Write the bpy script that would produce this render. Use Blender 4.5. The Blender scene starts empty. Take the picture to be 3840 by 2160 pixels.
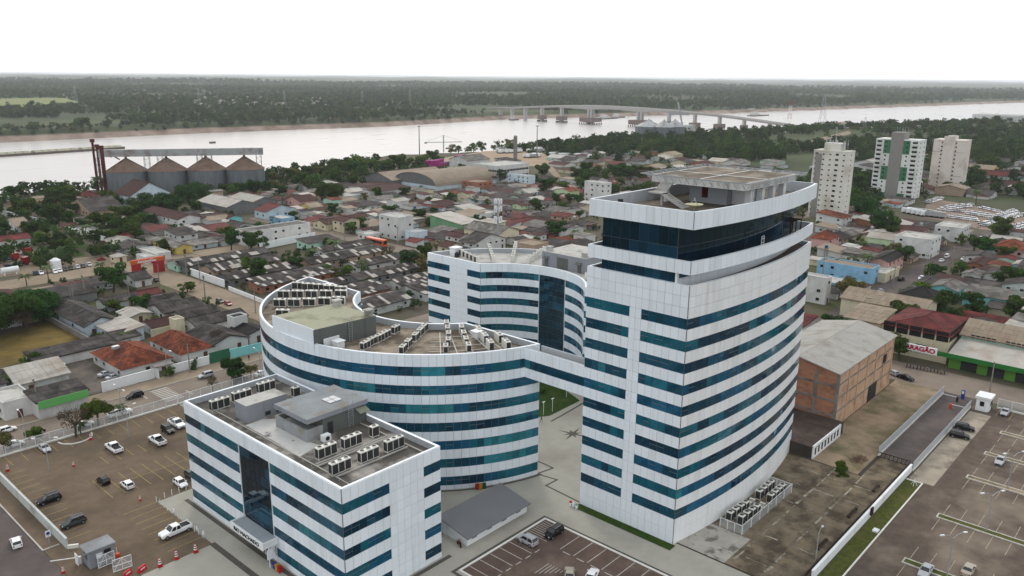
import bpy, math, random
from mathutils import Vector, Matrix
R0 = random.Random(11)
S = bpy.context.scene
COL = S.collection

# ---------------------------------------------------------------- camera
# world: X and Y run along the street grid, Z up, ground 0, metres
CAM_H = 66.0
PITCH, ROLL, HEAD = math.radians(14.73), 0.0083, math.radians(42.1)
FPX = 3020.0                      # focal length in pixels of the 3840 px wide photograph
E1 = (math.sin(HEAD), math.cos(HEAD)); E2 = (-math.cos(HEAD), math.sin(HEAD))
def grid(x, y, z): return Vector((x*E1[0]+y*E1[1], x*E2[0]+y*E2[1], z))
_f = (0, math.cos(PITCH), -math.sin(PITCH)); _u = (0, math.sin(PITCH), math.cos(PITCH))
FW = grid(*_f)
_r0 = grid(1, 0, 0); _u0 = grid(*_u)
RT = _r0*math.cos(ROLL)+_u0*math.sin(ROLL); UP = _u0*math.cos(ROLL)-_r0*math.sin(ROLL)
cd = bpy.data.cameras.new('camera'); cam = bpy.data.objects.new('camera', cd); COL.objects.link(cam)
cd.sensor_width = 36; cd.lens = FPX/3840*36; cd.clip_start = 1; cd.clip_end = 80000
cam.matrix_world = Matrix(((RT.x, UP.x, -FW.x, 0), (RT.y, UP.y, -FW.y, 0), (RT.z, UP.z, -FW.z, CAM_H), (0, 0, 0, 1)))
S.camera = cam
CAMP = Vector((0, 0, CAM_H))

# ---------------------------------------------------------------- light
SUN_EL, SUN_AZ = math.radians(36), math.radians(-12)   # azimuth from the view heading
sd = grid(math.sin(SUN_AZ), math.cos(SUN_AZ), 0)
SUND = Vector((sd.x*math.cos(SUN_EL), sd.y*math.cos(SUN_EL), math.sin(SUN_EL)))
W = bpy.data.worlds.new('World'); S.world = W; W.use_nodes = True
nt = W.node_tree; nt.nodes.clear()
wo = nt.nodes.new('ShaderNodeOutputWorld'); bg = nt.nodes.new('ShaderNodeBackground')
sky = nt.nodes.new('ShaderNodeTexSky'); sky.sky_type = 'NISHITA'; sky.sun_disc = False
sky.sun_elevation = SUN_EL; sky.sun_rotation = math.atan2(SUND.x, SUND.y)
sky.dust_density = 4; sky.air_density = 1.5
mx = nt.nodes.new('ShaderNodeMix'); mx.data_type = 'RGBA'; mx.inputs[0].default_value = 0.82
mx.inputs[7].default_value = (13.2, 13.6, 14.2, 1)      # closed cloud cover over the clear sky
nt.links.new(sky.outputs[0], mx.inputs[6]); nt.links.new(mx.outputs[2], bg.inputs[0])
bg.inputs[1].default_value = 0.1
nt.links.new(bg.outputs[0], wo.inputs[0])
sl = bpy.data.lights.new('sun', 'SUN'); sl.energy = 1.1; sl.angle = math.radians(14); sl.color = (1, .95, .88)
so = bpy.data.objects.new('sun', sl); COL.objects.link(so)
so.rotation_euler = SUND.to_track_quat('Z', 'Y').to_euler(); so.location = (0, 0, 300)
S.view_settings.view_transform = 'Standard'; S.view_settings.look = 'None'
S.view_settings.exposure = 0.0; S.view_settings.gamma = 1; S.view_settings.use_curve_mapping = False
S.cycles.max_bounces = 6; S.cycles.diffuse_bounces = 3; S.cycles.glossy_bounces = 3
S.cycles.transmission_bounces = 4; S.cycles.transparent_max_bounces = 6; S.cycles.volume_bounces = 1
S.cycles.caustics_reflective = False; S.cycles.caustics_refractive = False

# ---------------------------------------------------------------- photo rays -> places on the ground plane
ZM = dict(a=(0,1080,.4969),b=(640,1440,.4969),c=(960,900,.4969),d=(2100,560,.4037),e=(2100,1100,.4037),f=(2800,1440,.4969),
 g=(2800,800,.4416),h=(0,1640,.3589),i=(0,500,.3882),j=(900,500,.3882),k=(1600,500,.3106),l=(2800,380,.4037),
 m=(1800,330,.5435),n=(0,800,.3882),o=(0,250,.7453),p=(1500,1780,.5047),z=(0,0,1.4907),q=(2100,1500,.4037),
 r=(1560,1280,.4002),s=(1560,900,.3106))
def at(k, x, y, z=0.0):
    a, b, s = ZM[k]; px, py = a+x*s, b+y*s
    d = FW+RT*((px-1920)/FPX)-UP*((py-1080)/FPX)
    t = (z-CAM_H)/d.z
    return (d.x*t, d.y*t)
def dist(u, v, z=0): return (Vector((u, v, z))-CAMP).length

# ---------------------------------------------------------------- materials
MATS = {}
def M(name, c, rough=.8, var=.12, scale=.4, c2=None, lo=.3, hi=.7, dirt=None, dscale=.12, dlo=.5, dhi=.68,
      obj=0., spec=.14, metal=0., bump=0., bscale=6., stretch=None, damt=.8, hue=0., trans=0., detail=5., cell=0., tint=None):
    if name in MATS: return MATS[name]
    deep = lambda q: tuple(1.06*x**1.2 for x in q) if q else q
    if not tint: c, c2, dirt = deep(c), deep(c2), deep(dirt)
    m = bpy.data.materials.new(name); m.use_nodes = True; MATS[name] = m
    t = m.node_tree; N = t.nodes; L = t.links; b = N['Principled BSDF']
    b.inputs['Roughness'].default_value = rough; b.inputs['Metallic'].default_value = metal
    b.inputs['Specular IOR Level'].default_value = spec
    geo = N.new('ShaderNodeNewGeometry'); pos = geo.outputs['Position']
    if stretch:
        mp = N.new('ShaderNodeMapping'); mp.inputs['Scale'].default_value = stretch
        L.new(pos, mp.inputs[0]); pos = mp.outputs[0]
    def noise(s, d=detail):
        n = N.new('ShaderNodeTexNoise'); n.inputs['Scale'].default_value = s; n.inputs['Detail'].default_value = d
        n.inputs['Roughness'].default_value = .6
        L.new(pos, n.inputs['Vector']); return n.outputs[0]
    def ramp(sock, lo, hi):
        r = N.new('ShaderNodeMapRange'); r.inputs[1].default_value = lo; r.inputs[2].default_value = hi
        L.new(sock, r.inputs[0]); return r.outputs[0]
    def mix(fac, a, bb):
        x = N.new('ShaderNodeMix'); x.data_type = 'RGBA'
        if hasattr(fac, 'links'): L.new(fac, x.inputs[0])
        else: x.inputs[0].default_value = fac
        for sk, v in ((6, a), (7, bb)):
            if hasattr(v, 'links'): L.new(v, x.inputs[sk])
            else: x.inputs[sk].default_value = (*v, 1)
        return x.outputs[2]
    ca = tuple(x*(1-var) for x in c); cb = tuple(min(1, x*(1+var)) for x in (c2 or c))
    if c2: ca = c; cb = c2
    col = mix(ramp(noise(scale), lo, hi), ca, cb)
    if cell:
        vo = N.new('ShaderNodeTexVoronoi'); vo.inputs['Scale'].default_value = cell; L.new(pos, vo.inputs['Vector'])
        sp = N.new('ShaderNodeSeparateColor'); L.new(vo.outputs['Color'], sp.inputs[0]); h0 = N.new('ShaderNodeHueSaturation')
        q = N.new('ShaderNodeMapRange'); q.inputs[3].default_value = .62; q.inputs[4].default_value = 1.38; L.new(sp.outputs[0], q.inputs[0]); L.new(q.outputs[0], h0.inputs['Value']); L.new(col, h0.inputs['Color']); col = h0.outputs[0]
    if tint: b.inputs['Specular Tint'].default_value = (*tint, 1)
    if dirt:
        fac = ramp(noise(dscale, 8.), dlo, dhi)
        mm = N.new('ShaderNodeMath'); mm.operation = 'MULTIPLY'; mm.inputs[1].default_value = damt
        L.new(fac, mm.inputs[0]); col = mix(mm.outputs[0], col, dirt)
    if obj or hue:
        oi = N.new('ShaderNodeObjectInfo'); hs = N.new('ShaderNodeHueSaturation')
        r = N.new('ShaderNodeMapRange'); r.inputs[3].default_value = 1-obj; r.inputs[4].default_value = 1+obj
        L.new(oi.outputs['Random'], r.inputs[0]); L.new(r.outputs[0], hs.inputs['Value'])
        if hue:
            w = N.new('ShaderNodeTexWhiteNoise'); w.noise_dimensions = '1D'; L.new(oi.outputs['Random'], w.inputs['W'])
            h = N.new('ShaderNodeMapRange'); h.inputs[3].default_value = .5-hue; h.inputs[4].default_value = .5+hue
            L.new(w.outputs[0], h.inputs[0]); L.new(h.outputs[0], hs.inputs['Hue'])
        L.new(col, hs.inputs['Color']); col = hs.outputs[0]
    L.new(col, b.inputs['Base Color'])
    if bump:
        bp = N.new('ShaderNodeBump'); bp.inputs['Strength'].default_value = bump; bp.inputs['Distance'].default_value = .1
        L.new(noise(bscale), bp.inputs['Height']); L.new(bp.outputs[0], b.inputs['Normal'])
    if trans:
        tr = N.new('ShaderNodeBsdfTranslucent'); L.new(col, tr.inputs[0]); ms = N.new('ShaderNodeMixShader')
        ms.inputs[0].default_value = trans
        L.new(b.outputs[0], ms.inputs[1]); L.new(tr.outputs[0], ms.inputs[2]); L.new(ms.outputs[0], N['Material Output'].inputs[0])
    return m
def glass(name, c, rough=.04, spec=.6):
    return M(name, c, rough=rough, var=.25, scale=.35, spec=spec, obj=.25, tint=(.22,.75,1.0))

white_panel = M('white_panel', (.74, .78, .81), rough=.35, var=.03, scale=.15, obj=.045, dirt=(.46, .47, .44), dscale=.5, dlo=.54, dhi=.85, damt=.5, stretch=(1, 1, .12))
lit_side_panel = M('lit_side_panel', (.76, .765, .76), rough=.35, var=.03, scale=.15, obj=.05, dirt=(.44, .44, .40), dscale=.5, dlo=.52, dhi=.85, damt=.55, stretch=(1, 1, .12))  # white cladding with the bowed side's warmer light put into the colour
joint = M('dark_joint', (.22, .24, .25), rough=.7, var=.05)
g_navy = glass('glass_navy', (.005, .026, .05)); g_dark = glass('glass_dark', (.006, .046, .078))
g_teal = glass('glass_teal', (.007, .088, .122)); g_blue = glass('glass_blue', (.008, .075, .14)); g_light = glass('glass_light', (.02, .16, .19))
g_house = M('house_glass', (.02, .022, .025), rough=.15, var=.3, spec=.5, obj=.4)
concrete_roof = M('roof_concrete', (.36, .34, .305), rough=.9, var=.22, scale=.25, dirt=(.055, .048, .04), dscale=.22, dlo=.40, dhi=.54, detail=9)
pale_roof = M('pale_roof_screed', (.46, .45, .42), rough=.9, var=.15, scale=.2, dirt=(.16, .15, .13), dscale=.3, dlo=.52, dhi=.72, detail=9)
moss_roof = M('mossy_roof_screed', (.36, .36, .27), rough=.9, var=.15, scale=.3, dirt=(.16, .15, .10), dscale=.3, dlo=.5, dhi=.7, detail=9)
brown_deck = M('brown_roof_deck', (.165, .14, .11), rough=.9, var=.3, scale=.3, dirt=(.33, .29, .23), dscale=.22, dlo=.5, dhi=.64, detail=9)
grey_paint = M('grey_render', (.30, .31, .33), rough=.85, var=.08, scale=.3, dirt=(.12, .12, .12), dscale=.6, dlo=.55, dhi=.8, stretch=(1, 1, .2))
grey_dark = M('grey_render_dark', (.155, .165, .155), rough=.85, var=.12, scale=.3, dirt=(.08, .08, .08), dscale=.6, dlo=.5, dhi=.8, stretch=(1, 1, .2))
white_paint = M('white_paint', (.74, .75, .75), rough=.7, var=.04, scale=.3, dirt=(.35, .34, .31), dscale=.4, dlo=.55, dhi=.85, damt=.6, stretch=(1, 1, .3))
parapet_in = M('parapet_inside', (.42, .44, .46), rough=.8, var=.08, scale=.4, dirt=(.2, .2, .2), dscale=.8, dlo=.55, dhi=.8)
ac_white = M('unit_casing', (.66, .65, .60), rough=.5, var=.05, obj=.06)
ac_grille = M('unit_grille', (.06, .06, .06), rough=.6, var=.2)
metal_grey = M('galvanised_metal', (.40, .41, .42), rough=.5, metal=.3, var=.1)
metal_white = M('white_metal', (.72, .73, .73), rough=.5, var=.03)
dark_metal = M('dark_metal', (.05, .05, .055), rough=.6, var=.1)
pipe_grey = M('pipe_insulation', (.42, .41, .38), rough=.8, var=.15)

# ---------------------------------------------------------------- mesh helpers
class MB:
    def __init__(s): s.v = []; s.f = []; s.m = []
    def add(s, vs, fs, m=0):
        o = len(s.v); s.v.extend(vs)
        for f in fs: s.f.append(tuple(i+o for i in f)); s.m.append(m)
    def box(s, x0, y0, z0, x1, y1, z1, m=0):
        s.add([(x0,y0,z0),(x1,y0,z0),(x1,y1,z0),(x0,y1,z0),(x0,y0,z1),(x1,y0,z1),(x1,y1,z1),(x0,y1,z1)],
              [(0,3,2,1),(4,5,6,7),(0,1,5,4),(1,2,6,5),(2,3,7,6),(3,0,4,7)], m)
    def prism(s, poly, z0, z1, m=0, mt=None, top=True):
        n = len(poly); a = sum(poly[i][0]*poly[(i+1) % n][1]-poly[(i+1) % n][0]*poly[i][1] for i in range(n))
        if a < 0: poly = poly[::-1]
        o = len(s.v); s.v.extend([(p[0],p[1],z0) for p in poly]+[(p[0],p[1],z1) for p in poly])
        for i in range(n):
            j = (i+1) % n; s.f.append((o+i,o+j,o+n+j,o+n+i)); s.m.append(m)
        if top:
            s.f.append(tuple(o+n+i for i in range(n))); s.m.append(m if mt is None else mt)
            s.f.append(tuple(o+i for i in reversed(range(n)))); s.m.append(m)
    def tube(s, p0, p1, r0, r1=None, n=8, m=0, cap=True):
        r1 = r0 if r1 is None else r1
        p0 = Vector(p0); p1 = Vector(p1); d = (p1-p0)
        if d.length < 1e-6: return
        d.normalize(); a = d.orthogonal().normalized(); b = d.cross(a)
        vs = []
        for p, r in ((p0, r0), (p1, r1)):
            for i in range(n):
                t = 2*math.pi*i/n; vs.append(tuple(p+a*(r*math.cos(t))+b*(r*math.sin(t))))
        fs = [(i,(i+1) % n,n+(i+1) % n,n+i) for i in range(n)]
        if cap: fs += [tuple(range(n-1,-1,-1)), tuple(range(n,2*n))]
        s.add(vs, fs, m)
    def beam(s, p0, p1, w, h=None, m=0):
        h = h or w; p0 = Vector(p0); p1 = Vector(p1); d = (p1-p0).normalized()
        a = Vector((0,0,1)).cross(d)
        if a.length < 1e-4: a = Vector((1,0,0))
        a.normalize(); b = d.cross(a)
        vs = []
        for p in (p0, p1):
            for i, j in ((-1,-1),(1,-1),(1,1),(-1,1)): vs.append(tuple(p+a*(i*w/2)+b*(j*h/2)))
        s.add(vs, [(0,1,2,3)[::-1],(4,5,6,7),(0,1,5,4),(1,2,6,5),(2,3,7,6),(3,0,4,7)], m)
    def slab(s, quad, th, m=0):     # four corners (any plane), thickened downwards
        q = [Vector(p) for p in quad]; lo = [p-Vector((0,0,th)) for p in q]
        s.add([tuple(p) for p in q+lo], [(0,1,2,3),(7,6,5,4),(0,4,5,1),(1,5,6,2),(2,6,7,3),(3,7,4,0)], m)
    def disc(s, c, r, n=12, m=0, z=None):
        s.add([(c[0]+r*math.cos(2*math.pi*i/n), c[1]+r*math.sin(2*math.pi*i/n), c[2]) for i in range(n)], [tuple(range(n))], m)
    def mesh(s, name, mats, smooth=False):
        me = bpy.data.meshes.new(name); me.from_pydata(s.v, [], s.f)
        mats = mats if isinstance(mats, (list, tuple)) else [mats]
        for x in mats: me.materials.append(x)
        if len(mats) > 1: me.polygons.foreach_set('material_index', s.m)
        if smooth: me.polygons.foreach_set('use_smooth', [True]*len(s.f))
        me.update(); return me
    def build(s, name, mats, parent=None, smooth=False, loc=None):
        return obj(name, s.mesh(name, mats, smooth), parent, loc)
def obj(name, me, parent=None, loc=None, rz=0, mat=None):
    o = bpy.data.objects.new(name, me); COL.objects.link(o)
    if parent: o.parent = parent
    if loc: o.location = loc
    if rz: o.rotation_euler = (0, 0, rz)
    if mat is not None: o.matrix_local = mat
    return o
def tag(o, label=None, cat=None, group=None, kind=None):
    if label: o['label'] = label
    if cat: o['category'] = cat
    if group: o['group'] = group
    if kind: o['kind'] = kind
    return o
def thing(name, label, cat, loc=(0,0,0), rz=0, group=None):
    return tag(obj(name, None, None, loc, rz), label, cat, group)
def struct(name, mb, mats, label=None):
    o = mb.build(name, mats); o['kind'] = 'structure'
    if label: o['label'] = label
    return o
def sheet(name, poly, z, mat, parent=None):
    mb = MB(); n = len(poly)
    a = sum(poly[i][0]*poly[(i+1) % n][1]-poly[(i+1) % n][0]*poly[i][1] for i in range(n))
    if a < 0: poly = poly[::-1]
    mb.add([(p[0],p[1],z) for p in poly], [tuple(range(n))])
    o = mb.build(name, mat, parent)
    if not parent: o['kind'] = 'structure'
    return o
def rect(u0, v0, u1, v1): return [(u0,v0),(u1,v0),(u1,v1),(u0,v1)]
_cache = {}
def boxm(w, d, h, mat, key='piece'):
    k = (key, round(w,2), round(d,3), round(h,3), mat.name)
    if k not in _cache:
        mb = MB(); mb.box(-w/2,0,0,w/2,d,h); _cache[k] = mb.mesh(key, mat)
    return _cache[k]
ORD = ['first','second','third','fourth','fifth','sixth','seventh','eighth','ninth','tenth','eleventh','twelfth','thirteenth','fourteenth','fifteenth','sixteenth','seventeenth','eighteenth','nineteenth','twentieth']
def ordn(i):
    if i < 20: return ORD[i]
    n = i+1; return '%d%s' % (n, 'th' if 10 < n % 100 < 14 else {1:'st',2:'nd',3:'rd'}.get(n % 10, 'th'))
class Proto:
    """a thing's parts as shared meshes: (name, mesh, matrix or None, index of the part above it or None)"""
    def __init__(s): s.p = []
    def add(s, name, me, mat=None, up=None): s.p.append((name, me, mat, up)); return len(s.p)-1
    def place(s, name, label, cat, loc, rz=0, group=None, scale=1.0):
        r = thing(name, label, cat, loc, rz, group)
        if scale != 1.0: r.scale = (scale,)*3 if not isinstance(scale, tuple) else scale
        os = []
        for n, me, mt, up in s.p:
            o = obj(n, me, r if up is None else os[up])
            if mt is not None: o.matrix_local = mt
            os.append(o)
        return r
def arc(c, r, a0, a1, n):
    return [(c[0]+r*math.cos(a0+(a1-a0)*i/n), c[1]+r*math.sin(a0+(a1-a0)*i/n)) for i in range(n+1)]
def arc3(p, q, r, n):
    ax, ay = p; bx, by = q; cx, cy = r
    d = 2*(ax*(by-cy)+bx*(cy-ay)+cx*(ay-by))
    ux = ((ax*ax+ay*ay)*(by-cy)+(bx*bx+by*by)*(cy-ay)+(cx*cx+cy*cy)*(ay-by))/d
    uy = ((ax*ax+ay*ay)*(cx-bx)+(bx*bx+by*by)*(ax-cx)+(cx*cx+cy*cy)*(bx-ax))/d
    R = math.hypot(ax-ux, ay-uy); a0 = math.atan2(ay-uy, ax-ux); a1 = math.atan2(cy-uy, cx-ux); am = math.atan2(by-uy, bx-ux)
    def norm(a):
        while a < a0: a += 2*math.pi
        while a >= a0+2*math.pi: a -= 2*math.pi
        return a
    if norm(am) < norm(a1): a1 = norm(a1)
    else: a1 = norm(a1)-2*math.pi
    return arc((ux,uy), R, a0, a1, n)
def offset(poly, d):     # closed polygon moved to the right of its direction of travel (inwards when clockwise)
    out = []; n = len(poly)
    for i in range(n):
        p0, p1, p2 = poly[i-1], poly[i], poly[(i+1) % n]
        a = Vector((p1[0]-p0[0], p1[1]-p0[1])); b = Vector((p2[0]-p1[0], p2[1]-p1[1]))
        a.normalize(); b.normalize()
        na = Vector((a.y,-a.x)); nb = Vector((b.y,-b.x)); m = na+nb
        k = d/max(.35, (1+na.dot(nb)))
        out.append((p1[0]+m.x*k, p1[1]+m.y*k))
    return out
def resample(pts, w, breaks=()):
    """cut a polyline into pieces of about w; returns [(p0, p1, s_mid)]"""
    L = [0]
    for i in range(1, len(pts)): L.append(L[-1]+math.dist(pts[i-1], pts[i]))
    T = L[-1]
    def P(s):
        for i in range(1, len(pts)):
            if s <= L[i]+1e-9:
                t = (s-L[i-1])/max(1e-9, L[i]-L[i-1]); return (pts[i-1][0]+(pts[i][0]-pts[i-1][0])*t, pts[i-1][1]+(pts[i][1]-pts[i-1][1])*t)
        return pts[-1]
    bs = sorted(set([0, T]+[b for b in breaks if 0 < b < T])); out = []
    for a, b in zip(bs, bs[1:]):
        n = max(1, round((b-a)/w))
        for i in range(n): out.append((P(a+(b-a)*i/n), P(a+(b-a)*(i+1)/n), a+(b-a)*(i+.5)/n))
    return out
g_deep = glass('glass_deep', (.003, .011, .022))
GLASSES = [(g_navy, 2.8), (g_dark, 6.5), (g_teal, 8), (g_blue, 3.4), (g_light, 1.2), (g_deep, .6)]
class Facade:
    """cladding panels and window panes, each piece an object; the 300 nearest of a kind are parts, the rest one joined part"""
    def __init__(s, root, seed=1): s.root = root; s.pc = {}; s.r = random.Random(seed)
    def piece(s, kind, p0, p1, z0, z1, mat, gap, out, th):
        s.pc.setdefault(kind, []).append((p0, p1, z0, z1, mat, gap, out, th))
    def wall(s, pts, rows, width=1.25, pmat=None, glassset=None):
        """pts travel clockwise (outside on the left); rows (z0, z1, 'p' or 'w' or 'd', ranges of s or None)"""
        pmat = pmat or white_panel
        br = [b for r in rows if r[3] for q in r[3] for b in q]
        segs = resample(pts, width, br)
        for z0, z1, kind, rng in rows:
            cur = g_dark; left = 0
            for p0, p1, sm in segs:
                win = kind != 'p' and (rng is None or any(a <= sm <= b for a, b in rng))
                if not win: s.piece('panel', p0, p1, z0, z1, pmat, .035, .06, .06); continue
                if left <= 0:
                    cur = s.r.choices([g[0] for g in GLASSES], ([g[1] for g in (glassset or GLASSES)]+[0])[:6])[0]; left = s.r.choice([1,2,2,3,4,6])
                left -= 1
                if kind == 'w' and s.r.random() < .28:
                    zm = z0+(z1-z0)*.55
                    s.piece('pane', p0, p1, z0, zm-.02, cur, .06, .02, .04); s.piece('pane', p0, p1, zm+.02, z1, cur, .06, .02, .04)
                else: s.piece('pane', p0, p1, z0, z1, cur, .05, .02, .04)
    def emit(s):
        for kind, L in s.pc.items():
            L.sort(key=lambda q: dist((q[0][0]+q[1][0])/2, (q[0][1]+q[1][1])/2, (q[2]+q[3])/2))
            rest = {}
            for i, (p0, p1, z0, z1, mat, gap, out, th) in enumerate(L):
                d = Vector((p1[0]-p0[0], p1[1]-p0[1])); w = d.length; d.normalize(); n = Vector((-d.y, d.x))
                c = ((p0[0]+p1[0])/2+n.x*out, (p0[1]+p1[1])/2+n.y*out); g = gap/2
                if i < 300:
                    me = boxm(w-gap, th, z1-z0-gap, mat, kind)
                    mt = Matrix(((d.x,n.x,0,c[0]),(d.y,n.y,0,c[1]),(0,0,1,z0+g),(0,0,0,1)))
                    obj(kind, me, s.root, mat=mt)
                else:
                    mb, mm = rest.setdefault('x', (MB(), []))
                    if mat not in mm: mm.append(mat)
                    h = (w-gap)/2; vs = []
                    for z in (z0+g, z1-g):
                        for sx, sy in ((-h,0),(h,0),(h,th),(-h,th)): vs.append((c[0]+d.x*sx+n.x*sy, c[1]+d.y*sx+n.y*sy, z))
                    mb.add(vs, [(0,3,2,1),(4,5,6,7),(0,1,5,4),(1,2,6,5),(2,3,7,6),(3,0,4,7)], mm.index(mat))
            for mb, mm in rest.values():
                o = mb.build({'panel':'cladding','pane':'glazing'}[kind], mm, s.root); o['kind'] = 'stuff'
def window_rows(z0, n, hw, pitch, ztop, ranges, zbase=0.0):
    """alternating spandrel and window rows"""
    rows = []; z = zbase
    for k in range(n):
        a = z0+k*pitch
        if a-z > 2.6: rows += [(z, z+(a-z)/2, 'p', None), (z+(a-z)/2, a, 'p', None)]
        elif a > z: rows.append((z, a, 'p', None))
        rows.append((a, a+hw, 'w', ranges)); z = a+hw
    while ztop-z > 2.4: rows.append((z, z+1.55, 'p', None)); z += 1.55
    if ztop > z: rows.append((z, ztop, 'p', None))
    return rows
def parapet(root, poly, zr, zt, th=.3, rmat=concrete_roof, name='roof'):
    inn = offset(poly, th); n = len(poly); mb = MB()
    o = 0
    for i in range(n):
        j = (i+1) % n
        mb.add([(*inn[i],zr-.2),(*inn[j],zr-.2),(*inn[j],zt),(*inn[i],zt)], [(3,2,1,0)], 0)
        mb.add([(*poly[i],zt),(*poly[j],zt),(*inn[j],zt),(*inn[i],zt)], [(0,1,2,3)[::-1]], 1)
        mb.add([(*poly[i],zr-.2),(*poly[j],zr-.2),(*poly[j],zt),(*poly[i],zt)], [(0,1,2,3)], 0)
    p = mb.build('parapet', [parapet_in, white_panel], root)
    m2 = MB(); m2.prism(inn, zr-.25, zr, 0); m2.build(name, rmat, root)
# ================================================================ roof-top units
def unit_proto(L, D, Hh, fans, cells, casing=ac_white, legs=True):
    """condensing unit: length along x, grille on -y, fans on top"""
    P = Proto(); mb = MB(); b = .12 if legs else 0
    mb.box(-L/2,-D/2,b,L/2,D/2,b+Hh)
    if legs:
        for x in (-L/2+.1, L/2-.1): mb.box(x-.05,-D/2,0,x+.05,D/2,b)
    P.add('casing', mb.mesh('unit_casing', casing))
    w = L/cells
    for i in range(cells):
        m = MB(); x = -L/2+w*(i+.5)
        m.box(x-w/2+.06,-D/2-.02,b+.15,x+w/2-.06,-D/2+.01,b+Hh-.12)
        P.add('grille', m.mesh('unit_grille', ac_grille))
    m = MB(); m.box(-L/2-.02,-D/2+.07,b+.15,-L/2+.01,D/2-.07,b+Hh-.12); P.add('grille', m.mesh('unit_grille', ac_grille))
    for i in range(fans):
        x = -L/2+L/fans*(i+.5); r = min(L/fans, D)*.42
        m = MB(); m.tube((x,0,b+Hh-.01),(x,0,b+Hh+.10),r,r,14); m.disc((x,0,b+Hh+.105),r*.82,14,1)
        P.add('fan', m.mesh('unit_fan', [casing, ac_grille]))
    return P
U3 = unit_proto(3.0, .85, 1.55, 3, 3); U2 = unit_proto(2.4, .85, 1.5, 2, 2); U1 = unit_proto(1.2, .8, 1.55, 1, 1)
UR = unit_proto(1.9, .8, 1.25, 2, 2)                    # low twin-fan unit
US = unit_proto(.95, .95, 1.5, 1, 1, ac_white)          # tall square unit
UM = unit_proto(.9, .35, .65, 0, 1, ac_white)           # small split unit

def core(root, poly, z0, z1, name='wall', mat=joint):
    mb = MB(); mb.prism(poly, z0, z1); return mb.build(name, mat, root)

# ================================================================ block A, the straight block with the sign
A = thing('office_block', 'rectangular white office block with teal window bands and a sign over its entrance', 'building', (60,95,0))
def rel(o, c):            # keep world placement under a moved Empty
    return o
A.location = (0,0,0)
pA = [(68.3,74.8),(52,74.8),(52,115.1),(68.3,115.1)]
core(A, pA, -.3, 15.9)
F = Facade(A, 3)
rows = window_rows(.85, 5, 1.43, 3.2, 17.1, None)
F.wall([(52,74.8),(52,91.1)], rows)
F.wall([(52,99.0),(52,115.1)], rows)
F.wall([(68.3,74.8),(52,74.8)], window_rows(.85, 5, 1.43, 3.2, 17.1, [(8.95,16.3),(0,3.05)]))
F.wall([(68.3,115.1),(68.3,74.8)], rows, 2.6); F.wall([(52,115.1),(68.3,115.1)], rows, 2.6)
dark_set = [(g_navy, 5), (g_dark, 3), (g_teal, .5), (g_blue, .3), (g_light, 0), (g_deep, 5)]
cr = [(15.1,17.1,'p',None)]
for k in range(8): cr.append((3.3+k*1.475, 3.3+(k+1)*1.475, 'd', None))
F.wall([(52,91.1),(52,99.0)], cr, 1.32, glassset=dark_set)
F.wall([(52,91.1),(52,99.0)], [(0,3.3,'d',[(1.2,6.7)])], 1.3, glassset=dark_set)
F.emit()
parapet(A, pA, 16.2, 17.12, .35)
# edge trims of the dark curtain wall, entrance canopy
mb = MB(); mb.box(51.84,91.0,3.2,51.98,91.12,17.0); mb.build('mullion', metal_white, A)
mb = MB(); mb.box(51.84,98.98,3.2,51.98,99.1,17.0); mb.build('mullion', metal_white, A)
mb = MB(); mb.box(49.5,90.1,3.1,51.85,98.6,3.9); mb.box(49.42,90.0,3.05,49.62,98.7,4.15); mb.box(49.6,90.0,3.9,51.85,90.15,4.15); mb.box(49.6,98.55,3.9,51.85,98.7,4.15)
can = mb.build('canopy', white_paint, A)
mb = MB(); mb.box(49.64,90.2,3.9,51.84,98.5,3.94); mb.build('canopy_roof', M('canopy_sheet', (.33,.36,.38), rough=.5, var=.1), can)
def text(s, size, loc, rot, mat, parent=None, name='lettering', ext=.03, width=None, bold=0.):
    c = bpy.data.curves.new(name, 'FONT'); c.body = s; c.size = size; c.extrude = ext; c.align_x = 'CENTER'; c.align_y = 'CENTER'; c.offset = bold
    c.materials.append(mat); tmp = bpy.data.objects.new("tmp", c); COL.objects.link(tmp); bpy.context.view_layer.update()
    me = bpy.data.meshes.new_from_object(tmp.evaluated_get(bpy.context.evaluated_depsgraph_get())); bpy.data.objects.remove(tmp); o = obj(name, me, parent, loc); o.rotation_euler = rot
    if width:
        bpy.context.view_layer.update(); o.scale = (width/max(.1, o.dimensions.x), 1, 1)
    return o
text('RIO MACHADO', .82, (49.38,94.3,3.56), (math.radians(90),0,math.radians(-90)), M('sign_black', (.015,.015,.017), rough=.4), can, width=6.6)
for v in (90.6,): 
    mb = MB(); mb.beam((50.4,90.2,3.0),(50.4,90.2,0),.12); mb.box(50.0,89.9,1.4,50.8,90.1,2.9); mb.build('door_frame', metal_white, A)
m = MB()
for v in (90.4,91.9,93.4): m.beam((51.7,v,0),(51.7,v,3.1),.08)
m.beam((51.7,90.4,1.5),(51.7,93.4,1.5),.06); m.build('door_frame', metal_white, A)
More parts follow.
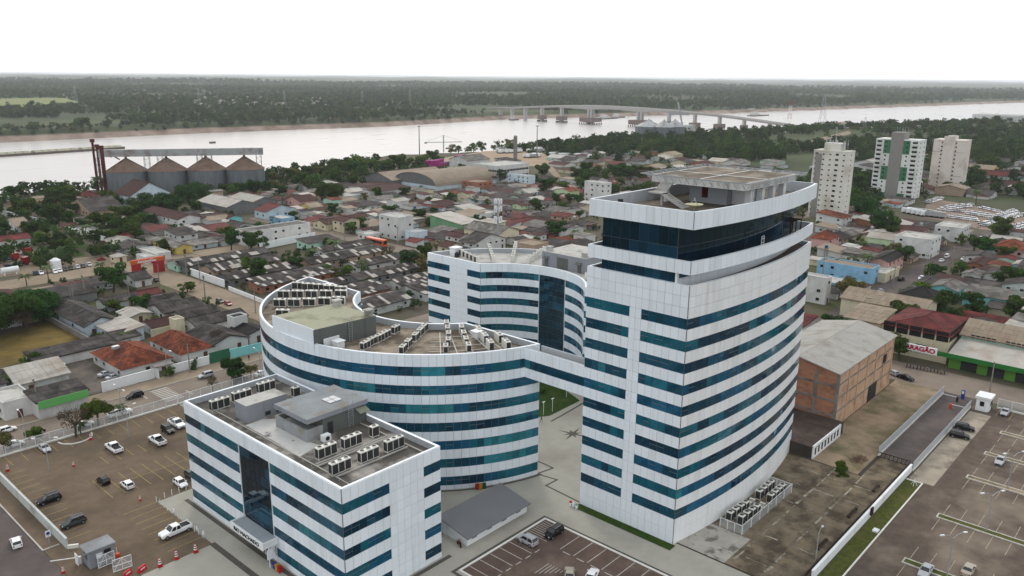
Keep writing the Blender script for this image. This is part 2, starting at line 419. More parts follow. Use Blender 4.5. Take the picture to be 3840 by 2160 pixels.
# plant rooms on the roof
pr = tag(obj('plant_room', None, A), None)
def prism_part(name, poly, z0, z1, mat, parent, top=None):
    mb = MB(); mb.prism(poly, z0, z1, 0, 1 if top else None); return mb.build(name, [mat, top] if top else mat, parent)
p1 = prism_part('plant_room', rect(55.3,102.3,62,105.6), 16.2, 18.9, grey_paint, A, pale_roof)
for u in (58.3,60.2): mb = MB(); mb.box(u,102.24,16.5,u+.9,102.29,17.1); mb.build('vent_opening', ac_grille, p1)
p2 = prism_part('stair_house', rect(60.3,90.4,68.0,98.4), 16.2, 19.05, grey_dark, A)
prism_part('roof_slab', rect(57.6,90.2,68.15,98.5), 19.0, 19.7, grey_paint, p2, M('wet_roof', (.20,.22,.23), rough=.55, var=.2, scale=.3, dirt=(.17,.14,.10), dscale=.25, dlo=.52, dhi=.62))
mb = MB(); mb.box(57.6,90.4,16.2,57.85,98.3,18.0); mb.box(57.85,90.4,16.2,60.29,90.65,18.0); mb.box(57.85,98.05,16.2,60.29,98.3,18.0); mb.box(57.86,90.66,16.2,60.28,98.04,17.3)
mb.build('water_tank', [M('tank_wall', (.33,.34,.34), rough=.85, var=.1, dirt=(.22,.18,.1), dscale=.3)], p2)
mb = MB()
for z in [16.4+.3*i for i in range(10)]: mb.beam((64.7,90.3,z),(65.5,90.3,z),.05)
for u in (64.7,65.5): mb.beam((u,90.3,16.2),(u,90.3,20.3),.06)
mb.build('ladder', metal_grey, p2)
mb = MB(); mb.box(61.1,90.34,16.2,62.0,90.39,18.1); mb.build('door', dark_metal, p2)
mb = MB(); mb.slab([(66,89.2,18.3),(67.8,89.2,18.3),(67.8,90.38,18.7),(66,90.38,18.7)],.06); mb.build('awning', M('awning_sheet', (.25,.26,.2)), p2)
mb = MB()
for i in range(2):
    for j in range(2): mb.box(63.2+i*1.1,92.6+j*1.1,19.7,64.2+i*1.1,93.6+j*1.1,19.82)
mb.build('roof_hatch', metal_grey, p2)
obj('plant_room_frame', None, None) if False else None
bpy.data.objects.remove(pr)
mb = MB()
for v in (88.2,): mb.beam((54.0,75.6,16.6),(54.0,110,16.6),.08)
mb.beam((54.3,78,16.4),(54.3,108,16.4),.06)
for v in range(78,110,3): mb.beam((54.0,v,16.2),(54.0,v,16.62),.06)
mb.beam((54,83,16.5),(66.5,83,16.5),.16); mb.beam((54.2,78.8,16.5),(66,78.8,16.5),.16); mb.beam((54.2,83.4,16.6),(66.5,83.4,16.6),.14)
mb.beam((66.5,76,16.4),(66.5,90,16.4),.14)
mb.build('pipe_run', pipe_grey, A)
for i,(u,v) in enumerate([(55.6,80),(60.2,80),(64.6,80),(57,85),(61.2,85)]):
    U3.place('air_conditioner', 'long triple-fan unit, %s of the %s row on the straight block roof' % ((ORD[i] if i < 3 else ORD[i-3]), 'front' if i < 3 else 'middle'), 'air conditioner', (u,v,16.2), 0, 'units on the straight block roof')
U1.place('air_conditioner', 'single upright fan unit behind the triple-fan rows, right corner of block roof', 'air conditioner', (65.3,85.2,16.2), 0, 'units on the straight block roof')
U1.place('air_conditioner', 'single upright unit beside the plant rooms at the far end of roof', 'air conditioner', (66,106,16.2), 0, 'units on the straight block roof')
for i,(u,v) in enumerate([(55.3,110.3),(59.3,110.8),(64,111.5)]):
    U3.place('air_conditioner', 'white triple-fan unit near the far parapet, %s from the left of three' % ORD[i], 'air conditioner', (u,v,16.2), 0, 'units on the straight block roof')
t = thing('roof_box', 'small white split unit beside the concrete stair house on block roof', 'air conditioner', (59.7,88.9,16.2))
mb = MB(); mb.box(-.6,-.45,.1,.6,.45,1.05); mb.build('casing', metal_white, t)
mb = MB(); mb.tube((0,-.47,.58),(0,-.46,.58),.34,.34,14); mb.build('fan', ac_grille, t)

# ================================================================ block B, the curved block
B = thing('curved_block', 'curved white office block with teal window bands and many roof units', 'building')
CB, RB = (104.2,113.8), 33.8
a1 = math.atan2(80.7-CB[1], 96.4-CB[0]) % (2*math.pi); a2 = math.atan2(146.85-CB[1], 96.5-CB[0])
outer = arc(CB, RB, a1, a2, 72)
inner = arc3((96.36,128.6),(88.0,113.2),(96.2,98.0), 24)
pB = outer+inner
core(B, pB, -.3, 22.1)
F = Facade(B, 5)
rB = window_rows(.76, 7, 1.55, 3.2, 23.5, None)
F.wall(outer, rB, 1.25)
F.wall([outer[-1], inner[0]], rB, 3); F.wall(inner, rB, 2.6); F.wall([inner[-1], outer[0]], rB, 3)
F.emit()
parapet(B, pB, 22.4, 23.5, .35, M('roof_brown_screed', (.33,.285,.225), rough=.9, var=.22, scale=.25, dirt=(.07,.055,.04), dscale=.22, dlo=.42, dhi=.58, detail=10))
ph = prism_part('stair_house', [(70.75,119.2),(70.95,107.4),(83,106.6),(83,117.9)], 22.4, 25.9, grey_dark, B, moss_roof)
mb = MB(); mb.box(-.02,0,0,.02,11.8,3.6); o = mb.build('cladding_face', white_panel, ph); 
o.matrix_local = Matrix.Translation((70.80,107.4,22.45)) @ Matrix.Rotation(math.radians(1),4,'Z')
mb = MB()
for z in [22.7+.3*i for i in range(12)]: mb.beam((77.4,106.8,z),(78.1,106.8,z),.05)
for u in (77.4,78.1): mb.beam((u,106.8,22.4),(u,106.8,26.6),.06)
mb.build('ladder', metal_grey, ph)
for (u,v,n) in ((82.2,107.6,1),(82.2,116.6,1)):
    mb = MB(); mb.box(u-.6,v-.5,25.9,u+.6,v+.5,26.8); mb.slab([(u-.8,v-.7,27.0),(u+.8,v-.7,27.0),(u+.8,v+.7,27.0),(u-.8,v+.7,27.0)],.2); mb.build('vent_box', pale_roof, ph)
mb = MB(); mb.box(72.4,106.9,22.45,75.5,106.99,24.1); mb.build('pale_patch', white_paint, ph)
mb = MB(); mb.beam((70.9,107.4,25.9),(70.75,119.2,25.9),.2,.14); mb.build('coping', white_panel, ph)
# pipe grid on the roof
mb = MB()
for ang in [math.radians(a) for a in (228,233,238,243,247)]:
    p = [(CB[0]+r*math.cos(ang), CB[1]+r*math.sin(ang), 22.5) for r in (19.5,32.5)]; mb.beam(p[0], p[1], .16, .12)
for r in (22,24.5,27,29.5):
    q = arc(CB, r, math.radians(224), math.radians(248), 10)
    for a_, b_ in zip(q, q[1:]): mb.beam((*a_,22.48), (*b_,22.48), .12, .1)
mb.build('pipe_run', M('pale_pipe', (.55,.53,.48), var=.1), B)
k = 0
rowsB = [[(77,102),(79,102.8),(81,103.3),(83,104),(86,105)], [(80,96),(82.5,97.6),(85.6,99.3),(88,100.8),(90,102)],
         [(85,91.2),(87.6,93.4),(90,95.8),(92,98.2),(94,100.6)], [(88,89),(90,91.6),(92,94.2),(94,96.8)], [(91,87),(93,90.2),(95,93.6)], [(93,85.2),(94.8,88.6)]]
NMB = ['leftmost, beside the stair house', 'second from the stair house', 'third from the stair house', 'fourth from the stair house', 'fifth from the stair house', 'nearest the footbridge']
for ri, row in enumerate(rowsB):
    d = Vector((row[-1][0]-row[0][0], row[-1][1]-row[0][1])); ang = math.atan2(d.y, d.x)
    for i, (u, v) in enumerate(row):
        (UR if ri < 4 else U2).place('air_conditioner', '%s unit from the front of roof row %s' % (ORD[i], NMB[ri]), 'air conditioner', (u,v,22.4), ang, 'radial rows of units on the curved block')
rowsL = [('back', [(91,142.6),(92,140.4),(93.2,138.2),(94.2,135.8),(95.2,133.4)]), ('middle', [(85.2,138.8),(87.2,136.9),(89.2,135),(91.2,132.9),(93.4,130.9)]),
         ('front', [(81.2,133.9),(83.2,132),(85.4,130.2),(87.8,128.6),(90,127)]), ('nearest', [(77.6,127.2)])]
for nm, row in rowsL:
    for i, (u, v) in enumerate(row):
        U2.place('air_conditioner', 'twin-grille unit, %s from left in the %s row at the pointed roof end' % (ORD[i], nm), 'air conditioner', (u,v,22.4), math.radians(-52), 'rows of units at the pointed roof end')
for (u,v,lb) in ((74.2,105.4,'white capped box beside the dark stair house wall'), (93.6,92.6,'white capped box between the units near the footbridge'), (94.3,137.2,'white capped box in the back row of units')):
    t = thing('roof_box', lb, 'vent box', (u,v,22.4)); mb = MB(); mb.box(-.7,-.7,.2,.7,.7,1.3); mb.build('casing', metal_white, t)
    mb = MB(); mb.slab([(-.85,-.85,1.45),(.85,-.85,1.45),(.85,.85,1.45),(-.85,.85,1.45)],.14); mb.build('lid', metal_white, t)
# link between A and B
lk = thing('link_block', 'narrow white link between the straight block and the curved block', 'building')
mb = MB(); mb.box(68.5,111.2,0,71.2,121.5,13.2); mb.build('wall', white_panel, lk)
mb = MB(); mb.box(68.7,111.5,13.2,71.0,121.3,13.35); mb.build('roof', M('link_roof', (.3,.29,.27), var=.15), lk)

# ================================================================ block C, mirrored behind
Cb = thing('rear_curved_block', 'concave white office block with teal bands and a tall dark glass strip', 'building')
CC = (123.4,113.8)
b1 = math.atan2(146.85-CC[1], 131.1-CC[0]); b2 = math.atan2(80.7-CC[1], 131.2-CC[0])
outC = arc(CC, RB, b1, b2, 60)
innC = arc3((131.3,98.0),(139.6,113.2),(131.24,128.6), 28)
pC = innC+outC
core(Cb, pC, -.3, 22.1)
F = Facade(Cb, 9)
rC = window_rows(.76, 7, 1.55, 3.2, 23.5, None)
# split the concave face at the dark strip
iv = [i for i, p in enumerate(innC) if p[1] >= 109.4][0]; jv = [i for i, p in enumerate(innC) if p[1] >= 116.4][0]
F.wall(innC[:iv+1], rC, 1.25)
F.wall(innC[jv:], rC, 1.25)
cr = [(21.5,23.5,'p',None)]+[(.3+k*1.5143, .3+(k+1)*1.5143, 'd', None) for k in range(14)]
F.wall(innC[iv:jv+1], cr, 1.2, glassset=dark_set)
F.wall([innC[-1], outC[0]], window_rows(.76, 7, 1.55, 3.2, 23.5, [(0,4.3),(10.3,18.2)]), 1.25)
F.wall([outC[-1], innC[0]], rC, 1.5); F.wall(outC, rC, 3)
F.emit()
parapet(Cb, pC, 22.4, 23.5, .35, pale_roof)
for p in (innC[iv], innC[jv]):
    mb = MB(); mb.beam((p[0]-.12,p[1],.3),(p[0]-.12,p[1],23.4),.12); mb.build('mullion', metal_white, Cb)
ph = prism_part('stair_house', [(143.6,107.2),(155,107.2),(155,120.2),(143.6,120.2)], 22.4, 26.0, grey_paint, Cb, pale_roof)
mb = MB(); mb.box(143.5,112.4,22.5,143.58,115.6,25.2); mb.build('louvre', grey_dark, ph)
for v in (118.8,109.0):
    mb = MB(); mb.box(143.5,v-.5,22.4,143.58,v+.5,24.4); mb.slab([(142.6,v-.8,24.6),(143.6,v-.8,24.9),(143.6,v+.8,24.9),(142.6,v+.8,24.6)],.06); mb.build('door', grey_dark, ph)
for (u,v) in ((145,119),(145,108.5)):
    mb = MB(); mb.box(u-.6,v-.6,26,u+.6,v+.6,26.9); mb.slab([(u-.75,v-.75,27.1),(u+.75,v-.75,27.1),(u+.75,v+.75,27.1),(u-.75,v+.75,27.1)],.18); mb.build('vent_box', pale_roof, ph)
rowsC = [('first', (137.6,141.5),(134.6,133.2),5), ('second', (147.5,141.5),(138,131),6), ('third', (154.5,138.4),(141.6,127.8),7), ('fourth', (155,129),(142.8,123.8),6)]
for nm, a, b, n in rowsC:
    ang = math.atan2(b[1]-a[1], b[0]-a[0])
    for i in range(n):
        t = i/(n-1); U1.place('air_conditioner', '%s unit from the back in the %s roof row of the concave block' % (ORD[i], nm), 'air conditioner', (a[0]+(b[0]-a[0])*t, a[1]+(b[1]-a[1])*t, 22.4), ang, 'roof rows on the concave block')
t = thing('roof_box', 'white plant cabin at the left end of the concave block roof', 'roof cabin', (137.5,143.4,22.4)); mb = MB(); mb.box(-1.2,-1,0,1.2,1,1.9); mb.build('casing', white_paint, t); mb = MB(); mb.box(-1.35,-1.15,1.9,1.35,1.15,2.05); mb.build('lid', white_paint, t)
t = thing('water_tank', 'small dark tank beside the white cabin on the concave block roof', 'tank', (136.0,141.4,22.4)); mb = MB(); mb.tube((0,0,0),(0,0,1.0),.65,.6,14); mb.tube((0,0,1.0),(0,0,1.25),.6,.2,14); mb.build('shell', dark_metal, t)
U1.place('air_conditioner', 'lone upright unit at the right end of the concave block roof', 'air conditioner', (139.6,103.6,22.4), 1.2)

# ================================================================ footbridge
br = thing('footbridge', 'white enclosed footbridge with one glass band between curved block and tower', 'footbridge')
mb = MB(); mb.box(93.6,69.45,18.35,96.5,81.2,22.2); mb.build('wall', joint, br)
F = Facade(br, 12)
F.wall([(93.6,69.45),(93.6,81.7)], [(18.35,19.97,'p',None),(19.97,21.43,'d',None),(21.43,23.35,'p',None)], 1.25, glassset=[(g_navy,5),(g_dark,4),(g_teal,2),(g_blue,1),(g_light,.4)])
F.emit()
mb = MB(); mb.box(93.62,69.45,22.2,93.9,81.2,23.33); mb.box(96.25,69.45,22.2,96.5,80.4,23.33); mb.build('parapet', parapet_in, br)
mb = MB(); mb.box(93.9,69.45,22.2,96.25,81.0,22.3); mb.build('roof', M('bridge_roof', (.45,.43,.39), var=.12), br)

# ================================================================ tower
T = thing('office_tower', 'tall white office tower with bowed side, teal bands and a flat helipad on top', 'tower')
curve = arc3((135,53.0),(113.9,50.55),(93.5,52.4), 40)
pT = curve+[(93.5,69.4),(135,69.4)]
core(T, pT, -.3, 38.0)
F = Facade(T, 21)
rT = window_rows(4.05, 10, 1.5, 3.2, 39.0, None)
F.wall([(93.5,52.4),(93.5,69.4)], window_rows(4.05, 10, 1.5, 3.2, 39.0, [(0,7.3),(9.3,17.0)]), 1.22)
navy_set = [(g_navy, 4), (g_dark, 6), (g_teal, 4), (g_blue, 2), (g_light, .5)]
F.wall(curve, rT, 1.25, lit_side_panel, glassset=navy_set)
F.wall([(93.5,69.4),(135,69.4)], rT, 3); F.wall([(135,69.4),(135,53)], rT, 3)
def ringrows(z0, z1): 
    F.wall([(93.5,52.4),(93.5,69.4)], [(z0,z1,'p',None)], 1.22); F.wall(curve, [(z0,z1,'p',None)], 1.25)
    F.wall([(93.5,69.4),(135,69.4)], [(z0,z1,'p',None)], 2.5); F.wall([(135,69.4),(135,53)], [(z0,z1,'p',None)], 2.5)
ringrows(40.45,42.3); ringrows(46.6,49.0)
# recessed storeys
cin = arc3((132.6,55.4),(113.9,53.0),(93.9,54.8), 30)
pin = cin+[(93.9,67.2),(132.6,67.2)]
core(T, pin, 38.0, 40.44, 'recessed_storey'); core(T, pin, 41.0, 46.59, 'glazed_storey')
def panes(pts, z0, z1, w, gs, kind='d'): F.wall(pts, [(z0,z1,kind,None)], w, glassset=gs)
panes([(93.9,54.8),(93.9,67.2)], 38.2, 40.42, 1.25, [(g_navy,5),(g_dark,3),(g_teal,0),(g_blue,.4),(g_light,0)])
F.wall(cin, [(38.2,39.55,'p',None),(39.55,40.3,'d',[(2,6.5),(7,12),(12.6,17),(18,23),(24,29),(30,34),(35,38.5)]),(40.3,40.44,'p',None)], 1.25)
deep = [(g_navy,3),(g_dark,.9),(g_teal,.25),(g_blue,.15),(g_light,.08),(g_deep,8)]
for z0, z1 in ((41.0,43.9),(43.9,46.58)):
    panes([(93.9,54.8),(93.9,67.2)], z0, z1, 1.55, deep); panes(cin, z0, z1, 1.55, deep); panes([(93.9,67.2),(132.6,67.2)], z0, z1, 3, deep)
F.emit()
parapet(T, pT, 38.25, 39.0, .3, M('terrace_brown', (.10,.075,.055), var=.25, scale=.4), 'terrace')
core(T, offset(pT,.02), 40.46, 40.9, 'floor_slab', white_paint); parapet(T, pT, 41.0, 42.3, .25, M('terrace_grey', (.2,.2,.2), var=.2), 'terrace')
core(T, offset(pT,.02), 46.61, 46.9, 'floor_slab', white_paint); parapet(T, pT, 47.2, 49.0, .3, brown_deck)
mb = MB(); mb.beam((94.0,54.7,38.2),(94.0,54.7,40.44),.35); mb.build('column', white_paint, T)
# terrace items at the far end of the glazed storey
mb = MB()
mb.beam((112.6,51.6,41.0),(112.6,51.6,43.2),.08)
for z in (41.6,42.2,42.8,43.2): mb.beam((112.6,51.6,z),(113.4,51.6,z),.07)
mb.beam((113.4,51.6,41.0),(113.4,51.6,43.2),.08); mb.build('ladder', metal_white, T)
t = thing('pergola', 'dark timber pergola on the terrace at the far end of the tower', 'pergola', (127,53.4,41.0)); mb = MB()
for x in (0,2,4): mb.beam((x,0,0),(x,0,2.3),.14); mb.beam((x,1.4,0),(x,1.4,2.3),.14)
for x in [i*.5 for i in range(9)]: mb.beam((x,-.2,2.35),(x,1.6,2.35),.08)
mb.build('frame', M('dark_timber', (.05,.028,.018)), t)
# helipad on its columns
hp = MB(); hp.box(108.3,52.8,50.85,125.2,68.3,51.3); hpo = hp.build('helipad_deck', brown_deck, T)
mb = MB(); mb.box(108.2,52.7,51.3,125.3,68.4,51.32)
mb.v = []; mb.f = []; mb.m = []
for (x0,y0,x1,y1) in ((108.15,52.65,125.35,52.8),(108.15,68.3,125.35,68.45),(108.15,52.8,108.3,68.3),(125.2,52.8,125.35,68.3)): mb.box(x0,y0,50.3,x1,y1,51.4)
mb.build('fascia', M('stained_white', (.62,.62,.6), var=.1, dirt=(.16,.15,.13), dscale=.9, dlo=.45, dhi=.75, stretch=(1,1,.25)), hpo)
mb = MB(); mb.box(115.9,52.9,51.3,116.1,68.2,51.32); mb.box(108.5,60.4,51.3,125,60.6,51.321); mb.build('painted_line', white_paint, hpo)
mb = MB()
for e in range(4):
    if e == 0: a_, b_, n = (108.2,52.7), (125.3,52.7), (0,-1)
    elif e == 1: a_, b_, n = (125.3,52.7), (125.3,68.4), (1,0)
    elif e == 2: a_, b_, n = (125.3,68.4), (108.2,68.4), (0,1)
    else: a_, b_, n = (108.2,68.4), (108.2,52.7), (-1,0)
    for k in range(13):
        t = k/12; x = a_[0]+(b_[0]-a_[0])*t; y = a_[1]+(b_[1]-a_[1])*t
        mb.beam((x,y,51.2),(x+n[0]*1.35,y+n[1]*1.35,51.55),.07); mb.beam((x,y,50.4),(x+n[0]*1.3,y+n[1]*1.3,51.5),.05)
    for q in (.45,.9,1.35): mb.beam((a_[0]+n[0]*q-(n[1] != 0)*q*(1 if e == 0 else -1)*0, a_[1]+n[1]*q, 51.2+q*.26),(b_[0]+n[0]*q, b_[1]+n[1]*q, 51.2+q*.26),.06 if q < 1.3 else .1)
for x, y in ((108.2,52.7),(125.3,52.7),(125.3,68.4),(108.2,68.4)):
    sx = -1 if x < 110 else 1; sy = -1 if y < 60 else 1
    mb.beam((x,y,51.2),(x+sx*1.35,y+sy*1.35,51.55),.07)
    mb.beam((x+sx*1.35,y,51.55),(x+sx*1.35,y+sy*1.35,51.55),.1); mb.beam((x,y+sy*1.35,51.55),(x+sx*1.35,y+sy*1.35,51.55),.1)
mb.build('safety_net_frame', metal_grey, hpo)
for (u,v) in ((109.6,66.8),(112.8,54.3),(116.5,54.2),(120.2,54.2),(124,54.2),(124,66.8)):
    mb = MB(); mb.box(u-.45,v-.45,47.2,u+.45,v+.45,50.84); mb.build('column', white_paint, T)
prism_part('machine_room', rect(112.6,57.8,118,64.2), 47.2, 50.6, M('soft_grey', (.40,.42,.44), var=.05), T)
prism_part('machine_room', rect(114.2,54.9,119.2,57.75), 47.2, 50.5, white_paint, T)
mb = MB(); mb.box(112.5,61.0,48.0,112.58,62.0,49.6); mb.build('door', M('red_door', (.10,.02,.02)), T)
# stair to the helipad
mb = MB()
mb.box(104.6,64.2,49.0,106.4,66.8,49.2); mb.beam((105.2,64.6,47.2),(105.2,64.6,49.0),.35)
for i in range(12):
    t = i/11; mb.box(106.4+t*3.0,64.8,49.15+t*2.1,106.75+t*3.0,66.6,49.3+t*2.1)
for v in (64.75,66.65): mb.beam((106.3,v,49.0),(109.6,v,51.2),.12,.3)
for i in range(10):
    t = i/9; mb.box(104.8,60.6+t*3.6,47.25+t*1.75,106.2,60.95+t*3.6,47.4+t*1.75)
for u in (104.7,106.3): mb.beam((u,60.5,47.15),(u,64.3,49.0),.1,.3)
mb.build('stair', M('stair_concrete', (.45,.44,.42), var=.15, dirt=(.2,.18,.15)), T)
mb = MB(); mb.beam((112.2,53.4,47.2),(112.2,53.4,51.2),.12); mb.build('downpipe', metal_white, T)
# dish antenna on the roof
t = thing('satellite_dish', 'cream satellite dish lying face up on the tower roof', 'satellite dish', (104.0,58.4,47.2)); mb = MB(); n = 20
pr_ = [(0,.55),(.5,.6),(.95,.8),(1.3,1.05)]
for i in range(len(pr_)-1):
    for k in range(n):
        a0, a1_ = 2*math.pi*k/n, 2*math.pi*(k+1)/n; (r0,z0),(r1,z1) = pr_[i], pr_[i+1]
        mb.add([(r0*math.cos(a0),r0*math.sin(a0),z0),(r0*math.cos(a1_),r0*math.sin(a1_),z0),(r1*math.cos(a1_),r1*math.sin(a1_),z1),(r1*math.cos(a0),r1*math.sin(a0),z1)],[(0,1,2,3)])
mb.build('bowl', M('dish_cream', (.55,.52,.36)), t, smooth=True)
mb = MB(); mb.tube((0,0,0),(0,0,.56),.08)
for k in range(3): a0 = 2.1*k; mb.tube((1.0*math.cos(a0),1.0*math.sin(a0),.85),(0,0,1.7),.03,n=5)
mb.tube((0,0,1.55),(0,0,1.95),.09); mb.build('mast', metal_grey, t)
t = thing('floodlight', 'small dark floodlight on the tower roof corner by the parapet', 'floodlight', (98.6,67.6,47.2)); mb = MB(); mb.beam((0,0,0),(0,0,1.0),.08); mb.box(-.25,-.3,.9,.25,.3,1.4); mb.build('lamp', dark_metal, t)
mb = MB(); q = [at('b',*p,16.22) for p in ((560,312),(690,268),(790,262),(1045,436),(1118,462),(975,548),(760,420))]
mb.add([(x,y,16.225) for x,y in q][::-1], [tuple(range(7))]); mb.build('membrane_patch', M('pale_membrane', (.50,.49,.47), rough=.8, var=.1, scale=.6, dirt=(.10,.09,.08), dscale=.5, dlo=.6, dhi=.66, detail=10), A)
# ================================================================ ground, river, streets
SEG_NEAR = [(-3000,640),(-400,560),(100,512),(180,500),(300,478),(450,545),(560,500),(736,505),(850,480),(1000,445),(1128,440),(1220,400),(1500,325),(1872,235),(3000,-40),(6000,-800),(14000,-2900)]
SEG_FAR = [(-3000,1180),(150,1076),(295,1056),(540,1056),(840,1010),(1130,1040),(1340,985),(1541,928),(2640,772),(3500,650),(6400,320),(14000,-900)]
def interp(seg, u):
    if u <= seg[0][0]: return seg[0][1]
    for a, b in zip(seg, seg[1:]):
        if u <= b[0]: return a[1]+(b[1]-a[1])*(u-a[0])/(b[0]-a[0])
    return seg[-1][1]
def sm(a, b, x): t = max(0, min(1, (x-a)/(b-a))); return t*t*(3-2*t)
def hnoise(u, v): return math.sin(u*.0013+1.3)*math.cos(v*.0017+.4)+.5*math.sin(u*.0041+v*.0023)+.35*math.cos(v*.0057-u*.0031)
def ground_z(u, v):
    n, f = interp(SEG_NEAR, u), interp(SEG_FAR, u)
    z = 0.0
    if v > n: z = -17*sm(n, n+34, v)
    if v > (n+f)/2:
        z = -17+17.0*sm(f-14, f+26, v)
        if v > f: z += (3+4*hnoise(u,v))*sm(f+100, f+900, v)+ (10+16*hnoise(u*.6,v*.6))*sm(f+1500, f+6000, v)
    elif v < n-20 and u > 480: z += 0*sm(520, 1000, u)*sm(n-30, n-260, v)*(.7+.3*hnoise(u*2,v*2))
    return z
mb = MB()
ths = []
a = -180.0
while a < 180:
    ths.append(a); a += .5 if -40 <= a < 40 else 10
rs = [0.0, 60, 120, 180, 240, 300, 350, 400]+[420+12*i for i in range(70)]+[1270+25*i for i in range(20)]
r = 1800.
while r < 26000: rs.append(r); r *= 1.05
rs.append(30000)
cols = len(ths)
hv = math.atan2(FW.y, FW.x)
for r in rs:
    for th in ths:
        a = hv-math.radians(th); u, v = r*math.cos(a), r*math.sin(a)
        mb.v.append((u, v, ground_z(u, v)-.03))
for i in range(len(rs)-1):
    for j in range(cols):
        k = (j+1) % cols
        q = (i*cols+j, (i+1)*cols+j, (i+1)*cols+k, i*cols+k)
        mb.f.append(q); mb.m.append(0)
# town dust, river-bank earth, forest floor
gm = M('ground_earth', (.125,.108,.082), rough=.95, var=.3, scale=.05, dirt=(.10,.11,.05), dscale=.03, dlo=.45, dhi=.62, detail=8)
t = gm.node_tree; b = t.nodes['Principled BSDF']; old = b.inputs['Base Color'].links[0].from_socket
geo = t.nodes.new('ShaderNodeNewGeometry'); sx = t.nodes.new('ShaderNodeSeparateXYZ'); t.links.new(geo.outputs['Position'], sx.inputs[0])
at_ = t.nodes.new('ShaderNodeAttribute'); at_.attribute_name = 'zone'
mixg = t.nodes.new('ShaderNodeMix'); mixg.data_type = 'RGBA'; t.links.new(at_.outputs['Fac'], mixg.inputs[0]); t.links.new(old, mixg.inputs[6])
nz = t.nodes.new('ShaderNodeTexNoise'); nz.inputs['Scale'].default_value = .006; nz.inputs['Detail'].default_value = 12; nz.inputs['Roughness'].default_value = .7; t.links.new(geo.outputs['Position'], nz.inputs['Vector'])
cr_ = t.nodes.new('ShaderNodeValToRGB'); cr_.color_ramp.elements[0].position = .35; cr_.color_ramp.elements[0].color = (.018,.030,.014,1); cr_.color_ramp.elements[1].position = .7; cr_.color_ramp.elements[1].color = (.075,.095,.035,1)
e = cr_.color_ramp.elements.new(.78); e.color = (.12,.13,.05,1)
t.links.new(nz.outputs[0], cr_.inputs[0]); t.links.new(cr_.outputs[0], mixg.inputs[7])
bank = t.nodes.new('ShaderNodeMapRange'); bank.inputs[1].default_value = -4.5; bank.inputs[2].default_value = -6.5; t.links.new(sx.outputs['Z'], bank.inputs[0])
mb2 = t.nodes.new('ShaderNodeMix'); mb2.data_type = 'RGBA'; t.links.new(bank.outputs[0], mb2.inputs[0]); t.links.new(mixg.outputs[2], mb2.inputs[6])
nb = t.nodes.new('ShaderNodeTexNoise'); nb.inputs['Scale'].default_value = .05; nb.inputs['Detail'].default_value = 8; t.links.new(geo.outputs['Position'], nb.inputs['Vector'])
cb_ = t.nodes.new('ShaderNodeValToRGB'); cb_.color_ramp.elements[0].color = (.17,.12,.09,1); cb_.color_ramp.elements[1].color = (.32,.25,.20,1); cb_.color_ramp.elements[0].position = .35; cb_.color_ramp.elements[1].position = .65
t.links.new(nb.outputs[0], cb_.inputs[0]); t.links.new(cb_.outputs[0], mb2.inputs[7]); t.links.new(mb2.outputs[2], b.inputs['Base Color'])
me = mb.mesh('ground', gm, smooth=True)
zone = me.attributes.new('zone', 'FLOAT', 'POINT')
vals = []
for (u, v, z) in mb.v:
    n, f = interp(SEG_NEAR, u), interp(SEG_FAR, u)
    w = 0.
    if v > f-5: w = 1.
    elif u > 430: w = sm(430, 560, u)*.9
    elif u < -60: w = sm(-60,-300,u)*.6
    vals.append(w)
zone.data.foreach_set('value', vals)
g = obj('ground', me); g['kind'] = 'structure'
# water
mb = MB(); us = [-3000,-1500,-600,-200,0,100,180,240,300,380,450,500,560,640,736,900,1120,1300,1500,1700,1872,2300,2640,3000,3500,4500,6000,6400,9000,14000]
for u in us: mb.v += [(u, interp(SEG_NEAR,u)-4, -12.0), (u, interp(SEG_FAR,u)+12, -12.0)]
for i in range(len(us)-1): mb.f.append((2*i,2*i+2,2*i+3,2*i+1)); mb.m.append(0)
wm = bpy.data.materials.new('river_water'); wm.use_nodes = True; t = wm.node_tree; b = t.nodes['Principled BSDF']
b.inputs['Base Color'].default_value = (.43,.405,.385,1); b.inputs['Roughness'].default_value = .16; b.inputs['IOR'].default_value = 1.33; b.inputs['Specular IOR Level'].default_value = .5
geo = t.nodes.new('ShaderNodeNewGeometry'); mp = t.nodes.new('ShaderNodeMapping'); mp.inputs['Scale'].default_value = (.012,.05,1); t.links.new(geo.outputs['Position'], mp.inputs[0])
nz = t.nodes.new('ShaderNodeTexNoise'); nz.inputs['Scale'].default_value = 1.; nz.inputs['Detail'].default_value = 6; t.links.new(mp.outputs[0], nz.inputs['Vector'])
bp = t.nodes.new('ShaderNodeBump'); bp.inputs['Strength'].default_value = .25; bp.inputs['Distance'].default_value = 1.0; t.links.new(nz.outputs[0], bp.inputs['Height']); t.links.new(bp.outputs[0], b.inputs['Normal'])
mr = t.nodes.new('ShaderNodeMapRange'); mr.inputs[3].default_value = .22; mr.inputs[4].default_value = .38; t.links.new(nz.outputs[0], mr.inputs[0]); t.links.new(mr.outputs[0], b.inputs['Roughness'])
struct('river', mb, wm)
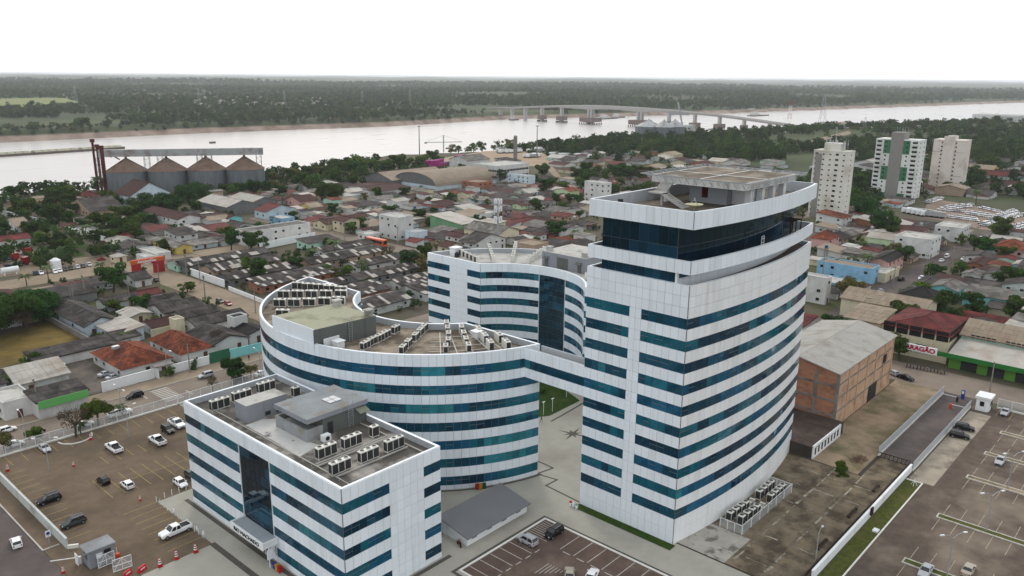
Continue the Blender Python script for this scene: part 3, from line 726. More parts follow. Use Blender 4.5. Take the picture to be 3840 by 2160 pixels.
# ================================================================ paved ground round the blocks
pave = M('paving_beige', (.40,.385,.335), rough=.85, var=.07, scale=.35, dirt=(.28,.26,.22), dscale=.09, dlo=.48, dhi=.7, damt=.6)
pave_grey = M('paving_grey', (.35,.345,.315), rough=.85, var=.07, scale=.35, dirt=(.24,.225,.19), dscale=.12, dlo=.48, dhi=.7, damt=.6)
band_dark = M('paving_dark_band', (.12,.11,.095), var=.15)
dirt_lot = M('dirt_lot', (.185,.145,.105), rough=.95, var=.15, scale=.5, dirt=(.115,.09,.065), dscale=.1, dlo=.46, dhi=.66, detail=9, damt=.7)
asph_brown = M('asphalt_brown', (.135,.108,.088), rough=.9, var=.22, scale=.5, dirt=(.31,.26,.205), dscale=.075, dlo=.49, dhi=.68, detail=11, damt=.7)
asph_road = M('asphalt_dusty', (.255,.215,.175), rough=.9, var=.12, scale=.3, dirt=(.17,.145,.125), dscale=.06, dlo=.45, dhi=.65, detail=8)
asph_dark = M('asphalt_dark', (.13,.11,.105), rough=.9, var=.15, scale=.4, dirt=(.20,.17,.15), dscale=.12, dlo=.5, dhi=.7, detail=8)
dust = M('dust_street', (.30,.245,.185), rough=.95, var=.12, scale=.2, dirt=(.21,.18,.13), dscale=.07, dlo=.45, dhi=.7)
yard_dirt = M('yard_dirt', (.31,.245,.175), rough=.95, var=.2, scale=.3, dirt=(.13,.125,.065), dscale=.14, dlo=.45, dhi=.62, detail=8)
grass_m = M('grass_short', (.095,.105,.028), rough=.95, var=.3, scale=1.2, dirt=(.15,.135,.05), dscale=.2, dlo=.5, dhi=.7, bump=.3, bscale=5)
lawn_m = M('lawn', (.045,.085,.015), rough=.95, var=.3, scale=1.5, dirt=(.09,.11,.03), dscale=.3, bump=.3, bscale=5)
dry_grass = M('dry_grass', (.185,.135,.045), rough=.95, var=.25, scale=.2, dirt=(.085,.075,.03), dscale=.08, dlo=.45, dhi=.65, detail=9)
line_yel = M('line_yellow', (.36,.29,.12), rough=.8, var=.25, scale=2.); line_white = M('line_white', (.46,.44,.40), rough=.8, var=.2, scale=2.)
line_faint = M('line_faint', (.40,.36,.28), rough=.85, var=.35, scale=1.5)
kerb_m = M('kerb_concrete', (.45,.43,.38), var=.15); kerb_white = M('kerb_white', (.68,.67,.62), var=.1, scale=1.)
deck_m = M('deck_slab', (.215,.178,.128), rough=.95, var=.2, scale=.3, obj=.14, dirt=(.095,.078,.058), dscale=.28, dlo=.45, dhi=.6, detail=11, damt=.85)

mb = MB()
for r in ((37.5,20,94,101.4),(47.9,101.4,131,119),(68.6,119,131,154.2),(94,69.4,131,101.4)): mb.add([(x,y,.0) for x,y in rect(*r)], [(0,1,2,3)])
plaza = struct('plaza_paving', mb, pave)
sheet('dirt_car_park', [(33.3,101.4),(47.9,101.4),(47.9,119),(68.6,119),(68.6,154.2),(33.3,154.2)], .0, dirt_lot)
lot_left = bpy.data.objects['dirt_car_park']
sheet('side_street', rect(8,-40,30.6,330), .0, asph_dark); sheet('verge', rect(30.7,60,33.2,150), .004, dirt_lot)
road1 = sheet('main_street', rect(30.6,155.0,470,166.4), .004, asph_road)
sheet('footway', rect(30.6,166.5,111,172.0), .05, dust)
sheet('dust_street', rect(111,166.4,122,281), .0, dust); sheet('upper_street', rect(-40,281,196,294), .0, dust)
sheet('cross_street', [(186,-60),(199.5,-60),(199.5,150),(205,230),(205,345),(195.5,345),(195.5,230),(186,155)], .008, asph_road)
sheet('right_street', rect(199.5,75.6,480,82.8), .012, asph_dark)
sheet('hill_road', [at('k',*p) for p in ((1500,380),(1590,480),(1650,570),(1830,720),(1900,760),(1840,770),(1740,740),(1600,620),(1540,540),(1500,480),(1430,400))], .0, dust)
sheet('hill_track', [at('k',*p) for p in ((1830,500),(1920,480),(1960,640),(1990,860),(1900,860),(1900,760),(1890,640))], .0, dust)
# inlays of the courtyard
def strip(name, pts, w, z, mat, parent):
    mb = MB()
    for a, b in zip(pts, pts[1:]):
        d = Vector((b[0]-a[0], b[1]-a[1])).normalized(); n = Vector((-d.y, d.x))*(w/2); e = d*(w/2)
        mb.add([(a[0]-e.x+n.x,a[1]-e.y+n.y,z),(a[0]-e.x-n.x,a[1]-e.y-n.y,z),(b[0]+e.x-n.x,b[1]+e.y-n.y,z),(b[0]+e.x+n.x,b[1]+e.y+n.y,z)], [(0,1,2,3)])
        z += .0015
    return mb.build(name, mat, parent)
strip('dark_band', [(96.3,80.9),(97,77),(94.2,77.1),(93.7,69.6)], .35, .006, band_dark, plaza)
strip('dark_band', [(100,84),(99.8,80.2),(96.6,80.8)], .35, .02, band_dark, plaza)
strip('dark_band', [(115,93),(118.5,93.2),(127,94)], .45, .006, band_dark, plaza)
strip('dark_band', [(66.9,20),(66.9,70.95),(86.5,70.95),(86.5,20)], .5, .006, band_dark, plaza)
strip('dark_band', [(51.3,60),(51.3,74.0),(69,74.0)], .7, .016, band_dark, plaza); strip('dark_band', [(51.3,74.0),(51.3,116)], .7, .012, band_dark, plaza)
strip('dark_band', [(47.9,60),(47.9,101.2)], .9, .007, band_dark, plaza)
strip('dark_band', arc(CB, 34.4, math.radians(200), math.radians(257), 24), .5, .005, band_dark, plaza)
mb = MB()
for k in range(8):
    a = math.radians(45*k+12); r = 3.3 if k % 2 == 0 else 1.9; p = (113.2+r*math.cos(a), 86.3+r*math.sin(a))
    q = [(113.2+.75*math.cos(a+s*math.radians(22.5)), 86.3+.75*math.sin(a+s*math.radians(22.5))) for s in (-1,1)]
    mb.add([(113.2,86.3,.008),(*q[0],.008),(*p,.008),(*q[1],.008)], [(0,1,2,3)])
mb.build('star_inlay', M('star_stone', (.13,.115,.10), var=.2, scale=2), plaza)
# lawn in the courtyard with hedge and bollard lights
sheet('courtyard_lawn', [(114.6,96.2),(116.6,94.9),(127,95.2),(129.5,101),(129.5,112),(118,112)], .06, lawn_m)
sheet('tower_grass_strip', rect(91.7,51.8,93.3,69.4), .05, lawn_m)
sheet('corner_grass', [(69.0,76.0),(69.0,79.8),(73.5,79.9)], .03, grass_m)
sheet('edge_grass', rect(60,20,66.6,70.0), .02, grass_m)
# centre car park
lot_c = sheet('centre_car_park', rect(67.9,20,85.9,70.3), .02, M('asphalt_reddish', (.145,.105,.088), rough=.9, var=.2, scale=.5, dirt=(.26,.21,.17), dscale=.12, dlo=.52, dhi=.7, detail=10, damt=.6))
mb = MB(); mb.box(67.6,20,0,67.9,70.6,.14); mb.box(67.9,70.3,0,86.2,70.6,.14); mb.box(85.9,20,0,86.2,70.3,.14); mb.build('kerb', kerb_white, lot_c)
def line(lot, a, b, w=.12, mat=line_white, z=.03): 
    d = Vector((b[0]-a[0], b[1]-a[1])); L = d.length; d.normalize()
    me = boxm(w, L, .004, mat, 'parking_line')
    o = obj('parking_line', me, lot); n = Vector((d.y,-d.x))
    o.matrix_local = Matrix(((n.x,d.x,0,a[0]),(n.y,d.y,0,a[1]),(0,0,1,z),(0,0,0,1)))
for i in range(9): line(lot_c, (69.4+i*2.35*.0+2.3*i*.0+ i*2.05, 65.9), (69.4+i*2.05, 70.2), z=.026) if i < 5 else None
for i in range(8): line(lot_c, (81.2, 63.6-2.45*i), (85.8, 63.6-2.45*i), z=.026)
for i in range(8): line(lot_c, (81.0, 62.9-2.45*i), (81.0, 61.6-2.45*i), .16, z=.028)
for i in range(5): line(lot_c, (69.9+2.05*i, 65.7), (70.9+2.05*i, 65.7), .16, z=.028)
for i in range(9): line(lot_c, (81.4+.5*i, 66.3), (81.4+.5*i, 70.1-.0*i), .1, z=.029) if i < 9 else None
for i in range(6): line(lot_c, (74.2+.5*i, 62.5-.5*i), (77.4, 62.5-.5*i), .1, z=.029)
# left car park lines
for i in range(13): line(lot_left, (34.2,117.9+2.35*i), (37.4,117.9+2.35*i), .1, line_yel, .006)
for i in range(8): line(lot_left, (43.6+2.06*i,125.4), (43.6+2.06*i,133.6), .1, line_yel, .006)
line(lot_left, (43.4,129.55), (58.4,129.55), .1, line_yel, .012)
for i in range(8): line(lot_left, (42.6,104.3+2.1*i), (47.7,104.3+2.1*i), .1, line_yel, .006)
for i in range(13): line(lot_left, (36.5+2.45*i,149.4), (36.5+2.45*i,153.6), .1, line_yel, .006)
for i in range(5): line(lot_left, (48+2.2*i,138.0), (48+2.2*i,141.6), .1, line_yel, .006)
# zebra crossing
for i in range(9): line(road1, (67.6,157.6+.95*i), (71.3,157.6+.95*i), .45, line_white, .012)
line(road1, (73.2,157.4), (73.2,160.6), .3, line_white, .012); line(road1, (65.6,162.0), (65.6,165.6), .3, line_white, .012)
# tree pit ring
mb = MB(); q = arc((48,153.2), 2.9, math.radians(180), math.radians(360), 18)
for a, b in zip(q, q[1:]): mb.beam((*a,.08),(*b,.08),.22,.16)
mb.build('kerb', kerb_white, lot_left)
# kerbs of the main street
mb = MB(); mb.box(30.6,166.4,0,111,166.6,.14); mb.box(34,154.6,0,68.5,155.0,.14); mb.build('kerb', kerb_m, road1)
mb = MB(); mb.box(30.5,117.5,0,30.7,160,.14); mb.box(30.5,117.3,0,32.8,117.5,.14); mb.build('kerb', kerb_m, bpy.data.objects['side_street'])

# ================================================================ walls and fences of the car parks
def wall(label, a, b, h, th=.22, mat=white_paint, name='boundary_wall', cap=None, cat='wall', piers=0):
    t = thing(name, label, cat, (a[0],a[1],0), math.atan2(b[1]-a[1], b[0]-a[0])); L = math.dist(a, b)
    mb = MB(); mb.box(0,-th/2,-.1,L,th/2,h); mb.build('wall_panel', mat, t)
    mb = MB(); mb.box(-.03,-th/2-.04,h,L+.03,th/2+.04,h+.07); mb.build('coping', cap or mat, t)
    if piers:
        n = max(1, int(L/piers)); me = boxm(.3, th+.12, h-.02, mat, 'pier')
        for i in range(n+1): obj('pier', me, t, (min(max(.2, L*i/n), L-.2), -th/2-.06, 0))
    return t
fence_mesh = bpy.data.materials.new('fence_mesh'); fence_mesh.use_nodes = True
fb = fence_mesh.node_tree.nodes['Principled BSDF']; fb.inputs['Base Color'].default_value = (.62,.64,.65,1); fb.inputs['Alpha'].default_value = .2; fb.inputs['Roughness'].default_value = .6
def fence(label, a, b, h=2.0, step=2.5, kerb=.25, mat=None, name='mesh_fence', post=metal_white):
    t = thing(name, label, 'fence', (a[0],a[1],0), math.atan2(b[1]-a[1], b[0]-a[0])); L = math.dist(a, b); n = max(1, round(L/step)); s = L/n
    pm = boxm(.09,.09,h,post,'post'); mm = boxm(s-.1,.015,h-kerb-.08,mat or fence_mesh,'mesh_panel')
    for i in range(n+1): obj('post', pm, t, (i*s,-.045,0))
    for i in range(n): obj('mesh_panel', mm, t, ((i+.5)*s,0,kerb+.04))
    mb = MB(); mb.box(0,-.1,-.05,L,.1,kerb); mb.build('kerb_wall', kerb_white, t)
    mb = MB(); mb.beam((0,0,h),(L,0,h),.06); mb.build('rail', post, t)
    return t
wall('low grey wall beside the dirt car park and side street', (33.2,151.5), (33.2,115.4), 1.6, .25, M('wall_grey', (.50,.52,.50), var=.05, dirt=(.3,.28,.24), dscale=.3))
wall('short white return at the end of the low grey wall', (33.2,115.4), (34.4,114.6), .5, .25, kerb_white, 'end_return')
fence('white mesh fence between the dirt car park and main street', (34.5,154.4), (68.4,154.4))
fence('white mesh fence running on behind the straight block', (68.6,154.45), (110,154.45))
fence('silver mesh fence round the outdoor units beside the tower', (102.5,46.0), (119.9,46.0), 1.7, 2.9, .05)
fence('short mesh fence closing the near end of the outdoor units', (102.5,46.05), (102.5,49.6), 1.6, 1.2, .02)
fence('short mesh fence closing the far end of the outdoor units', (119.9,46.05), (119.9,49.8), 1.6, 1.2, .02)
sheet_m = M('ribbed_sheet', (.50,.52,.53), rough=.5, metal=.2, var=.08, stretch=(6,6,.2), scale=.4)
def sheet_wall(label, a, b, h):
    t = thing('sheet_fence', label, 'fence', (a[0],a[1],0), math.atan2(b[1]-a[1], b[0]-a[0])); L = math.dist(a, b); n = round(L/2.2); s = L/n
    me = boxm(s-.04,.05,h,sheet_m,'sheet_panel')
    for i in range(n): obj('sheet_panel', me, t, ((i+.5)*s,-.03,.35))
    mb = MB(); mb.box(0,-.12,-.1,L,.12,.35); mb.build('kerb_wall', kerb_white, t); return t
sheet_wall('grey sheet fence on the yard side of the ramp', (143.6,40.1), (184.5,40.1), 1.5)
sheet_wall('grey sheet fence between the ramp and the right car park', (141.8,33.7), (180.0,33.7), 1.4)
wall('long white wall between the concrete deck and grass strip', (99.0,33.9), (141.5,33.9), 1.3, .3, white_paint)
# ramp
sheet('ramp', rect(143.4,33.85,186,39.95), .004, asph_dark)
sheet('yard', [(134,40.3),(186,40.3),(186,50.4),(148.9,50.4),(134,48.4)], .004, yard_dirt)
# concrete deck with slabs
mb = MB(); mb.box(94.2,34.3,-.1,143.3,40.2,.02); mb.box(94.2,40.2,-.1,133.8,52,.02); deck = struct('concrete_deck', mb, M('deck_joint', (.07,.06,.05)))
rr = random.Random(5); v = 34.4
while v < 50.3:
    h = 5.2; u = 94.3
    while u < 142.2:
        w = 2.45
        if not (v > 39.5 and u+w > 133.9) :
            me = boxm(w-.03, h-.03, .05, deck_m, 'slab'); o = obj('slab', me, deck, (u+w/2, v, .02+rr.uniform(0,.012)))
        u += w
    v += h
seam = M('pale_seam', (.38,.35,.29), rough=.95, var=.3, scale=1.2, dirt=(.14,.12,.09), dscale=.5, dlo=.42, dhi=.56, detail=10)
SR = random.Random(31)
for k in range(7):
    u = 98+6.3*k+SR.uniform(-.5,.5); v = 36.0
    while v < 49:
        L_ = SR.uniform(1.5,4); mb = MB(); n_ = 6; w_ = SR.uniform(.06,.2); u2 = u
        for q in range(n_): mb.add([(u2-w_,v+L_*q/n_,.092),(u2+w_,v+L_*q/n_,.092),(u2+w_+.1,v+L_*(q+1)/n_,.092),(u2-w_+.1,v+L_*(q+1)/n_,.092)],[(0,1,2,3)]); u2 += .1*SR.uniform(-1,1.2)
        if u2 < 132 and not (u > 101 and v > 44.5 and u < 121): mb.build('joint_patch', seam, deck)
        v += L_+SR.uniform(.6,2.5)
for v in (39.2,43.8):
    u = 96.
    while u < 132:
        L_ = SR.uniform(1.5,5); mb = MB(); mb.add([(u,v-.12,.096),(u+L_,v-.12+SR.uniform(-.2,.2),.096),(u+L_,v+.15,.096),(u,v+SR.uniform(.05,.4),.096)],[(0,1,2,3)]); mb.build('joint_patch', seam, deck); u += L_+SR.uniform(.3,2.5)
sheet('pale_apron', [(94.2,44.5),(102.3,44.5),(102.3,52.2),(94.2,52.2)], .09, M('apron', (.40,.38,.34), rough=.9, var=.15, scale=.4, dirt=(.15,.13,.1), dscale=.5, dlo=.52, dhi=.62, detail=10))
# dark pipe rail and shrubs along the deck edge
t = thing('pipe_rail', 'dark steel rail along the edge of the concrete deck', 'railing'); mb = MB()
mb.beam((96,34.65,.75),(142.8,34.65,.75),.16); mb.beam((96,34.65,.35),(142.8,34.65,.35),.1); mb.build('rail', M('dark_rust', (.06,.045,.035)), t)
pm = boxm(.14,.14,.8,MATS['dark_rust'],'post')
for i in range(20): obj('post', pm, t, (96.5+2.42*i,34.58,0))
t = thing('gate_rail', 'dark lattice rail at the upper end of the concrete deck', 'railing', (143.3,34.6,0)); mb = MB()
mb.beam((0,0,1.0),(0,5.6,1.0),.12); mb.beam((0,0,.1),(0,5.6,.1),.1)
for i in range(8): mb.beam((0,.7*i,.1),(0,.7*i,1.0),.08); 
for i in range(7): mb.beam((0,.7*i,.1),(0,.7*i+.7,1.0),.05)
mb.build('lattice', MATS['dark_rust'], t)
for i, (u0,u1) in enumerate(((106.2,109.8),(118.2,121.8),(129.2,132))):
    t = thing('deck_bench', 'long dark slatted bench on the concrete deck, %s from the camera' % ORD[i], 'bench', (u0,36.1,.07)); 
    for k in range(3): mb = MB(); mb.box(0,.16*k-.2,.3,u1-u0,.16*k-.08,.36); mb.build('slat', MATS['dark_rust'], t)
    for x in (.2,u1-u0-.2): mb = MB(); mb.box(x-.08,-.2,0,x+.08,.25,.3); mb.build('leg', dark_metal, t)
# outdoor units by the tower
for i, (u,v) in enumerate([(105,49.3),(106.5,49.2),(108,49.1),(109.4,49.0),(105.2,47.5),(106.7,47.4),(108.2,47.3),(109.6,47.2),(114.3,49.0),(115.8,49.0),(117.2,49.0),(118.5,49.0),(114.4,47.1),(115.9,47.1),(117.3,47.1),(118.6,47.1)]):
    US.place('outdoor_unit', '%s square fan unit from camera in the %s fenced group, row by the %s' % (ORD[i % 4], 'near' if i < 8 else 'far', 'tower' if (i//4) % 2 == 0 else 'fence'), 'air conditioner', (u,v,.05), 0, 'square units in the fenced pen')
for i, (u,v) in enumerate([(111.2,49.2),(112.4,49.2),(112.3,47.4),(111,47.3)]):
    UM.place('split_unit', '%s small split unit between the two fenced groups of fan units' % ORD[i], 'air conditioner', (u,v,.05), math.radians(90), 'small units in the fenced pen')
# ================================================================ right car park
sheet('grass_strip', rect(99.5,31.1,138.0,33.6), .012, grass_m)
lot_r = sheet('right_car_park', [(90,-60),(183.3,-60),(183.3,33.5),(138.1,33.5),(138.1,31.0),(99,31.0),(99,20),(90,20)], .004, asph_brown)
mb = MB(); mb.box(99.4,30.9,0,138.1,31.1,.16); mb.box(137.9,31.1,0,138.1,33.5,.16); mb.build('kerb', kerb_white, lot_r)
sheet('pale_concrete_patch', rect(138.5,29.4,178,33.3), .010, M('worn_concrete', (.36,.32,.26), rough=.9, var=.15, scale=.3, dirt=(.16,.13,.11), dscale=.25, dlo=.5, dhi=.68))
for i, u in enumerate((112.2,128.7,146.0,158.2,170.4)):
    o = sheet('median', rect(u-.5,-40,u+.6,26.0), .12, grass_m if i in (0,1) else yard_dirt)
    mb = MB(); mb.box(u-.7,-40,0,u-.5,26.2,.17); mb.box(u+.6,-40,0,u+.8,26.2,.17); mb.box(u-.5,26.0,0,u+.6,26.2,.17); mb.build('kerb', M('kerb_worn', (.50,.48,.43), var=.25, scale=1.5), o)
    for k in range(14):
        v = 25.6-2.45*k
        line(lot_r, (u+.9,v), (u+5.2,v), .085, line_faint, .012); line(lot_r, (u-5.1,v), (u-.8,v), .085, line_faint, .012)
for k in range(13): line(lot_r, (178.6,28.8-2.45*k), (182.8,28.8-2.45*k), .11, line_yel, .012)
fence('tall white mesh fence along the street side of the right car park', (183.4,29.5), (183.4,-20), 2.2, 2.6, .3)

# ================================================================ small buildings near the blocks
an = thing('low_annex', 'low white annex with a big plain grey sloping roof beside the car park', 'building')
mb = MB(); mb.box(72.6,73.95,-.1,85.7,79.6,1.45); mb.add([(72.6,73.95,1.45),(72.6,79.6,2.45),(72.6,79.6,1.45)],[(0,1,2)]); mb.add([(85.7,73.95,1.45),(85.7,79.6,2.45),(85.7,79.6,1.45)],[(2,1,0)]); mb.box(72.6,79.4,1.45,85.7,79.6,2.4); mb.build('wall', white_paint, an)
mb = MB(); mb.slab([(72.2,73.4,1.52),(86.1,73.4,1.52),(86.1,80.0,2.68),(72.2,80.0,2.68)],.12); mb.build('roof', M('annex_roof', (.20,.205,.21), rough=.7, var=.06, scale=.3), an)
for i in range(4): mb = MB(); mb.box(73.6+3.2*i,73.88,.75,74.6+3.2*i,73.94,1.2); mb.build('vent', M('vent_grey', (.3,.3,.31)), an)
# brick warehouse
brick = M('brick_raw', (.42,.225,.145), rough=.95, var=.18, scale=.5, dirt=(.17,.09,.06), dscale=.4, dlo=.5, dhi=.75, stretch=(1,1,2))
conc = M('raw_concrete', (.26,.245,.225), rough=.95, var=.15, scale=.4, dirt=(.13,.12,.11), dscale=.3)
tanplaster = M('tan_brick', (.50,.355,.25), rough=.95, var=.14, scale=.5, dirt=(.25,.15,.10), dscale=.35, dlo=.5, dhi=.75)
bw = thing('brick_warehouse', 'tall raw brick warehouse with pale ribbed metal roof beside the tower', 'warehouse')
mb = MB(); mb.box(149.4,50.6,-.1,182,66.5,11.4); mb.m = [0,0,1,0,0,0]; mb.build('wall', [brick, tanplaster], bw)
for v in (50.55,54.8,59.0,63.0,66.3):
    mb = MB(); mb.box(149.3,v-.3,0,149.39,v+.3,11.3); mb.build('pillar', conc, bw)
for z in (2.6,5.6,8.6): mb = MB(); mb.box(149.31,50.5,z,149.395,66.4,z+.4); mb.build('ring_beam', conc, bw)
for u in range(7):
    mb = MB(); mb.box(149.9+5.2*u,50.5,0,150.3+5.2*u,50.59,11.3); mb.build('pillar', tanplaster if u else conc, bw)
for z in (3.2,6.0,8.8): mb = MB(); mb.box(149.5,50.52,z,181.9,50.585,z+.3); mb.build('ring_beam', conc, bw)
for (u,z) in ((175.4,6.6),): mb = MB(); mb.box(u,50.45,z,u+1.8,50.51,z+2); mb.build('window', g_house, bw)
mb = MB(); mb.box(168,50.4,0,172.5,50.5,3.6); mb.build('doorway', dark_metal, bw)
ribs = M('ribbed_metal_pale', (.36,.34,.31), rough=.6, var=.06, scale=.2, dirt=(.30,.26,.21), dscale=.25, dlo=.5, dhi=.7, stretch=(4,.5,1))
rf = obj('roof', None, bw); bpy.data.objects.remove(rf)
mb = MB(); mb.slab([(149.0,50.2,11.5),(182.4,50.2,11.5),(182.4,58.6,13.2),(149.0,58.6,13.2)],.15); mb.slab([(149.0,58.6,13.2),(182.4,58.6,13.2),(182.4,67,11.5),(149.0,67,11.5)],.15); rf = mb.build('roof', ribs, bw)
for i in range(27):
    for v0, z0, v1, z1 in ((50.2,11.5,58.5,13.18),(58.7,13.18,67,11.5)):
        mb = MB()
        u = 149.05+1.236*i; mb.slab([(u,v0,z0+.05),(u+1.2,v0,z0+.05),(u+1.2,v1,z1+.05),(u,v1,z1+.05)],.04)
        o = mb.build('roof_sheet', M('ribbed_sheet_pale', (.36,.345,.315), rough=.6, var=.06, scale=.2, obj=.05, dirt=(.24,.21,.17), dscale=.25, dlo=.5, dhi=.7), rf)
mb = MB()
mb.add([(149.4,50.6,11.4),(149.4,66.5,11.4),(149.4,58.6,13.0)],[(1,0,2)]); mb.add([(182,50.6,11.4),(182,66.5,11.4),(182,58.6,13.0)],[(0,1,2)]); mb.build('gable', brick, bw)
# low shed in front of the warehouse
sd_ = thing('low_shed', 'low flat shed with white wall and small windows below the brick warehouse', 'shed')
mb = MB(); mb.box(134.3,48.6,-.1,149.2,58.5,2.1); mb.build('wall', M('dark_wall', (.09,.08,.07), var=.2), sd_)
mb = MB(); mb.box(134.2,48.5,2.1,149.25,58.6,2.25); mb.build('roof', M('tar_roof', (.085,.065,.055), var=.3, scale=.4, dirt=(.14,.11,.09), dscale=.3), sd_)
mb = MB(); mb.box(134.3,48.35,0,147.3,48.58,2.5); mb.build('front_wall', white_paint, sd_)
for i in range(8): mb = MB(); mb.box(135.0+1.5*i,48.29,.6,135.55+1.5*i,48.34,1.9); mb.build('window', g_house, sd_)
for i in range(8): mb = MB(); mb.beam((135.3+1.5*i,48.3,2.1),(135.3+1.5*i,47.8,2.3),.05); mb.build('lamp_bracket', dark_metal, sd_)
# guardhouse and gate at the street
gh = thing('guardhouse', 'small white guardhouse at the street gate of the right car park', 'guardhouse', (179.5,30.3,0))
mb = MB(); mb.prism([(0,.5),(.5,0),(3.2,0),(3.2,2.4),(0,2.4)],-.05,2.7); mb.build('wall', white_paint, gh)
mb = MB(); mb.box(-.25,-.25,2.7,3.45,2.65,3.15); mb.build('roof', metal_white, gh)
for (x0,y0,x1,y1) in ((-.05,.9,-.01,1.7),(.9,-.05,1.9,-.01)): mb = MB(); mb.box(x0,y0,1.1,x1,y1,2.1); mb.build('window', g_house, gh)
mb = MB(); mb.box(2.3,-.04,.02,2.95,-.01,2.1); mb.build('door', dark_metal, gh)
def barrier(label, u, v, L, rz, col):
    t = thing('gate_barrier', label, 'barrier', (u,v,0), rz); mb = MB(); mb.box(-.2,-.2,0,.2,.2,1.1); mb.build('housing', col, t)
    mb = MB(); mb.beam((0,0,1.0),(L,0,1.05),.09); mb.build('arm', metal_white, t); return t
orange = M('orange_plastic', (.62,.10,.02), rough=.5, var=.05); red_p = M('red_plastic', (.42,.03,.03), rough=.5, var=.1)
barrier('white barrier arm with orange housing across the ramp top', 176.5,36.6,2.9,math.radians(-90),orange)
barrier('white barrier arm on the far half of the ramp top', 181.5,36.6,2.9,math.radians(90),dark_metal)
t = thing('ticket_post', 'blue and white ticket post by the ramp barrier', 'ticket machine', (184.2,36.2,0)); mb = MB(); mb.box(-.3,-.3,0,.3,.3,1.9); mb.build('cabinet', M('blue_panel', (.03,.08,.30)), t); mb = MB(); mb.box(-.32,-.2,1.2,-.3,.2,1.8); mb.build('screen', white_paint, t)
# entrance booth of the dirt car park
bt = thing('entrance_booth', 'grey prefabricated booth at the gate of the dirt car park', 'booth', (33.4,107.8,0))
mb = MB(); mb.box(0,0,0,3.4,2.3,2.55); mb.build('wall', M('booth_grey', (.27,.28,.30), var=.05), bt)
mb = MB(); mb.box(-.3,-.25,2.55,3.6,2.55,2.75); mb.build('roof', M('booth_roof', (.30,.31,.32), var=.1, dirt=(.18,.17,.16)), bt)
mb = MB(); mb.box(-.05,.7,1.2,-.01,1.7,2.1); mb.build('window', g_house, bt)
mb = MB(); mb.box(.9,-.32,1.3,1.7,-.02,1.95); mb.build('wall_unit', metal_white, bt); mb = MB(); mb.box(2.0,-.05,.9,2.9,-.01,2.1); mb.build('window', g_house, bt)
def gate(label, u, v, rz, L=2.2, h=1.9):
    t = thing('gate_leaf', label, 'gate', (u,v,0), rz); mb = MB()
    for z in (.15,h/2,h): mb.beam((0,0,z),(L,0,z),.07)
    for x in (0,L/2,L): mb.beam((x,0,.1),(x,0,h),.07)
    mb.beam((0,0,.15),(L/2,0,h),.05); mb.beam((L/2,0,h),(L,0,.15),.05); mb.build('frame', metal_white, t)
    mb = MB(); mb.box(.05,-.01,.2,L-.05,.01,h-.05); mb.build('mesh_panel', fence_mesh, t)
gate('white steel gate leaf beside the entrance booth', 34.2,107.0,0); gate('white steel gate leaf nearest the bottom edge by the booth', 35.2,104.6,math.radians(-8),2.4)
barrier('white barrier arm left of the entrance booth', 33.0,110.3,3.6,math.radians(150),metal_white)
t = thing('gate_board', 'white gate board standing by the entrance booth', 'gate board', (32.6,110.2,0)); mb = MB(); mb.box(-.05,-.5,.1,.05,.5,1.7); mb.build('board', metal_white, t)
# cones and plastic barriers
cp = Proto(); mb = MB(); mb.box(-.22,-.22,0,.22,.22,.06); mb.tube((0,0,.06),(0,0,.95),.19,.05,12); cp.add('cone_body', mb.mesh('cone_body', red_p))
for z in (.3,.52,.74): mb = MB(); mb.tube((0,0,z),(0,0,z+.1),.19-.155*(z-.06)+.012,.19-.155*(z+.04)+.012,12); cp.add('white_ring', mb.mesh('white_ring', white_paint), up=0)
for lb, u, v, s in (('beside the low grey wall',35.2,147.7,1.4),('alone in the open middle of the dirt car park',43.5,141.4,1.0),('near the bollards by the plaza corner',46.2,121.4,1.0),('closest to the straight block at plaza edge',45.2,101.2,1.5),
    ('second along the plaza edge from the straight block',42.6,101.6,1.5),('third along the plaza edge from the straight block',40.2,101.5,1.5),('near the kerb below the entrance booth',30.6,109.7,1.1),('below the street tree ring',49.7,150.2,1.4),('beside the orange bucket by the booth',36.4,107.3,.9)):
    cp.place('traffic_cone', 'red and white traffic cone '+lb, 'traffic cone', (u,v,.01), 0, 'cones in the dirt car park', s)
for i, (u,v) in enumerate(((38.1,102.4),(36.3,102.8))):
    t = thing('plastic_barrier', 'low red plastic barrier by the plaza edge, %s from the bottom frame edge' % ('farther' if i == 0 else 'nearer'), 'barrier', (u,v,0), math.radians(25)); mb = MB(); mb.add([(-.7,-.25,0),(.7,-.25,0),(.7,.25,0),(-.7,.25,0),(-.6,-.1,.7),(.6,-.1,.7),(.6,.1,.7),(-.6,.1,.7)],[(0,3,2,1),(4,5,6,7),(0,1,5,4),(1,2,6,5),(2,3,7,6),(3,0,4,7)]); mb.build('body', M('barrier_red', (.55,.05,.06), rough=.45), t); mb = MB(); mb.box(-.4,-.2,.3,.4,.2,.45); mb.build('stripe', white_paint, t)
t = thing('bucket', 'orange bucket with white post beside the entrance booth', 'bucket', (37.1,107.9,0)); mb = MB(); mb.tube((0,0,0),(0,0,.7),.3,.34,14); mb.build('tub', orange, t); mb = MB(); mb.tube((0,0,.6),(0,0,1.6),.05); mb.build('post', metal_white, t)
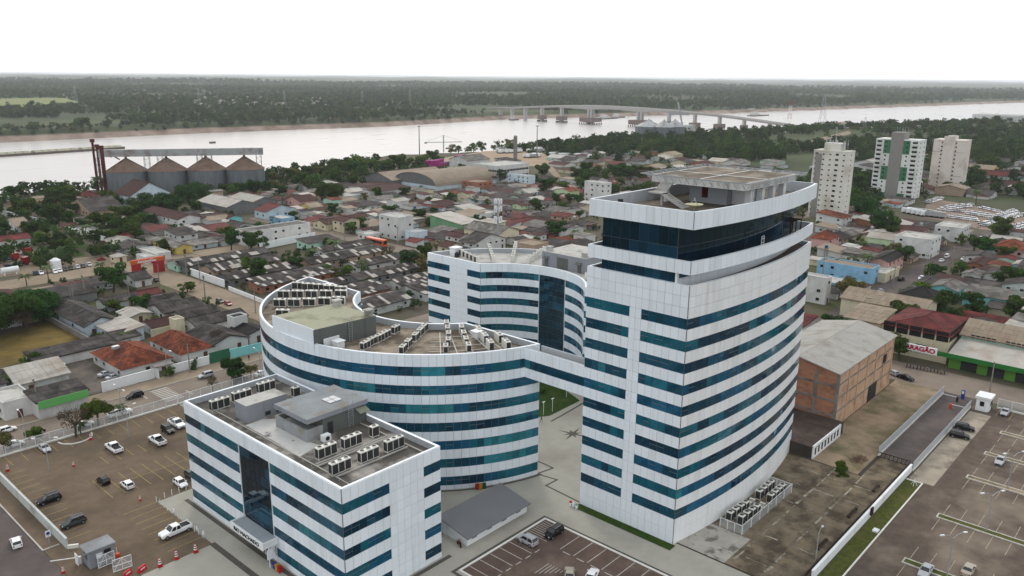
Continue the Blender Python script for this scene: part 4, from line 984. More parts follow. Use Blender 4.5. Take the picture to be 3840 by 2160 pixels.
# bollards along the plaza
bp_ = Proto(); mb = MB(); mb.tube((0,0,0),(0,0,1.0),.06,.06,8); bp_.add('post', mb.mesh('post', metal_white)); mb = MB(); mb.tube((0,0,1.0),(0,0,1.06),.075,.04,8); bp_.add('cap', mb.mesh('cap', metal_grey), up=0)
for i in range(13): bp_.place('bollard', '%s white bollard along the plaza edge counted from the plaza corner' % ORD[i], 'bollard', (47.75,119.0-1.25*i,0), 0, 'bollards along the plaza')
for i in range(4): bp_.place('bollard', '%s white bollard on the short plaza edge by the straight block' % ORD[i], 'bollard', (49.2+1.2*i,119.3,0), 0, 'bollards along the plaza')
for i, v in enumerate((112.6,108.2,105.4,103.4)):
    t = thing('parking_sign', '%s small white sign plate among the plaza bollards' % ORD[i], 'sign', (47.6,v,0)); mb = MB(); mb.beam((0,0,0),(0,0,1.1),.05); mb.build('post', metal_grey, t); mb = MB(); mb.box(-.03,-.22,.8,.03,.22,1.35); mb.build('plate', white_paint, t)
t = thing('road_sign', 'square blue and white road sign on the verge by the low grey wall', 'road sign', (31.5,117.2,0)); mb = MB(); mb.beam((0,0,0),(0,0,2.3),.07); mb.build('post', metal_grey, t)
mb = MB(); mb.box(-.35,-.03,1.9,.35,.03,2.9); mb.build('plate', white_paint, t); mb = MB(); mb.tube((0,-.045,2.5),(0,-.035,2.5),.24,.24,16); mb.build('emblem', M('sign_blue', (.03,.07,.3)), t)
# recycling bins
def bins(lb, u, v, cols, rz=0):
    t = thing('recycling_bins', lb, 'bins', (u,v,0), rz)
    for i, c in enumerate(cols):
        mb = MB(); x = .62*i; mb.prism([(x-.26,-.26),(x+.26,-.26),(x+.26,.26),(x-.26,.26)],.12,.85); mb.slab([(x-.28,-.3,1.05),(x+.28,-.3,1.05),(x+.28,.28,.95),(x-.28,.28,.95)],.1)
        mb.build('bin', M('bin_%d%d%d' % tuple(int(q*9) for q in c), c, rough=.5), t)
    mb = MB(); mb.box(-.3,-.05,0,.62*len(cols)-.3,.05,.12); mb.build('frame', metal_grey, t)
bins('red, yellow and green bins against the foot of the curved block', 85.4,84.6,[(.4,.03,.03),(.5,.3,.02),(.03,.1,.12)],math.radians(-32))
bins('blue, yellow and red bins by the entrance of the straight block', 50.7,89.4,[(.03,.06,.3),(.5,.3,.02),(.4,.03,.03)],math.radians(-90))
for i, (u,v,c) in enumerate(((91.9,70.1,(.45,.05,.05)),(91.9,69.5,(.6,.62,.6)),(91.9,68.9,(.25,.35,.28)))):
    t = thing('litter_bin', ['red topped', 'white', 'pale green topped'][i]+' litter bin at the tower corner by the grass strip', 'bin', (u,v,0)); mb = MB(); mb.tube((0,0,0),(0,0,.6),.22,.28,12); mb.build('tub', white_paint, t); mb = MB(); mb.tube((0,0,.6),(0,0,.85),.29,.12,12); mb.build('lid', M('lid%d' % i, c), t)
# lamp posts
def lamp(lb, u, v, h, rz, arms=2, reach=1.6):
    t = thing('street_lamp', lb, 'street lamp', (u,v,0), rz); mb = MB(); mb.tube((0,0,0),(0,0,h),.09,.06,8); mb.build('pole', metal_grey, t)
    for s in ((1,-1) if arms == 2 else (1,)):
        mb = MB(); q = [(0,0,h-.1),(s*reach*.5,0,h+.5),(s*reach,0,h+.62)]
        for a, b in zip(q, q[1:]): mb.tube(a, b, .05, .04, 6)
        ao = mb.build('arm', metal_grey, t)
        mb = MB(); mb.add([(s*reach*.95,-.13,h+.55),(s*reach*1.35,-.13,h+.58),(s*reach*1.35,.13,h+.58),(s*reach*.95,.13,h+.55),(s*reach*.95,-.11,h+.7),(s*reach*1.3,-.1,h+.7),(s*reach*1.3,.1,h+.7),(s*reach*.95,.11,h+.7)],[(0,3,2,1),(4,5,6,7),(0,1,5,4),(1,2,6,5),(2,3,7,6),(3,0,4,7)]); mb.build('lamp_head', metal_white, ao)
lamp('double armed lamp in the far left of the dirt car park', 40.0,142.6,5.5,math.radians(-40)); lamp('double armed lamp near the pickups in the dirt car park', 55.0,146.2,5.5,math.radians(10))
lamp('double armed lamp in the right car park, nearest the camera', 112.3,20.5,6.0,math.radians(-35)); lamp('double armed lamp on the grass median of the right car park', 128.8,19.4,6.0,math.radians(-35)); lamp('double armed lamp on the third median of the right car park', 146.1,20.0,6.0,math.radians(-35))
for i, (u, arms) in enumerate(((40.5,1),(57.5,2),(88,2))): lamp('%s lamp along the main street from the left' % ORD[i], u,154.9,6.2,math.radians(90),arms,1.9)
lamp('thin single arm lamp on the near edge of the concrete deck', 103.4,35.2,4.5,0,1,1.0)
lamp('single arm lamp over the main street behind the white wall gate', 74.5,171.6,6.0,math.radians(-90),1,2.2)
for i, (u,v) in enumerate(((116.0,96.0),(118.6,95.8),(126.6,98.5),(122.6,103.8))):
    t = thing('lawn_light', '%s white lamp standard on the courtyard lawn from the left' % ORD[i], 'lamp', (u,v,0)); mb = MB(); mb.tube((0,0,0),(0,0,2.8),.07,.07,8); mb.build('pole', metal_white, t); mb = MB(); mb.box(-.35,-.12,2.8,.35,.12,2.92); mb.build('lamp_head', metal_white, t)
t = thing('wire_sculpture', 'small white folded stand on the grass strip end', 'stand', (136.6,31.9,0)); mb = MB()
for a, b in (((0,-.5,0),(0,0,1.2)),((0,.5,0),(0,0,1.2)),((-.5,0,0),(0,0,1.2)),((0,-.25,.6),(0,.25,.6))): mb.beam(a,b,.07)
mb.build('frame', metal_white, t)
t = thing('utility_box', 'dark brown meter box on the long white wall', 'meter box', (121.0,33.65,0)); mb = MB(); mb.box(-.4,-.2,.5,.4,.08,1.7); mb.build('cabinet', M('box_brown', (.06,.03,.03)), t)
t = thing('utility_cover', 'white access cover beside the kerb of grass strip', 'cover', (117.5,31.7,0)); mb = MB(); mb.box(-.5,-.4,0,.5,.4,.25); mb.build('lid', white_paint, t)
# ================================================================ vehicles
tyre = M('tyre', (.02,.02,.02), rough=.8); rim = M('rim', (.35,.35,.36), rough=.35, metal=.6); cglass = M('car_glass', (.012,.014,.016), rough=.06, spec=.6, var=.1)
lamp_w = M('head_lamp', (.7,.7,.68), rough=.2); lamp_r = M('tail_lamp', (.35,.02,.02), rough=.3); plastic = M('trim_black', (.025,.025,.027), rough=.6)
PAINT = dict(white=(.78,.78,.77), silver=(.42,.43,.44), black=(.012,.012,.014), grey=(.07,.075,.08), red=(.30,.02,.025), blue=(.03,.07,.2), beige=(.40,.36,.30), darkred=(.13,.02,.03), orange=(.6,.13,.03), navy=(.02,.03,.07))
def paint(c): return M('paint_'+c, PAINT[c], rough=.28, var=.03, spec=.2 if c in ('black','grey','navy') else .45)
def loft(mb, st, m=0):
    """st: (x, half width, z low, z high, shoulder z); six-point half sections joined into a body"""
    sec = []
    for x, w, z0, z1, zs in st:
        sec.append([(x,-w*.86,z0),(x,-w,z0+.16),(x,-w,zs),(x,-w*.9,z1),(x,w*.9,z1),(x,w,zs),(x,w,z0+.16),(x,w*.86,z0)])
    o = len(mb.v)
    for s in sec: mb.v.extend(s)
    n = 8
    for i in range(len(sec)-1):
        for j in range(n):
            k = (j+1) % n; mb.f.append((o+i*n+j, o+i*n+k, o+(i+1)*n+k, o+(i+1)*n+j)); mb.m.append(m)
    mb.f.append(tuple(o+j for j in reversed(range(n)))); mb.m.append(m); e = o+(len(sec)-1)*n
    mb.f.append(tuple(e+j for j in range(n))); mb.m.append(m)
def cabin(x0, x1, t0, t1, zb, zt, wb, wt):
    return [(x0,-wb,zb),(x1,-wb,zb),(x1,wb,zb),(x0,wb,zb),(t0,-wt,zt),(t1,-wt,zt),(t1,wt,zt),(t0,wt,zt)]
CUBEF = [(0,3,2,1),(4,5,6,7),(0,1,5,4),(1,2,6,5),(2,3,7,6),(3,0,4,7)]
SPEC = {  # length, half width, ground clearance, bonnet z, belt z, roof z, rear glass base x, wind screen base x, roof from/to
 'hatch': (3.9,.84,.2,.84,.93,1.47,-1.85,.95,-1.45,.25), 'sedan': (4.5,.87,.2,.84,.93,1.44,-1.35,.95,-.85,.2), 'suv': (4.4,.92,.26,1.0,1.06,1.70,-2.1,1.0,-1.75,.4),
 'pickup': (5.3,.94,.32,1.05,1.12,1.80,-.75,1.25,-.55,.6), 'van': (4.4,.85,.22,1.0,1.1,1.85,-2.15,1.5,-2.0,1.0)}
_cars = {}
def car_proto(kind, col):
    if (kind, col) in _cars: return _cars[kind, col]
    L, w, gc, zh, zb, zr, xr, xw, r0, r1 = SPEC[kind]; P = Proto(); p = paint(col); h = L/2
    mb = MB()
    if kind == 'sedan': st = [(-h,w*.8,gc+.15,.86,.7),(-h+.12,w*.95,gc,.93,.78),(-h+.9,w,gc,.97,.8),(xw,w,gc,.95,.8),(h-.7,w*.97,gc,.82,.68),(h-.15,w*.9,gc,.72,.6),(h,w*.75,gc+.12,.6,.5)]
    elif kind == 'pickup': st = [(-h,w*.95,gc+.2,1.08,.95),(-h+.1,w,gc+.1,1.1,.98),(xw,w,gc,1.12,.98),(h-.6,w*.97,gc,1.05,.9),(h-.12,w*.92,gc,.95,.8),(h,w*.8,gc+.15,.8,.65)]
    else: st = [(-h,w*.85,gc+.15,zb,.78),(-h+.12,w*.96,gc,zb+.02,.82),(xw,w,gc,zb+.02,.84),(h-.55,w*.96,gc,zh-.06,.72),(h-.12,w*.9,gc,zh-.18,.62),(h,w*.76,gc+.12,zh-.32,.5)]
    loft(mb, st); body = P.add('body', mb.mesh('car_body', p, smooth=False))
    mb = MB(); mb.add(cabin(xr,xw,r0,r1,zb-.02,zr-.05,w*.9,w*.74), CUBEF); cab = P.add('window_glass', mb.mesh('car_window', cglass))
    mb = MB(); mb.add(cabin(r0-.06,r1+.05,r0+.1,r1-.1,zr-.06,zr,w*.77,w*.66), CUBEF)
    for s in (-1,1):
        for a, b in (((xr+.02,w*.91*s,zb-.02),(r0+.02,w*.76*s,zr-.04)),((xw-.02,w*.91*s,zb-.02),(r1-.02,w*.76*s,zr-.04)),(((xr+xw)/2-.1,w*.915*s,zb-.02),((r0+r1)/2-.05,w*.765*s,zr-.04))): mb.beam(a,b,.1,.07)
    P.add('roof', mb.mesh('car_roof', p), up=body)
    if kind == 'pickup':
        mb = MB(); mb.box(-h+.14,-w*.82,1.09,-.85,w*.82,1.13); P.add('load_bed', mb.mesh('load_bed', plastic), up=body)
        mb = MB(); mb.box(-h+.08,-w*.92,1.1,-.8,-w*.82,1.2); mb.box(-h+.08,w*.82,1.1,-.8,w*.92,1.2); mb.box(-h+.06,-w*.92,1.1,-h+.16,w*.92,1.2); P.add('bed_side', mb.mesh('bed_side', p), up=body)
    if kind == 'suv':
        mb = MB(); mb.beam((r0+.1,-w*.62,zr+.04),(r1-.1,-w*.62,zr+.04),.05); mb.beam((r0+.1,w*.62,zr+.04),(r1-.1,w*.62,zr+.04),.05); P.add('roof_rail', mb.mesh('roof_rail', metal_grey))
    wr = .36 if kind in ('suv','pickup') else .31
    wk = MB(); wk.tube((0,-.1,0),(0,.1,0),wr,wr,14); wm_ = wk.mesh('wheel', tyre); rk = MB(); rk.tube((0,-.115,0),(0,.115,0),wr*.6,wr*.6,10); rm_ = rk.mesh('rim', rim)
    for x in (-h+.78, h-.82):
        for s in (-1,1):
            i = P.add('wheel', wm_, Matrix.Translation((x,s*(w-.09),wr))); P.add('rim', rm_, None, i)
    for s in (-1,1):
        mb = MB(); mb.box(h-.22,s*w*.62-.16,zh-.34,h-.03,s*w*.62+.16,zh-.2); P.add('headlight', mb.mesh('headlight', lamp_w))
        mb = MB(); mb.box(-h-.01,s*w*.72-.1,zb-.32,-h+.1,s*w*.72+.1,zb-.05); P.add('tail_light', mb.mesh('tail_light', lamp_r))
    mb = MB(); mb.box(h-.05,-w*.45,gc+.12,h+.02,w*.45,gc+.3); P.add('grille', mb.mesh('grille', plastic))
    for s in (-1,1): mb = MB(); mb.box(xw-.25,s*w-.02,zb,xw-.08,s*(w+.14),zb+.13); P.add('mirror', mb.mesh('mirror', p)) if s > 0 else P.add('mirror', (lambda q: (q.box(xw-.25,-w-.14,zb,xw-.08,-w+.02,zb+.13), q.mesh('mirror', p))[1])(MB()))
    _cars[kind, col] = P; return P
CATN = dict(hatch='car', sedan='car', suv='car', pickup='pickup', van='van')
def car(kind, col, u, v, hd, lb, group='parked and passing vehicles', z=0.01): 
    return car_proto(kind, col).place('parked_car' if kind != 'pickup' else 'pickup_truck', lb, CATN[kind], (u,v,z), math.radians(hd), group, .87 if kind == 'pickup' else .79)
car('hatch','white',28.6,121.8,80,'white hatchback on the side street below the low grey wall')
car('suv','black',36.2,131.4,180,'black SUV parked against the low grey wall, farther of two')
car('suv','grey',36.2,121.4,180,'dark grey SUV parked against the low grey wall near the booth')
car('hatch','black',44.6,131.6,90,'black hatchback on the upper end of the middle parking row')
car('hatch','white',46.7,127.3,90,'white hatchback seen from behind in the middle parking row')
car('hatch','white',52.9,121.4,-90,'white hatchback by the plaza bollards close to the straight block')
car('hatch','grey',55.4,122.6,-90,'dark car half hidden behind the corner of the straight block')
car('pickup','white',50.8,142.5,90,'white pickup with empty bed in the middle of the dirt car park, left one')
car('pickup','white',57.5,139.8,90,'white pickup with empty bed nearer the straight block')
car('sedan','silver',42.3,151.6,-90,'silver sedan parked by the fence at the far left')
car('pickup','white',45.5,107.9,180,'big white pickup parked beside the plaza bollards')
car('suv','black',61.0,143.0,-90,'black SUV facing the camera beside a white pickup'); car('pickup','white',63.4,144.4,-90,'white pickup facing the camera beside a black SUV')
car('suv','black',64.0,164.4,180,'black SUV driving past the zebra crossing on the main street'); car('suv','silver',80.0,164.8,180,'silver SUV on the far lane under the street trees')
car('pickup','white',58.0,157.2,0,'white pickup parked outside the fence on the main street'); car('sedan','white',51.2,157.0,0,'white sedan parked outside the fence behind the bare tree')
car('hatch','white',39.3,157.3,0,'white hatchback parked outside the fence at the far left'); car('hatch','white',40.4,165.2,0,'white hatchback on the far lane at the left picture edge')
car('suv','darkred',84.2,157.6,0,'dark red car parked outside the fence near the round tree'); car('sedan','white',89.3,156.9,0,'old white sedan beside the curved block on the main street')
car('sedan','silver',65.2,182.0,8,'silver sedan in the yard by the tiled house, farther of two'); car('sedan','silver',65.6,178.8,8,'silver sedan in the yard by the tiled house, nearer of two')
car('pickup','white',59.6,196.6,-60,'white pickup parked inside the open garage')
u_, v_ = at('a',1660,110); car('hatch','grey',u_,v_,-95,'dark grey car parked on the dust street'); u_, v_ = at('a',1722,128); car('hatch','red',u_,v_,-95,'red car parked on the dust street')
u_, v_ = at('n',1510,655); car('sedan','grey',u_,v_,80,'dark car turning into the dust street below the red gate')
car('suv','silver',79.2,68.2,90,'silver SUV in the centre car park beside a standing person'); car('suv','black',83.4,66.6,180,'black SUV in the centre car park beside striped lines')
car('sedan','beige',76.8,58.4,38,'champagne sedan at the bottom edge of the centre car park'); car('sedan','white',78.6,56.0,20,'white sedan cut by the bottom edge in the centre car park')
car('suv','black',167.0,31.6,-80,'black SUV by the ramp fence, farther of two'); car('suv','black',162.4,31.4,-80,'black SUV by the ramp fence, nearer of two')
car('sedan','silver',181.2,27.6,180,'silver sedan parked beside the guardhouse'); car('sedan','silver',155.9,23.2,180,'silver sedan alone in the middle of the right car park')
car('sedan','silver',111.0,22.9,180,'silver sedan left of the near lamp at the bottom right'); car('sedan','beige',115.4,18.6,0,'pale sedan right of the near lamp at the bottom right')
car('sedan','darkred',167.6,14.8,180,'dark red sedan cut by the right picture edge')
for k, (gx,gy,kd,cl,hd,lb) in enumerate(((1240,1370,'hatch','silver',60,'silver car at the kerb by the brick warehouse'),(1350,1410,'sedan','black',-100,'black sedan on the street before the green store'),
    (1065,710,'sedan','white',0,'white sedan at the kerb on the right street, middle of a row'),(960,770,'sedan','white',0,'white sedan at the kerb nearest the brick warehouse'),(1140,670,'sedan','silver',0,'silver sedan at the far end of kerb row'),
    (1310,570,'suv','black',0,'black SUV outside the pale terrace on the right street'),(1480,560,'hatch','white',180,'white hatchback at the corner of the right street'),(1655,410,'sedan','white',0,'white sedan outside the grey three storey house'),
    (1700,375,'van','white',0,'white van outside the grey three storey house'),(1840,395,'sedan','white',180,'white sedan driving up the right street'),(1990,225,'van','white',0,'white van at the top of the right street'),(2040,205,'sedan','silver',0,'silver sedan at the top of the right street'),
    (1910,580,'suv','white',90,'white SUV in the yard by the arched porch'),(2110,615,'sedan','silver',90,'silver sedan under trees at the right edge'),(1010,745,'hatch','grey',0,'grey hatchback between white sedans on the right street'),(930,225,'van','white',-90,'small white truck in the yard behind the pink house'))):
    u_, v_ = at('g',gx,gy); car(kd,cl,u_,v_,hd,lb)
# motorbikes
def moto(lb, u, v, hd, col='red', group='motorbikes'):
    t = thing('motorbike', lb, 'motorbike', (u,v,0), math.radians(hd), group); t.scale = (.85,)*3
    for x in (-.62,.62): mb = MB(); mb.tube((x,-.06,.3),(x,.06,.3),.3,.3,12); mb.build('wheel', tyre, t)
    mb = MB(); mb.beam((-.5,0,.45),(.35,0,.6),.22,.3); mb.beam((.35,0,.75),(.62,0,.35),.07); mb.add([(-.05,-.16,.7),(.35,-.14,.72),(.35,.14,.72),(-.05,.16,.7),(0,-.1,.95),(.3,-.1,.92),(.3,.1,.92),(0,.1,.95)],CUBEF); mb.build('body', paint(col), t)
    mb = MB(); mb.box(-.75,-.14,.72,-.02,.14,.84); mb.build('seat', plastic, t); mb = MB(); mb.beam((.36,-.35,1.0),(.36,.35,1.0),.05); mb.build('handlebar', dark_metal, t)
moto('red motorbike leaning by the corner of the low annex', 71.9,74.9,70); moto('motorbike riding along the main street behind the fence', 44.6,160.2,0,'black')
for i in range(12):
    u_, v_ = at('g',1360+29*i,1305+5.5*i); moto('%s motorbike from the left in the row outside the green store' % ORD[i], u_,v_,10,('black','red','silver','blue')[i % 4],'motorbikes outside the green store')
# bus
bu, bv = 198.0, 252.2
t = thing('coach_bus', 'orange coach bus on the street below the white apartment block', 'bus', (bu,bv,0), math.radians(-88)); t.scale = (.95,.9,.9)
mb = MB(); loft(mb, [(-5.6,1.1,.5,3.3,2.9),(-5.4,1.22,.35,3.4,3.0),(5.2,1.22,.35,3.4,3.0),(5.6,1.15,.4,3.2,2.6)]); mb.build('body', paint('orange'), t)
mb = MB(); mb.box(-5.0,-1.25,1.5,4.9,-1.2,2.7); mb.box(-5.0,1.2,1.5,4.9,1.25,2.7); mb.box(5.5,-1.0,1.3,5.64,1.0,2.9); mb.box(-5.64,-1.0,1.8,-5.5,1.0,2.9); mb.build('window_glass', cglass, t)
for x in (-3.4,3.4):
    for s in (-1,1): mb = MB(); mb.tube((x,s*1.0,.5),(x,s*1.24,.5),.5,.5,14); mb.build('wheel', tyre, t)
# ================================================================ houses
ROOF = dict(
 fib=M('roof_fibre', (.092,.083,.078), rough=.95, cell=.45, var=.22, scale=.5, obj=.22, dirt=(.04,.034,.031), dscale=.2, dlo=.45, dhi=.66, detail=9),
 fibl=M('roof_fibre_pale', (.19,.178,.162), rough=.95, cell=.45, var=.18, scale=.5, obj=.18, dirt=(.11,.10,.09), dscale=.2, dlo=.5, dhi=.7, detail=9),
 ter=M('roof_terracotta', (.235,.082,.046), rough=.95, cell=1.6, var=.3, scale=.8, obj=.12, dirt=(.06,.028,.022), dscale=.28, dlo=.40, dhi=.62, detail=10),
 brown=M('roof_brown_tile', (.088,.046,.040), rough=.9, var=.2, scale=.6, obj=.2, dirt=(.055,.03,.026), dscale=.2),
 red=M('roof_red_sheet', (.13,.032,.028), rough=.8, cell=.5, var=.2, scale=.5, obj=.15, dirt=(.08,.03,.028), dscale=.2),
 wht=M('roof_pale_sheet', (.40,.38,.345), rough=.7, var=.1, scale=.3, obj=.1, dirt=(.30,.25,.2), dscale=.2, dlo=.48, dhi=.68),
 tan=M('roof_tan_sheet', (.285,.24,.185), rough=.8, var=.12, scale=.3, obj=.1, dirt=(.24,.185,.14), dscale=.12, dlo=.45, dhi=.66),
 black=M('roof_black', (.03,.028,.028), rough=.85, var=.3, obj=.2), con=pale_roof)
WALL = {}
for n_, c_ in dict(white=(.58,.58,.56), grey=(.36,.36,.35), cream=(.58,.53,.40), yellow=(.55,.45,.16), mint=(.42,.60,.50), cyan=(.25,.55,.55), blue=(.27,.45,.58), green=(.20,.36,.22), lime=(.50,.60,.40), pink=(.55,.36,.33), tan=(.42,.33,.25), brick=(.33,.17,.11), red=(.36,.04,.045), dgrey=(.19,.19,.19), orange=(.5,.2,.06), brown=(.14,.075,.055), pblue=(.52,.60,.64)).items():
    WALL[n_] = M('wall_'+n_, c_, rough=.9, var=.08, scale=.4, obj=.08, dirt=tuple(x*.45 for x in c_), dscale=.35, dlo=.5, dhi=.8, damt=.55, stretch=(1,1,.5))
FOOT = []          # footprints already taken
frame_m = M('window_frame', (.5,.5,.48), var=.05)
win_m = {}
def put_window(par, u, v, z, w, h, face, fr=False, glassm=None, name='window'):
    me = boxm(w,.06,h,glassm or g_house,name)
    if face == 'u': o = obj(name, me, par, mat=Matrix(((0,-1,0,u-.005),(1,0,0,v),(0,0,1,z),(0,0,0,1))))
    else: o = obj(name, me, par, mat=Matrix(((-1,0,0,u),(0,-1,0,v-.005),(0,0,1,z),(0,0,0,1))))
    if fr:
        k = ('fr', round(w,2), round(h,2))
        if k not in _cache:
            mb = MB()
            for x in (-w/2,w/2-.07): mb.box(x,.055,0,x+.07,.085,h)
            for zz in (0,h-.07): mb.box(-w/2+.07,.055,zz,w/2-.07,.085,zz+.07)
            mb.box(-w/2-.1,.0,-.09,w/2+.1,.14,-.01)
            _cache[k] = mb.mesh('frame', frame_m)
        obj('frame', _cache[k], o)
    return o
def tri_sheet(rows, roof, mat, p00, p10, p01, p11, n, m):
    """cut the roof plane p00-p10 (eave) p01-p11 (ridge) into n x m sheets, each an object under the roof"""
    p00, p10, p01, p11 = map(Vector, (p00,p10,p01,p11)); L = (p10-p00).length/n; Wd = (p01-p00).length/m
    x = (p10-p00).normalized(); y = (p01-p00).normalized(); z = x.cross(y)
    if z.z < 0: 
        p00, p10 = p10, p00; p01, p11 = p11, p01; x = -x; z = x.cross(y)
    me = boxm(L-.03, Wd+.08, .05, mat, 'roof_sheet')
    for i in range(n):
        for j in range(m):
            if rows.random() < .012: continue
            c = p00+x*(L*(i+.5))+y*(Wd*j)+z*(.05+.03*j+rows.uniform(0,.03)+ (.0 if i % 2 else .02))
            t = rows.gauss(0,.012)
            yy = (y+x*t).normalized(); xx = yy.cross(z).normalized()
            obj('roof_sheet', me, roof, mat=Matrix(((xx.x,yy.x,z.x,c.x),(xx.y,yy.y,z.y,c.y),(xx.z,yy.z,z.z,c.z),(0,0,0,1))))
HR = random.Random(77)
def house(u0, u1, v0, v1, ze, kind, roof, wall_, label, cat='house', name='house', storeys=1, rise=None, oh=.45, win=True, group=None, reserve=True, flatmat=None, doors=True, gable=None, scaled=False, shd=262):
    if u1 < u0: u0, u1 = u1, u0
    if reserve and not scaled: ze *= .84
    if v1 < v0: v0, v1 = v1, v0
    cu, cv = (u0+u1)/2, (v0+v1)/2; D = dist(cu, cv)
    if reserve: FOOT.append((u0-.6,u1+.6,v0-.6,v1+.6))
    t = thing(name, label, cat, (cu,cv,0), 0, group)
    a, b = (u1-u0)/2, (v1-v0)/2; wm = WALL[wall_]; rm = ROOF[roof]; gm_ = WALL[gable] if gable else wm
    mb = MB(); zt = ze if kind != 'flat' else ze-.05
    mb.box(-a,-b,-.3,a,b,zt)
    short = b if kind == 'gu' else a
    rise = rise if rise is not None else {'gu':b*.3,'gv':a*.3,'hip':min(a,b)*.45,'flat':0,'su':a*.2,'sv':b*.2,'bu':b*.42}[kind]
    if kind == 'gu':
        for x, fl in ((-a,0),(a,1)): mb.add([(x,-b,ze),(x,b,ze),(x,0,ze+rise)], [(1,0,2) if not fl else (0,1,2)], 1)
    elif kind == 'gv':
        for y, fl in ((-b,0),(b,1)): mb.add([(-a,y,ze),(a,y,ze),(0,y,ze+rise)], [(0,1,2) if not fl else (1,0,2)], 1)
    elif kind == 'su':
        for y, fl in ((-b,0),(b,1)): mb.add([(-a,y,ze),(a,y,ze),(a,y,ze+rise)], [(0,1,2) if not fl else (1,0,2)], 1)
        mb.add([(a,-b,ze),(a,b,ze),(a,b,ze+rise),(a,-b,ze+rise)], [(0,1,2,3)], 1)
    elif kind == 'sv':
        for x, fl in ((-a,0),(a,1)): mb.add([(x,-b,ze),(x,b,ze),(x,b,ze+rise)], [(1,0,2) if not fl else (0,1,2)], 1)
        mb.add([(-a,b,ze),(a,b,ze),(a,b,ze+rise),(-a,b,ze+rise)], [(1,0,3,2)], 1)
    elif kind == 'bu':
        n = 12; ring = [(-b*math.cos(math.pi*i/n), ze+rise*math.sin(math.pi*i/n)) for i in range(n+1)]
        for x in (-a,a): mb.add([(x,y,z) for y, z in ring], [tuple(range(n+1))], 1)
    mb.build('wall', [wm, gm_], t)
    rb = MB(); planes = []; th = .12; zz = ze+.02
    if kind == 'gu': k = rise/b; planes = [((-a-oh,-b-oh,zz-oh*k),(a+oh,-b-oh,zz-oh*k),(-a-oh,0,zz+rise),(a+oh,0,zz+rise)),((a+oh,b+oh,zz-oh*k),(-a-oh,b+oh,zz-oh*k),(a+oh,0,zz+rise),(-a-oh,0,zz+rise))]
    elif kind == 'gv': k = rise/a; planes = [((-a-oh,b+oh,zz-oh*k),(-a-oh,-b-oh,zz-oh*k),(0,b+oh,zz+rise),(0,-b-oh,zz+rise)),((a+oh,-b-oh,zz-oh*k),(a+oh,b+oh,zz-oh*k),(0,-b-oh,zz+rise),(0,b+oh,zz+rise))]
    elif kind == 'su': k = rise/(2*a); planes = [((-a-oh,b+oh,zz-oh*k),(-a-oh,-b-oh,zz-oh*k),(a+oh,b+oh,zz+rise+oh*k),(a+oh,-b-oh,zz+rise+oh*k))]
    elif kind == 'sv': k = rise/(2*b); planes = [((-a-oh,-b-oh,zz-oh*k),(a+oh,-b-oh,zz-oh*k),(-a-oh,b+oh,zz+rise+oh*k),(a+oh,b+oh,zz+rise+oh*k))]
    if planes:
        for p00, p10, p01, p11 in planes: rb.slab([p00,p10,p11,p01], th)
        ro = rb.build('roof', rm, t)
        if D < shd and roof in ('fib','fibl','red','wht','black','tan'):
            for p00, p10, p01, p11 in planes:
                n = max(2, round((Vector(p10)-Vector(p00)).length/1.15)); m = max(1, round((Vector(p01)-Vector(p00)).length/2.3))
                tri_sheet(HR, ro, rm, p00, p10, p01, p11, n, m)
        if kind in ('gu','gv'):
            mb = MB(); mb.beam((-a-oh,0,zz+rise+.06),(a+oh,0,zz+rise+.06),.4,.12) if kind == 'gu' else mb.beam((0,-b-oh,zz+rise+.06),(0,b+oh,zz+rise+.06),.4,.12); mb.build('ridge_cap', rm, ro)
    elif kind == 'hip':
        A_, B_ = a+oh, b+oh; k = rise/min(a,b); zl = zz-oh*k
        if A_ >= B_: r0, r1 = (-A_+B_,0,zz+rise), (A_-B_,0,zz+rise)
        else: r0, r1 = (0,-B_+A_,zz+rise), (0,B_-A_,zz+rise)
        c = [(-A_,-B_,zl),(A_,-B_,zl),(A_,B_,zl),(-A_,B_,zl)]
        if A_ >= B_: fs = [(0,1,5,4),(1,2,5),(2,3,4,5),(3,0,4)]
        else: fs = [(0,1,4),(1,2,5,4),(2,3,5),(3,0,4,5)]
        rb.add(c+[r0,r1], fs+[(3,2,1,0)]); ro = rb.build('roof', rm, t)
        mb = MB(); mb.beam(r0,r1,.3,.16) if math.dist(r0,r1) > .1 else None
        for p, r_ in ((0,r0),(1,r1 if A_ >= B_ else r0),(2,r1),(3,r0 if A_ >= B_ else r1)): mb.beam(c[p],r_,.24,.14)
        mb.build('ridge_cap', rm, ro)
        if D < 230:       # rows of tiles standing proud
            mb = MB()
            def rowsq(pa, pb, pc, pd):
                pa, pb, pc, pd = map(Vector,(pa,pb,pc,pd)); n = int((pd-pa).length/.42)
                for i in range(n):
                    s, e = i/n, (i+1)/n
                    q = [pa.lerp(pd,s),pb.lerp(pc,s),pb.lerp(pc,e),pa.lerp(pd,e)]
                    q[0] = q[0]+Vector((0,0,.09)); q[1] = q[1]+Vector((0,0,.09)); q[2] = q[2]+Vector((0,0,.03)); q[3] = q[3]+Vector((0,0,.03))
                    mb.add([tuple(x) for x in q], [(0,1,2,3)])
            R_ = c+[r0,r1]
            for f in fs:
                if len(f) == 4: rowsq(R_[f[0]],R_[f[1]],R_[f[2]],R_[f[3]])
                else: rowsq(R_[f[0]],R_[f[1]],R_[f[2]],R_[f[2]])
            o = mb.build('tile_courses', rm, ro); o['kind'] = 'stuff'
    elif kind == 'bu':
        n = 14; ring = [(-(b+oh)*math.cos(math.pi*i/n), ze+.05+(rise+.1)*math.sin(math.pi*i/n)) for i in range(n+1)]
